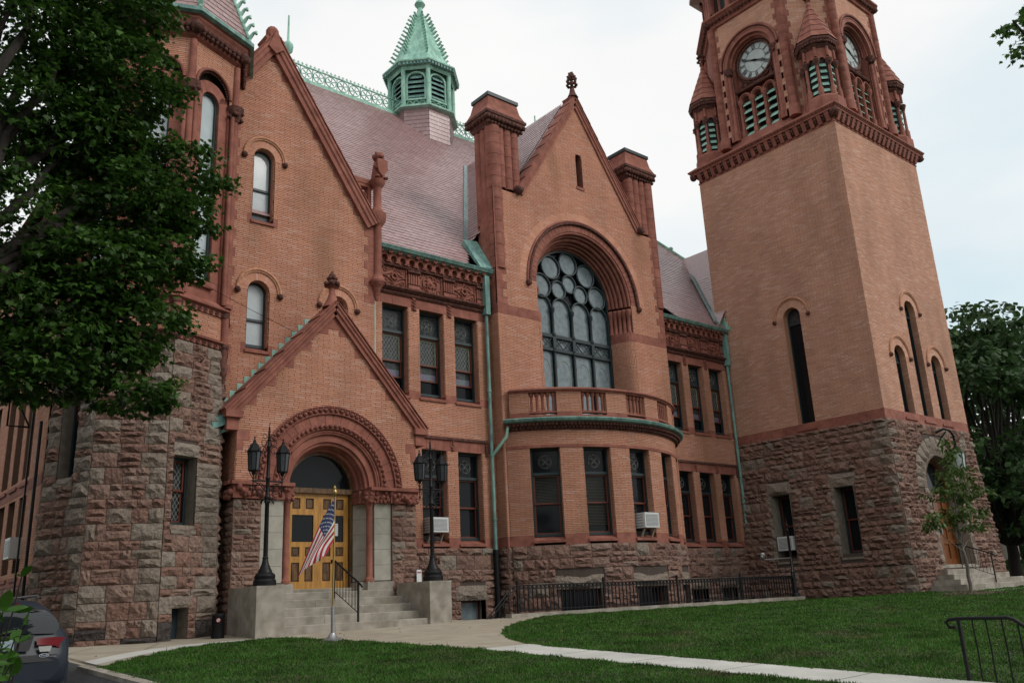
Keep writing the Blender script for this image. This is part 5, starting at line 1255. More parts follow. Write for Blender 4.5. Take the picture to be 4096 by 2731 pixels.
for a in (-90,-45,0,45):
    x,y = tv(a,TR+.03); b = MB(); b.lathe([(.14,6.9),(.14,7.0),(.085,7.08),(.08,11.9)],(x,y,0),10)
    t = radians(a)
    for s in (-1,1): b.lathe([(.06,6.95),(.055,11.95)],(x+s*.13*cos(t),y+s*.13*sin(t),0),8)
    b.lathe([(.10,12.3),(.085,13.45)],(x,y,0),8); c_ = b.build('colonnette','redstone',turret)
    b = MB(); b.lathe([(.1,11.88),(.16,12.02),(.22,12.18),(.23,12.26),(.14,12.3)],(x,y,0),9)
    for k in range(12): b.ball((x+.17*cos(k*1.1),y+.17*sin(k*1.1),11.98+.14*(k % 3)/2),.06,0,5,4,jit=.3)
    b.build('capital','darkstone_carved',c_)
    for z in (5.95,6.70): b = MB(); b.ball((x,y,z),.12,0,7,5,jit=.25); b.build('band_knot','darkstone_carved',turret)
    b = MB(); b.lathe([(.10,6.06),(.10,6.66)],(x,y,0),8); b.build('colonnette','redstone',turret)
    if a == 45: b = MB(); b.lathe([(.03,5.1),(.10,5.3),(.12,5.5),(.10,5.55),(.10,5.9)],(x,y,0),8); b.build('corbel','darkstone_carved',turret)
oct_ = lambda r,z: [(TX+r*sin(radians(a)),TY-r*cos(radians(a)),z) for a in range(-135,225,45)]
b = MB(); b.grid([oct_(TR,13.5),oct_(TR+.1,13.56),oct_(TR+.12,13.62),oct_(TR+.12,13.66),oct_(TR+.25,13.86),oct_(TR+.30,13.92),oct_(TR+.30,13.98),oct_(TR+.38,14.02)],0,False,True); cor = b.build('cornice','redstone',turret)
b = MB()
for i in range(8):
    p, q = Vector(oct_(TR+.2,13.75)[i]), Vector(oct_(TR+.2,13.75)[(i+1) % 8])
    for k in range(11):
        c_ = p+(q-p)*(k+.5)/11; b.ball(c_,.085,0,6,4,jit=.3); b.ball(c_+Vector((0,0,-.11)),.06,0,5,4,jit=.3)
    b.ball(p,.16,0,7,5,jit=.25)
b.build('cornice_carving','darkstone_carved',cor,kind='stuff')
b = MB(); b.grid([oct_(TR+.36,14.0),oct_(TR+.46,14.04),oct_(TR+.46,14.14),oct_(TR+.36,14.18),oct_(TR+.2,14.2)],0,False,True); b.build('gutter','copper_dark',turret)
b = MB(); ZT = 20.2; b.grid([oct_(TR+.30,14.15),oct_(.02,ZT)],0,False,True); b.build('roof','slate',turret)
TSL = Slates(turret)
for i in range(1,5):
    p, q = Vector(oct_(TR+.32,14.17)[i]), Vector(oct_(TR+.32,14.17)[(i+1) % 8]); m_ = (p+q)/2; e = (q-p).normalized(); t = (Vector((TX,TY,ZT))-m_); Ht = t.length; t.normalize(); Lf = (q-p).length
    TSL.fill(m_,e,t,lambda v: (-Lf/2*(1-v/Ht),Lf/2*(1-v/Ht)),0,Ht*.7,.26,.2,i)
TSL.build(150)
for i in range(1,6):
    p = Vector(oct_(TR+.34,14.2)[i]); q = Vector((TX,TY,ZT)); b = MB(); b.tube([p,q],.05,6); rad = Vector((p.x-TX,p.y-TY,0)).normalized()
    for k in range(18):
        c_ = p+(q-p)*(.02+k*.042); b.tube([c_,c_+rad*.07+Vector((0,0,.07)),c_+rad*.13+Vector((0,0,.16)),c_+rad*.20+Vector((0,0,.17)),c_+rad*.21+Vector((0,0,.11))],[.075,.055,.045,.055,.035],6)
    b.build('hip_crockets','copper',turret)
b = MB(); b.lathe([(TR-.35,5.5),(TR-.35,13.6)],(TX,TY,0),8,rot=pi/8); b.build('core','joint',turret)
TS.build(); TBk.build('brickwork','brick',turret,kind='stuff'); TMo.build('mortar_bed','mortar',turret)
# service wire
# ------------------------------------------------------------------ clock tower
X0, X1, Y0, Y1 = 29.0, 35.5, 14.4, 20.9; TCX, TCY = 32.25, 17.65
tower = empty('clock_tower', (TCX,TCY,-.4), 'tall square brick clock tower with rough stone base and corner pinnacles', 'tower')
WB, WM = MB(), MB(); WS = Stones(tower, 21)
PLt, PFr = LFT(X0), FAC(Y0)
BT, ZS = .30, 5.45
def bat(z): return BT*max(0,(ZS-z)/6.0)
PLs, PFs = batter(PLt,ZS,ZS-6.0,BT), batter(PFr,ZS,ZS-6.0,BT)
lw = [(-19.22,-18.44),(-16.62,-15.88)]
DC, DW, DS = 32.15, 1.2, 3.1
WS.fill(PLs,lambda z:(-Y1,-Y0+bat(z)),-1.0,ZS,[rect_hole(a-.12,c+.02,.86,3.78) for a,c in lw],qR=True,big=.95,proud=.11)
def door_hole(z):
    if z < .45: return None
    if z < DS: return (DC-DW-.28,DC+DW+.28)
    h2 = 1.9**2-(z-DS)**2; return (DC-sqrt(h2),DC+sqrt(h2)) if h2 > 0 else None
WS.fill(PFs,lambda z:(X0-bat(z),X1+bat(z)),-1.0,ZS,[door_hole],qL=True,big=.85,proud=.11)
core = MB()
def cquad(P,u0,u1,z0,z1,e0=0,e1=0): core.quad(P(u0-e0*bat(z0),z0,-.01),P(u1+e1*bat(z0),z0,-.01),P(u1+e1*bat(z1),z1,-.01),P(u0-e0*bat(z1),z1,-.01))
iv = [(-Y1,-Y0)]
for q in lw: iv = sub(iv,*q)
for a,c in iv: cquad(PLs,a,c,-1,ZS,0,1 if c > -14.5 else 0)
for a,c in lw: cquad(PLs,a,c,-1,1.0); cquad(PLs,a,c,3.3,ZS)
cquad(PFs,X0,DC-DW,-1,ZS,1,0); cquad(PFs,DC+DW,X1,-1,ZS,0,1); cquad(PFs,DC-DW,DC+DW,4.35,ZS); cquad(PFs,DC-DW,DC+DW,-1,.45)
core.box(X1-.02,X1,Y0,Y1,-1,17); core.box(X0,X1,Y1-.02,Y1,-1,17)
core.build('base_core','joint',tower)
for i,(a,c) in enumerate(lw):
    Pw = (lambda u,z,d=0: PLt(u,z,d+.2))
    o = rwin(tower,Pw,a,c,1.0,3.30,rec=.5,style='plain',reveal=False,sillm='reveal_stone')
    b = MB(); b.quad(Pw(c,.9,0),Pw(c,.9,-.5),Pw(c,3.3,-.5),Pw(c,3.3,0)); b.quad(Pw(a,.9,0),Pw(a,.9,-.5),Pw(a,3.3,-.5),Pw(a,3.3,0)); b.quad(Pw(a,3.3,0),Pw(c,3.3,0),Pw(c,3.3,-.5),Pw(a,3.3,-.5)); b.build('reveal','reveal_stone',o)
    rough_block(tower,PLs,a-.26,c+.12,3.31,3.79,.13); 
    z = .9
    for k in range(6): rough_block(tower,PLs,a-(.34 if k % 2 else .2),a-.005,z,z+.4,.09); z += .402
b = MB()
blocks(b,PLt,-Y1,-Y0,ZS,5.79,-.1,.014,.62); blocks(b,PFr,X0,X1,ZS,5.79,-.1,.014,.62); b.build('band_course','redstone',tower)
TWL = [(-17.40,.36,5.72,9.95)]; TWF = [(32.35,.40,5.72,9.93),(30.90,.40,5.72,7.93),(33.75,.40,5.72,7.93)]
bricks(WB,WM,PLt,(-Y1,-Y0),5.79,17.0,[arch_hole(u,w_,5.4,zs) for u,w_,z0,zs in TWL],seed=81,L=.29)
bricks(WB,WM,PFr,(X0,X1),5.79,17.0,[arch_hole(u,w_,5.4,zs) for u,w_,z0,zs in TWF],seed=82,L=.29)
for u,w_,z0,zs in TWL: awin(tower,PLt,u,w_,z0,zs,.32,('glass_dark','glass_lead'),.74,WB,WM,bar=zs-.25)
for u,w_,z0,zs in TWF: awin(tower,PFr,u,w_,z0,zs,.25,('glass_dark','glass_lead'),.74,WB,WM,bar=zs-.2)
b = MB(); b.fbox(LFT(X0+.3),-17.12,-16.9,6.3,6.85,-.02,.0)
pst = b.build('window_poster','white_paint',tower); b = MB(); b.fbox(LFT(X0+.3),-17.12,-16.9,6.42,6.55,.0,.004); b.fbox(LFT(X0+.3),-17.1,-16.92,6.7,6.78,0,.004); b.build('poster_print','flag_blue',pst)
# ---- main cornice
def ringsq(d,z): return [(X0-d,Y0-d,z),(X1+d,Y0-d,z),(X1+d,Y1+d,z),(X0-d,Y1+d,z)]
b = MB(); b.grid([ringsq(0,16.98),ringsq(.03,17.0),ringsq(.03,17.06),ringsq(.0,17.08),ringsq(.0,17.40),ringsq(.24,17.42),ringsq(.24,17.48),ringsq(.28,17.52),ringsq(.33,17.58),ringsq(.33,17.62),ringsq(.1,17.80),ringsq(-.12,17.95),ringsq(-.25,18.3)],0,False,True); cn = b.build('cornice','redstone',tower)
cm = MB(); cm.hexa([(-.08,0,17.06),(.08,0,17.06),(.08,-.09,17.06),(-.08,-.09,17.06),(-.09,0,17.40),(.09,0,17.40),(.09,-.23,17.40),(-.09,-.23,17.40)]); cm.ball((.16,-.12,17.33),.085,1,7,5,jit=.25); cm.ball((.17,-.08,17.22),.06,1,5,4,jit=.3)
proto = None
for s in range(2):
    for k in range(19):
        t = (k+.5)/19
        M = Matrix.Translation((X0+(X1-X0)*t,Y0,0)) if s == 0 else Matrix.Translation((X0,Y0+(Y1-Y0)*t,0)) @ Matrix.Rotation(-pi/2,4,'Z')
        if proto is None: proto = cm.build('corbel',['redstone','darkstone_carved'],cn); proto.matrix_basis = M
        else: link('corbel',proto.data,cn,mw=M)
b = MB()
for s in range(4):
    p, q = Vector(ringsq(.31,17.55)[s]), Vector(ringsq(.31,17.55)[(s+1) % 4])
    if s in (1,2): continue
    for k in range(46): b.ball(p+(q-p)*(k+.5)/46,.035,0,5,3)
b.ball((X0-.14,Y0-.14,17.34),.18,0,7,5,jit=.3); b.ball((X1+.17,Y0-.17,17.36),.16,0,7,5,jit=.3); b.ball((X0-.17,Y1+.17,17.36),.16,0,7,5,jit=.3); b.build('bead_row','darkstone_carved',cn,kind='stuff')
# ---- belfry
HWF = 1.70; XB, YBf = X0+.06, Y0+.06
PLb2, PFb = LFT(XB), FAC(YBf)
BV = [(XB,TCY+HWF),(XB,TCY-HWF),(TCX-HWF,YBf),(TCX+HWF,YBf),(X1-.06,TCY-HWF),(X1-.06,TCY+HWF),(TCX+HWF,Y1-.06),(TCX-HWF,Y1-.06)]
Pch = SEG(*BV[1],*BV[2])
ZB0, ZB1, CZ = 18.2, 23.95, 21.68
for P,uc in ((PLb2,-TCY),(PFb,TCX)):
    hole = arch_hole(uc,1.24,ZB0,CZ)
    bricks(WB,WM,P,(uc-HWF,uc+HWF),ZB0,ZB1,[hole],seed=91)
    for s in (-1,1):
        quoins(tower,P,uc+s*HWF,-s,ZB0,ZB1,.28,.34,.2,.02); quoins(tower,P,uc+s*1.24,s,ZB0,CZ,.28,.2,.1,.02)
    b = MB(); b.prism(P,[(uc-1.24,ZB0),(uc+1.24,ZB0)]+[(uc+1.24*cos(pi*i/20),CZ+1.24*sin(pi*i/20)) for i in range(21)],-.62,-.5); b.build('belfry_back','redstone',tower)
    b = MB()
    for R,d,r in ((1.42,.05,.06),(1.30,.0,.05),(1.20,-.1,.06),(1.10,-.22,.06),(1.0,-.32,.05)): b.torus_arch(P,uc,CZ,R,d,r,0,180,32)
    b.arch(P,uc,CZ,1.12,1.42,-.2,.02,0,180,32); b.arch(P,uc,CZ,1.0,1.16,-.4,-.14,0,180,32); ar = b.build('clock_arch','redstone',tower)
    b = MB()
    for i in range(50): a = pi*(i+.5)/50; b.ball(P(uc+1.36*cos(a),CZ+1.36*sin(a),.06),.035,0,5,3); b.ball(P(uc+1.05*cos(a),CZ+1.05*sin(a),-.2),.03,0,5,3)
    b.build('bead_row','darkstone_carved',ar,kind='stuff')
    for s in (-1,1):
        p = P(uc+s*1.14,0,-.08); b = MB(); b.lathe([(.12,ZB0),(.12,ZB0+.35),(.08,ZB0+.42),(.075,21.3)],(p[0],p[1],0),9); b.build('colonnette','redstone',ar)
        b = MB(); b.lathe([(.08,21.28),(.15,21.42),(.2,21.58),(.2,21.66)],(p[0],p[1],0),9)
        for k in range(10): b.ball((p[0]+.15*cos(k*1.2),p[1]+.15*sin(k*1.2),21.38+.2*(k % 3)/2),.06,0,5,4,jit=.3)
        b.build('capital','darkstone_carved',ar)
        b = MB()
        for k in range(26): b.ball(P(uc+s*.98,ZB0+.5+k*.105,-.12),.035,0,5,3)
        b.build('bead_row','darkstone_carved',ar,kind='stuff')
    b = MB()
    for s in (-1,1): b.fbox(P,*sorted((uc+s*1.0,uc+s*1.245)),ZB0,CZ,-.5,-.12)
    for s in (-1,1): b.fbox(P,*sorted((uc+s*1.19,uc+s*1.25)),ZB0,CZ,-.5,-.003)
    b.arch(P,uc,CZ,1.0,1.245,-.5,-.12,0,180,24); b.build('jamb_core','redstone',ar)
    # clock
    cd = -.42; cz = 21.70; cr_ = .80
    b = MB(); b.torus_arch(P,uc,cz,cr_+.06,cd+.02,.07,0,360,40); b.torus_arch(P,uc,cz,cr_+.16,cd-.02,.05,0,360,40); rim = b.build('clock_rim','darkstone_carved',ar) if False else b.build('clock_rim','darkstone_carved',tower)
    b = MB(); b.prism(P,[(uc+cr_*cos(2*pi*i/40),cz+cr_*sin(2*pi*i/40)) for i in range(40)],cd-.05,cd); clk = b.build('clock_face','clock_white',tower)
    b = MB()
    b.arch(P,uc,cz,.755,.775,cd,cd+.006,0,360,48); b.arch(P,uc,cz,.50,.52,cd,cd+.006,0,360,48)
    for k in range(60): a = 2*pi*k/60; r0 = .765; b.ball(P(uc+r0*cos(a),cz+r0*sin(a),cd+.003),.012,0,4,2)
    b.build('minute_ring','clock_black',clk)
    NUM = ['XII','I','II','III','IIII','V','VI','VII','VIII','IX','X','XI']
    b = MB()
    for h_ in range(12):
        a = pi/2-h_*pi/6; rx, rz = cos(a), sin(a); tx, tz = sin(a), -cos(a)
        glyphs = NUM[h_]; wds = {'I':.045,'V':.085,'X':.09}; tot = sum(wds[g] for g in glyphs); x = -tot/2
        def bar(xa,ra,xb,rb,t=.016):
            pa = (uc+rx*ra+tx*xa, cz+rz*ra+tz*xa); pb = (uc+rx*rb+tx*xb, cz+rz*rb+tz*xb); dx, dz = pb[0]-pa[0], pb[1]-pa[1]; l = sqrt(dx*dx+dz*dz); ox, oz = -dz/l*t, dx/l*t
            b.quad(P(pa[0]-ox,pa[1]-oz,cd+.006),P(pb[0]-ox,pb[1]-oz,cd+.006),P(pb[0]+ox,pb[1]+oz,cd+.006),P(pa[0]+ox,pa[1]+oz,cd+.006))
        for g in glyphs:
            w_ = wds[g]; r0, r1 = .53, .745; m_ = x+w_/2
            if g == 'I': bar(m_,r0,m_,r1)
            elif g == 'V': bar(m_,r0,m_-.03,r1); bar(m_,r0,m_+.03,r1)
            else: bar(m_-.03,r0,m_+.03,r1); bar(m_+.03,r0,m_-.03,r1)
            x += w_
    b.build('numerals','clock_black',clk)
    for nm,ang,ln,wd in (('hour_hand',90-114.5,.56,.045),('minute_hand',90-294,.72,.034)):
        a = radians(ang); ux, uz = cos(a), sin(a); b = MB(); pts = [(-.16,wd*.6),(.0,wd),(ln*.55,wd),(ln*.7,wd*1.9),(ln,.004),(ln*.7,-wd*1.9),(ln*.55,-wd),(0,-wd),(-.16,-wd*.6)]
        b.prism(P,[(uc+ux*s-uz*t,cz+uz*s+ux*t) for s,t in pts],cd+.02,cd+.035); b.prism(P,[(uc+.05*cos(q*.785),cz+.05*sin(q*.785)) for q in range(8)],cd+.035,cd+.05); b.build(nm,'clock_black',clk)
    # spandrel and louvred lights
    b = MB(); b.fbox(P,uc-1.0,uc+1.0,20.72,20.80,-.5,-.15) if False else None
    b.fbox(P,uc-1.02,uc+1.02,20.45,20.56,-.5,-.2)
    for k in range(26): b.ball(P(uc-.98+k*.078,20.50,-.2),.035,0,5,3)
    for s in (-1,1):
        for k in range(14): b.ball(P(uc+s*random.uniform(.55,.98),random.uniform(20.6,20.95),-.42),.06,0,5,4,jit=.3)
    b.build('spandrel','darkstone_carved',tower)
    for k in (-1,0,1):
        lu = uc+k*.60; b = MB(); b.arch(P,lu,20.0,.20,.30,-.5,-.22,0,180,12); b.torus_arch(P,lu,20.0,.27,-.2,.035,0,180,12); b.build('louvre_arch','redstone',tower)
        b = MB(); b.quad(P(lu-.2,18.25,-.49),P(lu+.2,18.25,-.49),P(lu+.2,20.1,-.49),P(lu-.2,20.1,-.49)); b.build('louvre_back','iron',tower)
        for j in range(5):
            z = 18.32+j*.36; b = MB(); b.hexa([P(lu-.19,z,-.28),P(lu+.19,z,-.28),P(lu+.19,z+.22,-.46),P(lu-.19,z+.22,-.46),P(lu-.19,z+.03,-.28),P(lu+.19,z+.03,-.28),P(lu+.19,z+.25,-.46),P(lu-.19,z+.25,-.46)]); b.build('louvre','copper',tower)
    for k in range(4):
        p = P(uc-.9+k*.60,0,-.28); b = MB(); b.lathe([(.1,ZB0),(.1,18.6),(.07,18.66),(.065,19.75),(.11,19.85),(.14,19.98),(.13,20.05)],(p[0],p[1],0),8); b.fbox(P,uc-.9+k*.60-.09,uc-.9+k*.60+.09,ZB0,20.2,-.5,-.34); b.build('colonnette','redstone',tower)
bricks(WB,WM,Pch,(.25,Pch.L-.25),ZB0,ZB1,seed=95); quoins(tower,Pch,.0,1,ZB0,ZB1,.28,.36,.24); quoins(tower,Pch,Pch.L,-1,ZB0,ZB1,.28,.36,.24)
for x,y in BV[:4]+[BV[7],BV[4]]:
    b = MB(); z = ZB0-.2; prof = [(.24,z),(.24,z+.4),(.19,z+.5)]
    zz = z+.5
    while zz < ZB1-.1: prof += [(.17,zz+.01),(.17,min(zz+.4,ZB1)),(.16,min(zz+.405,ZB1))]; zz += .41
    b.lathe(prof,(x,y,0),12); b.build('corner_shaft','redstone',tower)
b = MB(); b.grid([[(x,y,ZB0-.3) for x,y in BV],[(x,y,ZB1) for x,y in BV]],0,False,True)
inner = MB(); sc = lambda k,z: [(TCX+(x-TCX)*k,TCY+(y-TCY)*k,z) for x,y in BV]
inner.grid([sc(.80,17.9),sc(.80,31)],0,False,True); 
for i in (4,5,6): p,q = BV[i],BV[i+1]; inner.quad((p[0],p[1],17.9),(q[0],q[1],17.9),(q[0],q[1],ZB1),(p[0],p[1],ZB1))
p,q = BV[7],BV[0]; inner.quad((p[0],p[1],17.9),(q[0],q[1],17.9),(q[0],q[1],ZB1),(p[0],p[1],ZB1)); p,q = BV[3],BV[4]; inner.quad((p[0],p[1],17.9),(q[0],q[1],17.9),(q[0],q[1],ZB1),(p[0],p[1],ZB1))
inner.build('core','redstone',tower)
# upper cornice and arcade stage
b = MB(); b.grid([sc(1.0,23.9),sc(1.03,23.95),sc(1.03,24.05),sc(1.08,24.25),sc(1.11,24.32),sc(1.11,24.4),sc(1.0,24.55),sc(.92,24.6)],0,False,True); uc_ = b.build('cornice','redstone',tower)
b = MB()
for i in range(8):
    p, q = Vector(sc(1.06,24.17)[i]), Vector(sc(1.06,24.17)[(i+1) % 8]); n = int((q-p).length/.2)
    for k in range(n): c_ = p+(q-p)*(k+.5)/n; b.ball(c_,.09,0,6,4,jit=.3)
    b.ball(p,.16,0,7,5,jit=.3)
b.build('cornice_carving','darkstone_carved',uc_,kind='stuff')
b = MB(); b.grid([sc(.86,24.5),sc(.86,28)],0,False,True); b.build('arcade_wall','redstone',tower)
for i in range(8):
    p, q = Vector(sc(.94,0)[i]), Vector(sc(.94,0)[(i+1) % 8]); n = 4
    for k in range(n+1):
        c_ = p+(q-p)*k/n; b = MB(); b.lathe([(.17,24.55),(.17,24.8),(.12,24.9),(.11,26.6),(.2,26.8),(.2,27)],(c_.x,c_.y,0),9); b.build('arcade_column','redstone',tower)
    P = SEG(*sc(.865,0)[(i)][:2],*sc(.865,0)[(i+1) % 8][:2])
    for k in range(n):
        u0, u1 = P.L*(k+.2)/n, P.L*(k+.8)/n; b = MB(); b.quad(P(u0,24.8,.01),P(u1,24.8,.01),P(u1,26.6,.01),P(u0,26.6,.01)); b.quad(P(u0,24.8,-.01),P(u1,24.8,-.01),P(u1,26.6,-.01),P(u0,26.6,-.01)); b.build('arcade_opening','iron',tower)
b = MB(); b.grid([sc(.94,26.9),sc(1.12,27.1),sc(1.12,27.3),sc(.02,35)],0,False,True); b.build('spire','slate',tower)
# ---- corner pinnacles
def pinnacle(cx_,cy_):
    o8 = lambda r,z: [(cx_+r*cos(radians(22.5+45*k)),cy_+r*sin(radians(22.5+45*k)),z) for k in range(8)]
    b = MB(); b.grid([o8(.78,17.7),o8(.78,18.15),o8(.66,18.3)],0,False,True); b.grid([o8(.52,18.2),o8(.52,20.0)],1,False,True); b.grid([o8(.60,19.95),o8(.60,20.4)],0,False,True); pn = b.build('pinnacle',['redstone','iron'],tower)
    b = MB(); b.grid([o8(.62,20.38),o8(.72,20.48),o8(.72,20.54),o8(.84,20.70),o8(.84,20.78),o8(.80,20.84)],0,False,True)
    for k in range(40): a = 2*pi*k/40; b.ball((cx_+.74*cos(a),cy_+.74*sin(a),20.58),.06,0,5,4,jit=.3)
    b.build('pinnacle_eave','darkstone_carved',pn)
    b = MB(); z = 20.82; n = 6
    for k in range(n): r0, r1 = .80*(1-k/n)+.05, .80*(1-(k+1)/n)+.05; b.grid([o8(r0+.02,20.82+1.95*k/n),o8(r1,20.82+1.95*(k+1)/n)],0,False,True)
    b.lathe([(.1,22.7),(.07,22.9),(.12,22.95),(.05,23.0),(.05,23.3)],(cx_,cy_,0),8); b.build('pinnacle_cone','redstone',pn)
    b = MB()
    for lv in range(2):
        for k in range(6): a = k*pi/3; b.ball((cx_+.15*cos(a),cy_+.15*sin(a),23.15+lv*.22),.07,0,5,4,jit=.3)
    b.ball((cx_,cy_,23.55),.09,0,6,4); b.build('finial','darkstone_carved',pn)
    for k in range(8):
        v = o8(.62,0)[k]; b = MB(); b.lathe([(.11,18.2),(.11,18.55),(.08,18.62),(.065,18.66),(.06,19.6)],(v[0],v[1],0),8); b.lathe([(.06,19.98),(.06,20.4)],(v[0],v[1],0),6); b.build('colonnette','redstone',pn)
        b = MB(); b.lathe([(.07,19.58),(.12,19.72),(.15,19.84),(.12,19.88)],(v[0],v[1],0),8)
        for j in range(6): b.ball((v[0]+.11*cos(j),v[1]+.11*sin(j),19.72+.08*(j % 2)),.045,0,5,3,jit=.3)
        for j in range(9): b.ball((v[0]+.05*cos(k*.785),v[1]+.05*sin(k*.785),18.75+j*.1),.028,0,4,3)
        b.build('capital','darkstone_carved',pn)
        w_ = o8(.56,0)[(k+1) % 8]; v2 = o8(.56,0)[k]; m_ = Vector(((v2[0]+w_[0])/2,(v2[1]+w_[1])/2,0)); nn = Vector((m_.x-cx_,m_.y-cy_,0)).normalized(); e = Vector((w_[0]-v2[0],w_[1]-v2[1],0)).normalized()
        P = lambda u,z,d=0: tuple(m_+e*u+nn*d+Vector((0,0,z)))
        b = MB(); b.arch(P,0,19.85,.10,.17,-.06,.05,0,180,10); b.build('louvre_arch','redstone',pn)
        for j in range(5):
            z = 18.42+j*.28; b = MB(); b.hexa([P(-.13,z,.03),P(.13,z,.03),P(.13,z+.16,-.05),P(-.13,z+.16,-.05),P(-.13,z+.03,.03),P(.13,z+.03,.03),P(.13,z+.19,-.05),P(-.13,z+.19,-.05)]); b.build('louvre','copper',pn)
for c_ in ((29.52,14.92),(29.52,20.38),(34.98,14.92)): pinnacle(*c_)
# ---- doorway
for i in range(13):
    a0, a1 = radians(180*i/13+.5), radians(180*(i+1)/13-.5); R = random.Random(i); r1 = 1.88+R.uniform(-.04,.05)
    b = MB(); 
    def pt(r,a,d): return PFs(DC+r*cos(a),DS+r*sin(a),d)
    am = (a0+a1)/2; n = 3; rows = []
    for q in range(n+1):
        a = a0+(a1-a0)*q/n; rows.append([pt(1.22,a,-.1)]+[pt(1.22+(r1-1.22)*t,a,(.02 if t in (0,1) or q in (0,n) else .05+R.uniform(0,.07))) for t in (0,.33,.66,1)]+[pt(r1,a,-.1)])
    b.grid(rows,0,False); b.build('voussoir','greystone',tower)
for s in (-1,1):
    z = .45
    for k in range(7): rough_block(tower,PFs,*sorted((DC+s*DW,DC+s*(DW+(.42 if k % 2 else .28)))),z,z+.376,.07); z += .379
b = MB(); rows = [[PFr(DC+DW,.45,.25),PFr(DC+DW,.45,-.4)]]+[[PFr(DC+DW*cos(pi*i/16),DS+DW*sin(pi*i/16),.12),PFr(DC+DW*cos(pi*i/16),DS+DW*sin(pi*i/16),-.4)] for i in range(17)]+[[PFr(DC-DW,.45,.25),PFr(DC-DW,.45,-.4)]]
b.grid(rows,0,False); b.build('door_reveal','reveal_stone',tower)
PDt = FAC(Y0+.30)
b = MB(); b.fbox(PDt,DC-DW,DC+DW,2.9,3.06,-.05,.06); b.arch(PDt,DC,3.06,DW-.12,DW,-.05,.05,0,180,20); dfr = b.build('door_frame','door_brown',tower)
b = MB(); b.prism(PDt,[(DC+DW*cos(pi*i/16),3.06+DW*sin(pi*i/16)) for i in range(17)],-.05,-.03); b.build('fanlight','glass_dark',dfr)
for j in range(2):
    u0 = DC-DW+j*DW; b = MB(); b.fbox(PDt,u0+.005,u0+DW-.005,.47,2.9,-.06,-.02)
    for a,c in ((.0,.16),(DW-.16,DW),(DW/2-.07,DW/2+.07)): b.fbox(PDt,u0+a+.006,u0+c-.006,.47,2.9,-.02,.02)
    for z0,z1 in ((.47,.7),(1.2,1.38),(1.75,1.9),(2.7,2.9)): b.fbox(PDt,u0+.006,u0+DW-.006,z0,z1,-.02,.016)
    d_ = b.build('door','door_brown',tower); b = MB(); b.fbox(PDt,u0+(.1 if j else DW-.16),u0+(.16 if j else DW-.1),1.55,1.85,.02,.05); b.build('handle','steel',d_)
for i in range(5):
    xa, xb, yf = 29.3+.33*i, 35.0-.33*i, 12.83+.33*i; zt = -.185+.165*i; granite_step(tower,xa,xb,yf,Y0+.2 if i < 4 else Y0+.9,-.9 if i == 0 else zt-.17,zt,5-i//2)
# bracket lantern
b = MB(); b.tube([(31.95,14.1,5.1),(32.05,13.85,5.2),(32.25,13.72,5.15),(32.38,13.68,4.95),(32.4,13.68,4.55)],.045,7); b.tube([(31.95,14.12,4.6),(32.0,13.95,4.9),(32.1,13.8,5.1)],.03,6)
b.build('lamp_bracket','iron',tower)
b = MB(); b.lathe([(.05,4.6),(.12,4.5),(.24,4.35),(.26,4.3)],(32.4,13.68,0),6)
b.lathe([(.2,3.72),(.12,3.62),(.05,3.5),(.02,3.3)],(32.4,13.68,0),6)
for k in range(6): a = k*pi/3; b.tube([(32.4+.2*cos(a),13.68+.2*sin(a),3.7),(32.4+.25*cos(a),13.68+.25*sin(a),4.32)],.014,5)
ll = b.build('wall_lantern','iron',tower); b = MB(); b.lathe([(.19,3.72),(.24,4.3)],(32.4,13.68,0),6); b.build('lantern_glass','clock_white',ll)
WS.build(); WB.build('brickwork','brick_tower',tower,kind='stuff'); WM.build('mortar_bed','mortar',tower)
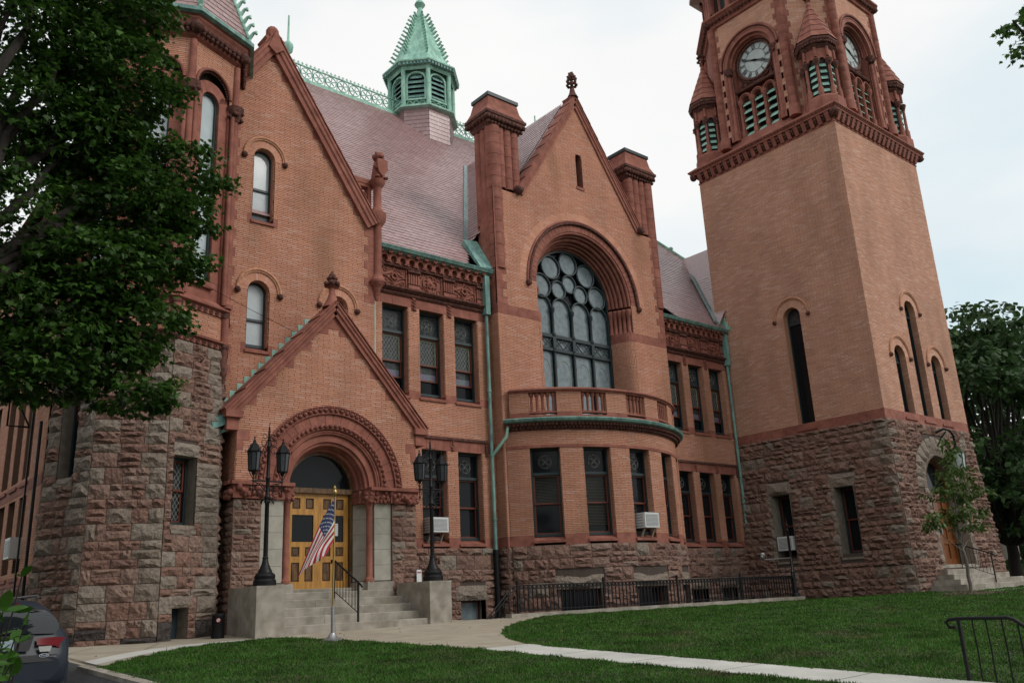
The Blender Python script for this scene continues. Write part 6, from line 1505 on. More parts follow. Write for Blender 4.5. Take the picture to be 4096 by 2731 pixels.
# ------------------------------------------------------------------ lamp posts on the pedestals
def lamp_post(x, y, z, label):
    t = empty('lamp_post', (x,y,z), label, 'lamp post', 'lamps on the entrance pedestals')
    b = MB(); b.lathe([(.25,0),(.25,.10),(.22,.14),(.23,.2),(.2,.25),(.16,.27),(.15,.31),(.12,.36),(.08,.45),(.06,.55),(.07,.57),(.05,.6)],(x,y,z),8); b.build('base','iron',t)
    b = MB(); b.lathe([(.05,.58),(.045,1.7),(.065,1.74),(.045,1.78),(.07,1.83),(.045,1.88),(.04,2.2),(.06,2.24),(.04,2.28),(.035,2.9),(.05,2.93),(.03,2.97),(.03,3.1)],(x,y,z),10)
    for k in range(6): a = k*pi/3; b.tube([(x+.05*cos(a),y+.05*sin(a),z+1.80),(x+.13*cos(a),y+.13*sin(a),z+1.78),(x+.15*cos(a),y+.15*sin(a),z+1.70)],.014,5)
    b.build('pole','iron',t)
    b = MB(); b.tube([(x-.36,y,z+2.18),(x+.36,y,z+2.18)],.018,6)
    for s in (-1,1):
        for k in range(2):
            r = .11-.03*k; b.tube([(x+s*(.06+.12+r*cos(a)),y,z+2.02-.1*k+r*sin(a)) for a in [i*.5 for i in range(12)]],.009,5)
        b.tube([(x+s*.04,y,z+1.95),(x+s*.2,y,z+2.12),(x+s*.33,y,z+2.16)],.012,5)
        b.ball((x+s*.33,y,z+1.98),.03,0,6,4); b.tube([(x+s*.33,y,z+1.9),(x+s*.33,y,z+2.34)],.014,5)
    b.build('arm','iron',t)
    b = MB()   # crown scrolls and spire
    for s in (-1,1):
        for k in range(3): r = .08-.015*k; b.tube([(x+s*(.05+r+r*cos(a)),y,z+2.85+.15*k+r*sin(a)) for a in [i*.6 for i in range(11)]],.008,5)
    for k in range(5): b.lathe([(.03-.004*k,3.05+.06*k),(.045-.006*k,3.08+.06*k),(.02,3.11+.06*k)],(x,y,z),8)
    b.tube([(x,y,z+3.1),(x,y,z+3.42),(x+.015,y,z+3.47)],.008,5); b.build('finial','iron',t)
    for s in (-1,1):
        cx_ = x+s*.33; b = MB(); n = 8
        b.lathe([(.03,2.30),(.05,2.36),(.115,2.38),(.12,2.40)],(cx_,y,z),8,0,False); b.lathe([(.155,2.78),(.165,2.80),(.13,2.86),(.07,2.96),(.035,3.0),(.03,3.04),(.015,3.06)],(cx_,y,z),8,0,False)
        b.tube([(cx_,y,z+3.05),(cx_,y,z+3.14)],.008,5); b.ball((cx_,y,z+3.1),.022,0,6,4)
        for k in range(8):
            a = 2*pi*k/8; b.tube([(cx_+.115*cos(a),y+.115*sin(a),z+2.39),(cx_+.145*cos(a),y+.145*sin(a),z+2.79)],.009,4)
            b.tube([(cx_+.165*cos(a),y+.165*sin(a),z+2.80),(cx_+.2*cos(a),y+.2*sin(a),z+2.79),(cx_+.2*cos(a),y+.2*sin(a),z+2.83)],.007,4)
            if k % 2 == 0: b.hexa([(cx_+.1*cos(a-.2),y+.1*sin(a-.2),z+2.86),(cx_+.1*cos(a+.2),y+.1*sin(a+.2),z+2.86),(cx_+.07*cos(a+.2),y+.07*sin(a+.2),z+2.86),(cx_+.07*cos(a-.2),y+.07*sin(a-.2),z+2.86),(cx_+.1*cos(a-.1),y+.1*sin(a-.1),z+2.95),(cx_+.1*cos(a+.1),y+.1*sin(a+.1),z+2.95),(cx_+.06*cos(a+.1),y+.06*sin(a+.1),z+2.95),(cx_+.06*cos(a-.1),y+.06*sin(a-.1),z+2.95)])
        for q in (-1,1): b.tube([(cx_+q*.1,y,z+2.38),(cx_+q*.05,y,z+2.28),(cx_,y,z+2.2)],.009,5)
        la = b.build('lantern','iron',t)
        b = MB(); 
        for k in range(8):
            a0, a1 = 2*pi*k/8, 2*pi*(k+1)/8
            b.quad((cx_+.112*cos(a0),y+.112*sin(a0),z+2.40),(cx_+.112*cos(a1),y+.112*sin(a1),z+2.40),(cx_+.142*cos(a1),y+.142*sin(a1),z+2.78),(cx_+.142*cos(a0),y+.142*sin(a0),z+2.78))
        b.build('lantern_glass','lamp_glass',la)
        b = MB(); b.lathe([(.02,2.42),(.035,2.5),(.03,2.6),(.008,2.64)],(cx_,y-.02,z),8); b.build('bulb','bulb',la)
    return t
lamp_post(8.05,17.80,.53,'black iron lamp post with two lanterns left of the entrance doors')
lamp_post(12.30,17.80,.53,'black iron lamp post with two lanterns right of the entrance doors')
# ------------------------------------------------------------------ flag on its stand
fx, fy = 8.45, 15.6; fz = gz(fx,fy)
fs = empty('flag_stand', (fx,fy,fz), 'American flag drooping from a brass pole in a round metal base by the steps', 'flag')
b = MB(); b.lathe([(.20,0),(.20,.02),(.15,.04),(.09,.07),(.06,.12),(.05,.14)],(fx,fy,fz),14); b.build('base','steel',fs)
b = MB(); b.lathe([(.033,.12),(.033,.62),(.02,.63)],(fx,fy,fz),10); b.build('sleeve','steel',fs)
b = MB(); b.tube([(fx,fy,fz+.6),(fx+.02,fy,fz+2.72)],.019,8); b.build('pole','brass',fs)
b = MB(); b.lathe([(.02,2.70),(.045,2.76),(.05,2.8),(.03,2.84),(.035,2.87),(.0,2.93)],(fx+.02,fy,fz),8); b.build('finial','brass',fs)
C00, C01, C10, C11 = Vector((8.46,15.58,2.13)), Vector((8.45,15.58,1.28)), Vector((7.66,15.55,.60)), Vector((8.10,15.5,.98))
def fpos(s,t,off=0):
    p = C00*(1-s)*(1-t)+C01*(1-s)*t+C10*s*(1-t)+C11*s*t
    p.y += .10*sin(t*9+s*3)*min(1,s*3)*(.5+.5*t)-.12*s*t+off; p.x += .035*sin(t*8+s*2.5)*s - .09*sin(pi*s)*(t); p.z += .05*sin(pi*s)*(1-t)*1.2 - .12*sin(pi*s)*t
    return p
b = MB(); NS, NTT = 40, 26
rows = [[fpos(i/NS,j/NTT) for j in range(NTT+1)] for i in range(NS+1)]
n0 = len(b.v)
for r in rows: b.v += [tuple(p) for p in r]
for i in range(NS):
    for j in range(NTT):
        s_, st = (i+.5)/NS, j//2
        m_ = 2 if (s_ < .4 and st < 7) else (0 if st % 2 == 0 else 1)
        b.f.append((i*(NTT+1)+j,i*(NTT+1)+j+1,(i+1)*(NTT+1)+j+1,(i+1)*(NTT+1)+j)); b.m.append(m_); b.sm.append(True)
flag = b.build('flag',['flag_red','flag_white','flag_blue'],fs)
b = MB()
for r in range(9):
    for c in range(6 if r % 2 == 0 else 5):
        sc_, tc_ = .4*((c+.5+(0 if r % 2 == 0 else .5))/6), (7/13)*((r+.6)/9.2)
        for off in (-.006,.006):
            pts = []
            for k in range(10):
                rr = .022 if k % 2 == 0 else .009; a = 2*pi*k/10; pts.append(fpos(sc_+rr*cos(a)/1.6,tc_+rr*sin(a)/.86,off))
            b.quad(*pts)
b.build('stars','flag_white',flag)
# ------------------------------------------------------------------ handrails
def handrail(label, pts, posts, nb, curl, r=.018, sub=.0, low=.12, group=None):
    """pts: top rail polyline (x,y,z); posts: indices (t, foot z)"""
    base = pts[0]; t = empty('handrail', (posts[0][0],posts[0][1],posts[0][2]), label, 'handrail', group)
    b = MB(); b.tube([Vector(p) for p in pts],r*1.25,7); b.build('top_rail','iron',t)
    for x,y,z0,z1 in posts: b = MB(); b.box(x-r,x+r,y-r,y+r,z0,z1); b.build('post','iron',t)
    return t
def rail_line(t, a, c, lo_a, lo_c, n, r=.008):
    """lower rail and balusters between points a and c of the top rail"""
    a, c, lo_a, lo_c = Vector(a), Vector(c), Vector(lo_a), Vector(lo_c)
    if lo_a is not None: b = MB(); b.tube([lo_a,lo_c],.010,5); b.build('lower_rail','iron',t)
    for k in range(1,n+1):
        q = k/(n+1); b = MB(); b.tube([a+(c-a)*q,lo_a+(lo_c-lo_a)*q],r,5); b.build('baluster','iron',t)
hr = handrail('black iron stair rail in the middle of the entrance steps', [(10.17,17.45,.44),(10.17,17.52,.50),(10.17,18.70,1.08),(10.17,18.86,1.10),(10.17,18.86,1.02)], [(10.17,17.62,-.29,.54),(10.17,18.72,.235,1.08)], 0, 0)
rail_line(hr,(10.17,17.62,.54),(10.17,18.72,1.08),(10.17,17.62,-.10),(10.17,18.72,.40),7)
hr = handrail('black iron rail on the stone steps of the clock tower door', [(32.2,13.0,.70),(32.2,13.07,.76),(32.2,14.18,1.17),(32.2,14.26,1.16)], [(32.2,13.12,-.19,.77),(32.2,14.16,.31,1.16)], 0, 0)
rail_line(hr,(32.2,13.12,.77),(32.2,14.16,1.16),(32.2,13.12,.05),(32.2,14.16,.48),8)
zz = gz(9.95,4.5)-.10
hr = handrail('black iron handrail with curled end on the lawn by the sidewalk', [(9.95,4.56,-.50),(9.95,4.63,-.50),(9.95,4.66,-.45),(9.95,4.62,-.42),(9.95,4.52,-.41),(9.95,4.02,-.41),(9.95,3.96,-.43),(9.95,3.0,-1.15)], [(9.95,4.52,zz-.2,-.41)], 0, 0, .016)
for y_,zt in ((4.38,-.415),(4.24,-.415),(4.08,-.415),(3.93,-.45),(3.78,-.56),(3.62,-.68),(3.46,-.80)): b = MB(); b.tube([(9.95,y_,zt),(9.95+.004,y_-.004,zt-.3),(9.95-.003,y_,zt-.55),(9.95,y_,zt-.86)],.009,5); b.build('baluster','iron',hr)
# ------------------------------------------------------------------ areaway fence on its kerb
fe = empty('areaway_fence', (20.8,17.6,-.45), 'long black iron fence on a low stone kerb before the basement windows', 'fence')
x = 14.42; k = 0
while x < 27.4:
    x2 = min(x+1.75+.35*((k*7) % 3)/2, 27.42); b = MB(); zg = gz(x,17.5)
    b.hexa([(x+.004,17.47,zg-.4),(x2-.004,17.47,gz(x2,17.5)-.4),(x2-.004,17.76,gz(x2,17.5)-.4),(x+.004,17.76,zg-.4),(x+.004,17.47,-.325),(x2-.004,17.47,-.325),(x2-.004,17.76,-.325),(x+.004,17.76,-.325)]); b.build('kerb_stone','granite',fe); x = x2; k += 1
b = MB(); b.box(14.6,27.4,17.76,17.8,-1.35,-.33); b.build('retaining_wall','concrete',fe)
posts = [14.75,17.86,20.97,24.08]
for px in posts:
    b = MB(); b.box(px-.022,px+.022,17.578,17.622,-.33,.44); b.lathe([(.035,.40),(.04,.43),(.03,.46),(.035,.48),(.0,.52)],(px,17.6,0),8)
    for k in range(14): z = -.28+k*.045; a = k*.5; b.lathe([(.028,z),(.032,z+.02),(.028,z+.04)],(px,17.6,0),5,rot=a)
    b.build('post','iron',fe)
for zr in (.36,.27,-.25): b = MB(); b.box(14.75,27.05,17.585,17.615,zr-.012,zr+.012); b.build('rail','iron',fe)
pm = MB(); pm.box(-.012,.012,-.012,.012,-.3,.36); pk = None; n = 84
for k in range(n):
    x = 14.75+(27.0-14.75)*(k+.5)/n
    M = Matrix.Translation((x,17.6,0))
    if pk is None: pk = pm.build('picket','iron',fe); pk.matrix_basis = M
    else: link('picket',pk.data,fe,mw=M)
rg = MB(); rg.torus_arch(FAC(0),0,0,.038,0,.010,0,360,10,0,4); rp_ = None
for k in range(n*2-1):
    if k % 2: continue
    x = 14.75+(27.0-14.75)*(k/2+1)/n; M = Matrix.Translation((x,17.6,.315))
    if rp_ is None: rp_ = rg.build('ring','iron',fe); rp_.matrix_basis = M
    else: link('ring',rp_.data,fe,mw=M)
b = MB(); b.tube([(14.72,17.6,.36),(14.55,17.6,.30),(13.45,17.6,-.66)],.02,6); b.tube([(14.72,17.6,.27),(14.55,17.6,.2),(13.45,17.6,-.76)],.014,6); b.tube([(14.65,17.6,-.3),(13.45,17.6,-1.3)],.014,6); b.build('stair_rail','iron',fe)
for k in range(8):
    x = 14.6-k*.145; zt = .33-(14.6-x)*.87; b = MB(); b.tube([(x,17.6,zt),(x,17.6,zt-.62)],.013,5); b.build('picket','iron',fe)
# slim post and camera arm at the end of the fence
pt = empty('iron_post', (27.08,17.6,-.33), 'slim black iron post with a pointed top at the end of the fence', 'post')
b = MB(); b.lathe([(.13,-.33),(.13,-.27),(.09,-.2),(.10,-.1),(.07,.0),(.07,.45),(.085,.47),(.06,.5),(.05,.55),(.04,1.85),(.055,1.88),(.03,1.92),(.02,1.98)],(27.08,17.6,0),10); b.build('shaft','iron',pt)
b = MB(); b.lathe([(.02,1.97),(.05,2.03),(.03,2.1),(.012,2.2),(.003,2.42)],(27.08,17.6,0),8); b.build('finial','iron',pt)
sc_ = empty('security_camera', (25.3,17.62,.95), 'small grey security camera on a pipe arm beside the slim post', 'camera')
b = MB(); b.tube([(27.04,17.6,-.2),(27.03,17.56,.9),(27.0,17.55,.95),(25.5,17.55,.9),(25.42,17.55,.93),(25.4,17.55,1.02)],.02,6); b.build('pipe','steel',sc_)
b = MB(); b.lathe([(.06,.98),(.085,1.02),(.085,1.08),(.05,1.12),(.0,1.13)],(25.38,17.55,0),10); b.tube([(25.38,17.55,1.03),(25.22,17.5,.96)],.045,8); b.build('body','steel',sc_)
# ------------------------------------------------------------------ window air conditioners
def aircon(P, u0,u1,z0,z1,d0,d1, label, legs=True):
    c = P((u0+u1)/2,z0,(d0+d1)/2); t = empty('air_conditioner', c, label, 'air conditioner', 'window air conditioners')
    b = MB(); b.fbox(P,u0,u1,z0,z1,d0,d1); b.build('case','white_paint',t)
    b = MB(); b.fbox(P,u0+.05,u1-.05,z0+.05,z1-.05,d1,d1+.006); g = b.build('grille','grey_paint',t)
    b = MB()
    for k in range(9): z = z0+.07+(z1-z0-.14)*k/8; b.fbox(P,u0+.05,u1-.05,z-.006,z+.006,d1+.006,d1+.014)
    b.build('fins','white_paint',g)
    b = MB()
    for k in range(5): z = z0+.06+(z1-z0-.12)*k/4; b.fbox(P,u0-.005,u0,z-.015,z+.015,d0+.1,d1-.08)
    b.build('side_vent','grey_paint',t)
    if legs:
        for u in (u0+.1,u1-.1):
            b = MB(); q = (P(u-.025,z0,d1-.1),P(u+.025,z0,d1-.1),P(u+.025,z0,d1-.15),P(u-.025,z0,d1-.15)); w_ = (P(u-.025,z0-.27,.03),P(u+.025,z0-.27,.03),P(u+.025,z0-.27,-.02),P(u-.025,z0-.27,-.02)); b.hexa(w_+q); b.build('leg','walk_tan',t)
ch = SEG(*PB(A(-HWD),0,0)[:2],*PB(A(HWD),0,0)[:2])
aircon(ch,.14,.78,1.93,2.38,-.3,.28,'white air conditioner in the third window of the curved bow')
aircon(FAC(YW),14.0,14.62,1.92,2.33,-.3,.30,'white air conditioner in the ground floor window behind the right lamp post')
aircon(LFT(X0-.2),-19.14,-18.5,1.28,1.78,-.5,.08,'pale air conditioner in the stone base of the clock tower',False)
aircon(LFT(XF),-22.6,-22.05,1.4,1.85,-.25,.22,'white air conditioner low on the shaded left flank of the hall',False)
# ------------------------------------------------------------------ ash bin and cable
bx_ = empty('ash_bin', (7.32,18.35,gz(7.3,18.3)), 'small black cylinder ash bin beside the left pedestal', 'bin')
b = MB(); b.lathe([(.13,0),(.135,.03),(.13,.06),(.125,.42),(.135,.44),(.13,.47),(.06,.50)],(7.32,18.35,gz(7.3,18.3)),14); b.build('body','iron',bx_)
b = MB(); a = atan2(-18.35,-7.32); c_ = Vector((7.32+.128*cos(a),18.35+.128*sin(a),gz(7.3,18.3)+.36)); e = Vector((-sin(a),cos(a),0))
b.quad(*[c_+e*.045*cos(k*pi/8)+Vector((0,0,.045*sin(k*pi/8))) for k in range(16)]); sg = b.build('badge','flag_red',bx_)
nrm = Vector((cos(a),sin(a),0)); b = MB(); b.quad(*[c_+nrm*.003+e*.034*cos(k*pi/8)+Vector((0,0,.034*sin(k*pi/8))) for k in range(16)]); b.build('badge_face','white_paint',sg)
b = MB(); b.quad(c_+nrm*.005+e*-.025+Vector((0,0,.018)),c_+nrm*.005+e*-.018+Vector((0,0,.025)),c_+nrm*.005+e*.025+Vector((0,0,-.018)),c_+nrm*.005+e*.018+Vector((0,0,-.025))); b.build('badge_bar','flag_red',sg)
b = MB(); pts = [Vector((-3,12,8.6)).lerp(Vector((9.7,20.1,6.95)),k/24)-Vector((0,0,.5*sin(pi*k/24))) for k in range(25)]; b.tube(pts,.008,4); b.build('service_cable','iron',label='thin dark cable running from the street to the brick gable',cat='cable')
# ------------------------------------------------------------------ cars
mat('car_paint', (.024,.031,.042), .3, .03, 3, metal=0., spec=.16)
mat('car_glass', (.012,.015,.018), .03, 0, spec=.6)
mat('tail_red', (.14,.004,.008), .25, .1, 20, spec=.15)
mat('lens', (.30,.30,.28), .15, .2, 20)
mat('trim', (.018,.018,.02), .5, .1, 8)
mat('plate', (.25,.33,.36), .4, .1, 8)
mat('dark_paint', (.012,.013,.016), .2, .05, 3, spec=.6, coat=.8)
def car(name, label, ox,oy,oz, rz, paint, wagon=True):
    t = empty(name, (ox,oy,oz), label, 'car'); Rm = Matrix.Translation((ox,oy,oz)) @ Matrix.Rotation(rz,4,'Z')
    # stations along the length: y, half width low, half width belt, half roof, z bottom, z belt, z top
    if wagon: ST = [(.0,.74,.78,.70,.36,.60,.66),(.03,.86,.88,.78,.28,.66,.72),(.10,.90,.92,.80,.26,.86,.98),(.20,.91,.93,.76,.24,.93,1.13),(.38,.92,.93,.71,.22,.95,1.32),(.55,.92,.93,.68,.2,.95,1.405),(.9,.92,.93,.67,.2,.95,1.44),(2.2,.92,.93,.66,.2,.94,1.45),(3.0,.92,.93,.62,.2,.92,1.36),(3.55,.92,.92,.70,.2,.90,1.0),(4.3,.90,.90,.70,.2,.82,.90),(4.8,.82,.82,.62,.25,.66,.74),(4.95,.66,.66,.5,.32,.5,.56)]
    else: ST = [(.0,.8,.84,.7,.4,.7,.76),(.1,.9,.92,.8,.35,.9,1.0),(1.4,.92,.94,.8,.35,.98,1.04),(1.6,.92,.94,.7,.35,.98,1.55),(3.0,.92,.94,.68,.35,.98,1.6),(3.7,.92,.92,.72,.35,.96,1.08),(4.8,.88,.88,.7,.4,.86,.96),(5.0,.7,.7,.6,.45,.6,.66)]
    b = MB(); rows = []
    for y,wl,wb,wr,zb,zm,zt in ST:
        half = [(wl*.9,zb),(wl,zb+.08),(wb,zb+(zm-zb)*.6),(wb*.985,zm),(wr+(wb-wr)*.35,zm+(zt-zm)*.55),(wr,zt-(zt-zm)*.14),(wr*.82,zt),(wr*.4,zt+.02)]
        loop = [(x_,y,z_) for x_,z_ in half]+[(-x_,y,z_) for x_,z_ in reversed(half)]
        rows.append([Rm @ Vector(p) for p in loop])
    b.grid(rows,0,True,True); b.cap(rows[0][::-1]); b.cap(rows[-1]); body = b.build('body',paint,t)
    def surf(x,y,lift=0): return Rm @ Vector((x,y,lift))
    def patch(nm,m,pts,parent=body,smooth=True):
        b = MB(); b.grid([[Rm @ Vector(p) for p in r] for r in pts],0,smooth); return b.build(nm,m,parent)
    yz = lambda z: max(-.02,[q for q in [0.0]][0])
    def ysurf(z):   # rear surface y for height z on the tailgate
        tab = [(.30,.03),(.66,.02),(.72,.03),(.98,.10),(1.13,.20),(1.32,.38),(1.405,.55)]
        for (z0,y0),(z1,y1) in zip(tab,tab[1:]):
            if z0 <= z <= z1: return y0+(y1-y0)*(z-z0)/(z1-z0)
        return .03
    if wagon:
        rowsg = []
        for k in range(6):
            z = .98+k*.072; hw = (.70,.77,.77,.74,.68,.58)[k]; rowsg.append([(hw*q,ysurf(z)-.035-.02*(1-q*q)+.01*q*q,z-.02*(q*q)) for q in (-1,-.7,-.35,0,.35,.7,1)])
        patch('rear_window','car_glass',rowsg)
        for s in (-1,1):
            patch('tail_light','tail_red',[[(s*.46,-.0+.03,.91),(s*.70,.035,.915),(s*.87,.10,.90)],[(s*.46,-.005,.82),(s*.70,.015,.80),(s*.885,.09,.70)]])
            patch('reverse_lamp','lens',[[(s*.48,-.012,.80),(s*.66,.005,.80)],[(s*.50,-.03,.73),(s*.64,-.01,.73)]])
            b = MB(); b.tube([Rm @ Vector((s*.62,.62,1.46)),Rm @ Vector((s*.62,.75,1.50)),Rm @ Vector((s*.62,2.4,1.50)),Rm @ Vector((s*.60,2.55,1.45))],.018,6); b.build('roof_rail','trim',body)
            for wy in (.95,3.75):
                w_ = MB(); c0 = Vector((s*.84,wy,.31)); rr = []
                for xx,r0 in ((s*.70,.30),(s*.72,.315),(s*.90,.315),(s*.915,.29)): rr.append([Rm @ Vector((xx,wy+r0*cos(a),.31+r0*sin(a))) for a in [i*pi/8 for i in range(16)]])
                w_.grid(rr,0,True,True); w_.cap(rr[-1]); w_.build('wheel','trim',t)
        patch('trim_strip','trim',[[(q,ysurf(.66)-.035+.05*q*q,.69) for q in (-.74,-.4,0,.4,.74)],[(q,ysurf(.66)-.045+.05*q*q,.60) for q in (-.74,-.4,0,.4,.74)]])
        patch('plate_recess','trim',[[(q,-.012+.03*q*q,.96) for q in (-.42,0,.42)],[(q,-.03+.03*q*q,.75) for q in (-.36,0,.36)]])
        patch('number_plate','plate',[[(q,-.045,.91) for q in (-.16,.16)],[(q,-.05,.77) for q in (-.16,.16)]],smooth=False)
        b = MB(); b.quad(*[Rm @ Vector((.56+.062*cos(k*pi/10),.0-.035+.02,.655+.026*sin(k*pi/10)+.025)) for k in range(20)]); em = b.build('emblem','white_paint',body)
        b = MB(); b.quad(*[Rm @ Vector((.56+.054*cos(k*pi/10),-.017,.68+.021*sin(k*pi/10))) for k in range(20)]); b.build('emblem_field','flag_blue',em)
        fc = bpy.data.curves.new('lettering','FONT'); fc.body = 'Ford'; fc.size = .038; fc.align_x = 'CENTER'
        tmp = bpy.data.objects.new('lettering',fc); COL.objects.link(tmp); bpy.context.view_layer.update(); lm = bpy.data.meshes.new_from_object(tmp.evaluated_get(bpy.context.evaluated_depsgraph_get())); bpy.data.objects.remove(tmp); lm.materials.clear(); lm.materials.append(MATS['white_paint'])
        fo = bpy.data.objects.new('emblem_lettering',lm); COL.objects.link(fo); fo.matrix_world = Rm @ Matrix.Translation((.56,-.019,.669)) @ Matrix.Rotation(pi/2,4,'X'); fo.parent = em; fo.matrix_parent_inverse = Matrix.Identity(4)
        b = MB(); b.tube([Rm @ Vector((.1,.34,1.28)),Rm @ Vector((.45,.30,1.30)),Rm @ Vector((.62,.33,1.24))],.012,5); b.build('wiper','trim',body)
        patch('high_brake_light','tail_red',[[(-.3,.50,1.40),(.3,.50,1.40)],[(-.3,.44,1.37),(.3,.44,1.37)]])
        b = MB(); b.grid([[Rm @ Vector((q*.92,-.03+.10*q*q,z)) for q in (-1,-.6,0,.6,1)] for z in (.30,.42,.52,.585)],0,True); b.build('bumper',paint,t)
    else:
        for s in (-1,1):
            for wy in (.95,3.9):
                w_ = MB(); rr = []
                for xx,r0 in ((s*.70,.36),(s*.72,.38),(s*.92,.38),(s*.94,.35)): rr.append([Rm @ Vector((xx,wy+r0*cos(a),.38+r0*sin(a))) for a in [i*pi/8 for i in range(16)]])
                w_.grid(rr,0,True,True); w_.cap(rr[-1]); w_.build('wheel','trim',t)
        patch('side_window','car_glass',[[(-.945,1.7,1.02),(-.945,3.2,1.02)],[(-.78,1.75,1.5),(-.78,2.95,1.52)]])
    return t
car('parked_car','grey blue station wagon parked with its tail towards the lawn',2.58,14.0,-1.10,radians(4),'car_paint')
car('parked_car','dark pickup parked in the street behind the tower steps',58.5,20.6,-.86,radians(-75),'dark_paint',False)
# ------------------------------------------------------------------ vegetation
MAPLE = [(0,0),(.10,.14),(.34,.06),(.30,.24),(.50,.42),(.30,.46),(.34,.62),(.14,.62),(0,1.0),(-.14,.62),(-.34,.62),(-.30,.46),(-.50,.42),(-.30,.24),(-.34,.06),(-.10,.14)]
OVAL = [(0,0),(.2,.2),(.26,.5),(.16,.8),(0,1),(-.16,.8),(-.26,.5),(-.2,.2)]
DIAM = [(0,0),(.38,.35),(.30,.72),(0,1),(-.34,.62),(-.3,.3)]
class Leaves:
    def __init__(s): s.v = []; s.f = []
    def add(s, p, d, n, size, shape, fold=.15):
        d = d.normalized(); x = d.cross(n)
        if x.length < 1e-4: x = d.cross(Vector((.3,.8,.5)))
        x.normalize(); n2 = x.cross(d); k = len(s.v)
        for a,b in shape:
            q = p+d*(b*size)+x*(a*size)+n2*(abs(a)*fold*size-.12*b*b*size); s.v.append((q.x,q.y,q.z))
        s.f.append(tuple(range(k,k+len(shape))))
    def build(s, name, m, parent):
        me = bpy.data.meshes.new(name); me.from_pydata(s.v, [], s.f); me.materials.append(MATS[m]); me.update(); return link(name, me, parent)
def rv(R): 
    while True:
        v = Vector((R.uniform(-1,1),R.uniform(-1,1),R.uniform(-1,1)))
        if .05 < v.length < 1: return v
def branch(mb, a, b, r0, r1, R, sag=.1, n=7):
    a, b = Vector(a), Vector(b); pts = []
    for i in range(n+1):
        t = i/n; p = a.lerp(b,t)+Vector((0,0,sag*sin(pi*t)))
        if 0 < i < n: p += rv(R)*.06*(b-a).length*.4
        pts.append(p)
    mb.tube(pts,[r0+(r1-r0)*i/n for i in range(n+1)],7); return pts
DENS = {'maple_tree':2.6,'young_tree':2.2,'shade_tree':1.6}
def tree(name, label, base, fork, clusters, leaf, shape, size, m, bark, tr, seed, group=None, twig=True, flat=.5):
    R = random.Random(seed); t = empty(name, base, label, 'tree', group); mb = MB(); LV = Leaves()
    base, fork = Vector(base), Vector(fork)
    branch(mb, base-Vector((0,0,.2)), fork, tr, tr*.75, R, 0, 6)
    if name == 'young_tree': lead = fork+Vector((.12,0,3.3)); branch(mb, fork, lead, tr*.72, tr*.12, R, 0, 9)
    tw = MB()
    for (c,rad,n) in clusters:
        n = int(n*DENS.get(name,1))
        c = Vector(c); rad = Vector(rad) if not isinstance(rad,(int,float)) else Vector((rad,rad,rad))
        if name == 'young_tree':
            st_ = fork+(lead-fork)*max(0,min(.92,(c.z-.75-fork.z)/(lead.z-fork.z))); pts = branch(mb, st_, c, tr*.34, tr*.10, R, -.08, 8)
        else: pts = branch(mb, fork, c, tr*.45, tr*.10, R, .3, 8)
        sprays = max(5, n//14)
        for i in range(sprays):
            u = rv(R); u = u.normalized()*(u.length**.6); p = c+Vector((u.x*rad.x,u.y*rad.y,u.z*rad.z))
            o = (p-c); hd = Vector((o.x,o.y,o.z*.25)); hd = hd.normalized() if hd.length > .01 else rv(R)
            ln = R.uniform(.25,.6)*(rad.x+rad.y)/2*.7; st = pts[-1-R.randrange(3)]
            if twig and R.random() < .5: tw.tube([p-hd*ln*.5, p, p+hd*ln*.5-Vector((0,0,.05*ln))],[size*.07,size*.055,size*.03],4)
            k = n//sprays+1
            for j in range(k):
                q = R.random(); off = rv(R)*size*1.6; off.z *= .5
                pos = p-hd*ln*.5+hd*ln*q+off
                dr = (hd*R.uniform(.1,1)+rv(R)*.9+Vector((0,0,-.45))); nn = Vector((R.uniform(-flat,flat),R.uniform(-flat,flat),1))
                LV.add(pos,dr,nn,size*R.uniform(.7,1.25),shape)
    mb.build('trunk',bark,t)
    if tw.f: tw.build('twigs',bark,t)
    LV.build('crown',m,t); return t
# big maple hanging in from the left
MC = [((2.6,13.6,7.6),(1.0,.9,1.1),900),((2.4,13.5,9.0),(1.0,.9,1.0),900),((3.0,13.5,7.3),(.9,.8,.6),800),((2.7,13.3,4.6),(.9,.8,.9),700),((3.05,13.3,9.9),(1.0,1.0,.9),1400),((3.2,13.4,8.4),(1.05,1.0,.75),1500),((4.15,13.6,7.25),(1.15,.7,.42),800),((4.35,13.7,6.5),(.9,.6,.28),520),((3.55,13.4,6.3),(1.0,.9,.6),1300),((4.1,13.3,5.45),(.75,.7,.33),620),((3.1,13.2,5.0),(1.05,.9,.6),1400),((3.75,13.1,4.25),(.8,.7,.38),650),((2.9,13.1,3.7),(1.15,.8,.45),1200),((3.7,12.9,3.15),(.75,.6,.27),420),((2.35,13.0,3.2),(.8,.7,.35),520),((2.1,13.4,7.4),(1.0,.9,.9),900),((2.0,13.2,5.6),(.8,.8,.7),560),((1.7,13.2,9.2),(.9,.9,.9),700),((1.9,13.1,4.2),(.8,.8,.5),650),((1.0,12.6,11),(1.6,1.5,1.0),700),((2.4,13,11.4),(1.2,1.2,.8),700),((-.8,11.8,9),(1.6,1.6,1.5),500),((-.6,12.2,6),(1.3,1.3,1.2),450)]
tree('maple_tree','big dark green maple overhanging from the left across the turret',(.45,12.6,-1.15),(.6,12.7,3.2),MC,0,MAPLE,.105,'maple_leaf','bark',.26,31)
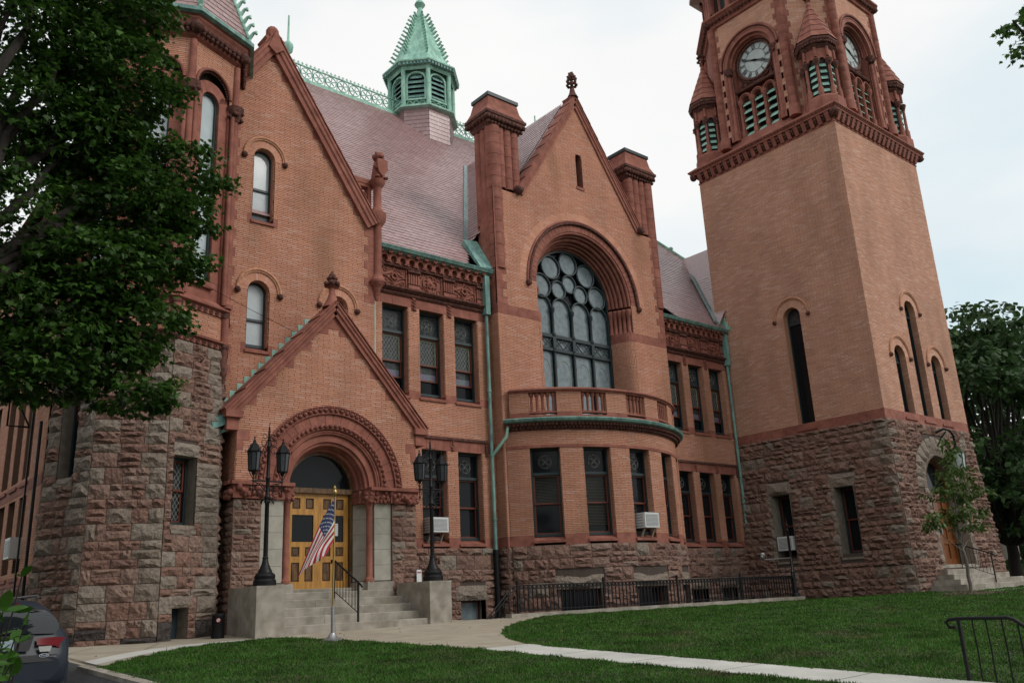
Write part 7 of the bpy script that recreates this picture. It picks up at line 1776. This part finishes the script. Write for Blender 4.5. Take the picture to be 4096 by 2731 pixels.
# another maple whose twigs show in the top right corner
MC2 = [((22.25,6.0,13.45),(.5,.4,.35),26),((22.35,6.0,12.55),(.28,.25,.12),11),((25.2,5.5,14.2),(1.5,1.3,1.0),500),((26.5,5.0,14.5),(1.8,1.6,1.3),500),((26,4,16.2),(1.8,1.6,1.2),400)]
tree('maple_tree','overhanging maple with leaf sprigs in the upper right corner',(27.2,4.3,gz(27.2,4.3)),(27.0,4.5,8),MC2,0,MAPLE,.17,'maple_leaf','bark',.25,32)
# trees beyond the tower
def far_tree(label, x,y,z, H, rad, n, seed, low=3.2, size=.34):
    R = random.Random(seed); cl = []
    for k in range(n):
        a = R.uniform(0,2*pi); q = sqrt(R.random()); zz = low+(H-low)*R.random(); f = sin(pi*min(1,max(.05,((zz-low)/(H-low))*.86+.14)))**.6
        cl.append(((x+rad*q*f*cos(a),y+rad*q*f*sin(a),z+zz),(rad*.30,rad*.30,rad*.17),170))
    tree('shade_tree',label,(x,y,z),(x+.3,y,z+low*.8),cl,0,DIAM,size,'far_leaf','bark',.34,seed,'street trees',False)
far_tree('tall dense tree rising directly behind the right edge of the tower',47.5,18.4,-.85,14.0,6.2,56,41,2.9)
far_tree('broad tree farther back at the right edge of the picture',62,21.5,-.85,16,7.5,40,42,3.6,.42)
far_tree('distant tree crown low behind the street at the right',78,25,-.85,13,7,22,43,2.5,.5)
far_tree('tree standing across the street in front of the stone church',72,15.5,-.85,12,5,18,44,4,.42)
# unseen trees added left of and behind the camera only to shade the scene
far_tree('unseen tree added left of the view to shade the turret corner',-4.8,18.6,-1.3,13,4.6,30,45,2.2,.5)
far_tree('unseen tree added nearer the camera on the left for its shade',-4.2,5.2,-1.4,12,4.0,30,46,2.8,.45)
far_tree('unseen tree added behind the camera to the left for its shade',-7,-9,-1.4,14,5.5,26,47,2.6,.55)
far_tree('unseen tree added directly behind the camera for its shade',3.5,-13,-1.4,14,5.5,26,48,2.6,.55)
# sapling in the mulch ring
SB = (28.12,12.25,gz(28.1,12.2))
SC = [((27.1,12.2,1.75),(.75,.3,.14),70),((26.6,12.3,1.55),(.45,.2,.10),40),((27.3,12.25,2.6),(.65,.4,.22),80),((28.0,12.1,3.2),(.6,.5,.3),95),((28.5,12.3,2.6),(.55,.5,.28),80),((28.3,12.2,3.9),(.32,.3,.42),60),((29.4,12.2,2.2),(.55,.4,.35),80),((29.9,12.1,2.7),(.5,.35,.22),55),((27.9,12.2,2.0),(.7,.5,.25),60),((29.0,12.2,3.1),(.5,.4,.3),60),((29.3,12.3,1.6),(.5,.3,.2),40),((28.4,12.2,1.7),(.6,.4,.25),45)]
tree('young_tree','thin young tree with sparse leaves in front of the tower door',SB,(28.15,12.25,.75),SC,0,OVAL,.15,'sapling_leaf','bark_light',.062,51)
# shrub close to the camera, lower left
R = random.Random(61); sh = empty('garden_shrub', (.5,3.1,-1.35), 'leafy green shrub twigs close up in the lower left corner', 'shrub'); mb = MB(); LV = Leaves()
for k in range(22):
    x, y = .50+R.uniform(-.16,.10), 3.1+R.uniform(-.3,.3); top = Vector((y*.178+R.uniform(-.05,.075),y,R.uniform(-.16,.06) if k else .15)); bs = Vector((x-.1,y,-1.36)); n = 14; pts = []
    for i in range(n+1):
        p = bs.lerp(top,i/n)+rv(R)*.012; pts.append(p)
        if i > 4:
            for q in range(2):
                d = rv(R); d.z = d.z*.5+.25; LV.add(p,d,Vector((R.uniform(-.6,.6),R.uniform(-.6,.6),1)),R.uniform(.045,.08),OVAL)
    mb.tube(pts,[.006-.004*i/n for i in range(n+1)],5)
mb.build('stems','bark',sh); LV.build('foliage','shrub_leaf',sh)
# ------------------------------------------------------------------ stone church across the street
chz = -.9; church = empty('stone_church', (85,30,chz), 'grey stone church with round arched windows far behind the street trees', 'building'); PC_ = FAC(30.5)
mat('church_stone', (.22,.205,.17), .9, .2, 3, bump=.5, bscale=8); mat('church_trim', (.34,.31,.24), .9, .1, 3)
wn = [(69+6.2*k) for k in range(6)]
iv = [(60,104)]; b = MB()
prev = 60
for u in wn:
    b.fbox(PC_,prev,u-1.0,chz-.5,9,-.6,0); prev = u+1.0
    b.fbox(PC_,u-1.0,u+1.0,chz-.5,1.4,-.6,0); pol = [(u-1.0,4.8)]+[(u-1.0*cos(pi*i/10),4.8+1.0*sin(pi*i/10)) for i in range(11)]+[(u+1.0,9),(u-1.0,9)]
    b.prism(PC_,[(u-1.0*cos(pi*i/10),4.8+1.0*sin(pi*i/10)) for i in range(6)]+[(u,9),(u-1.0,9)],-.6,0); b.prism(PC_,[(u+1.0,9),(u,9)]+[(u-1.0*cos(pi*i/10),4.8+1.0*sin(pi*i/10)) for i in range(5,11)],-.6,0)
b.fbox(PC_,prev,104,chz-.5,9,-.6,0); b.build('wall','church_stone',church)
CS = Stones(church, 77); CS.L = []
for u in wn:
    b = MB(); b.arch(PC_,u,4.8,1.0,1.3,-.3,.08,0,180,14); b.fbox(PC_,u-1.3,u-1.0,1.4,4.8,-.3,.06); b.fbox(PC_,u+1.0,u+1.3,1.4,4.8,-.3,.06); b.fbox(PC_,u-1.4,u+1.4,1.15,1.4,-.3,.12); w_ = b.build('window','church_trim',church)
    b = MB(); b.quad(PC_(u-1,1.4,-.35),PC_(u+1,1.4,-.35),PC_(u+1,5.8,-.35),PC_(u-1,5.8,-.35)); b.build('pane','glass_dark',w_)
b = MB(); b.quad((60,30.2,9),(104,30.2,9),(104,37,15),(60,37,15)); b.build('roof','slate',church)
hd = MB(); R = random.Random(5); LV = Leaves()
for k in range(5200):
    x = R.uniform(56,104); y = 27.2+R.uniform(-.7,.7); z = chz+1.9*sqrt(R.random()); LV.add(Vector((x,y,z)),rv(R),rv(R),.32,DIAM)
hg = empty('hedge', (80,27.2,chz), 'low clipped green hedge in front of the stone church', 'hedge'); LV.build('foliage','far_leaf',hg)
hd.box(56,104,26.6,27.8,chz,chz+1.65); hd.build('core','soil',hg)
sc__ = scene.cycles; sc__.max_bounces = 5; sc__.diffuse_bounces = 3; sc__.glossy_bounces = 2; sc__.transmission_bounces = 2; sc__.transparent_max_bounces = 4
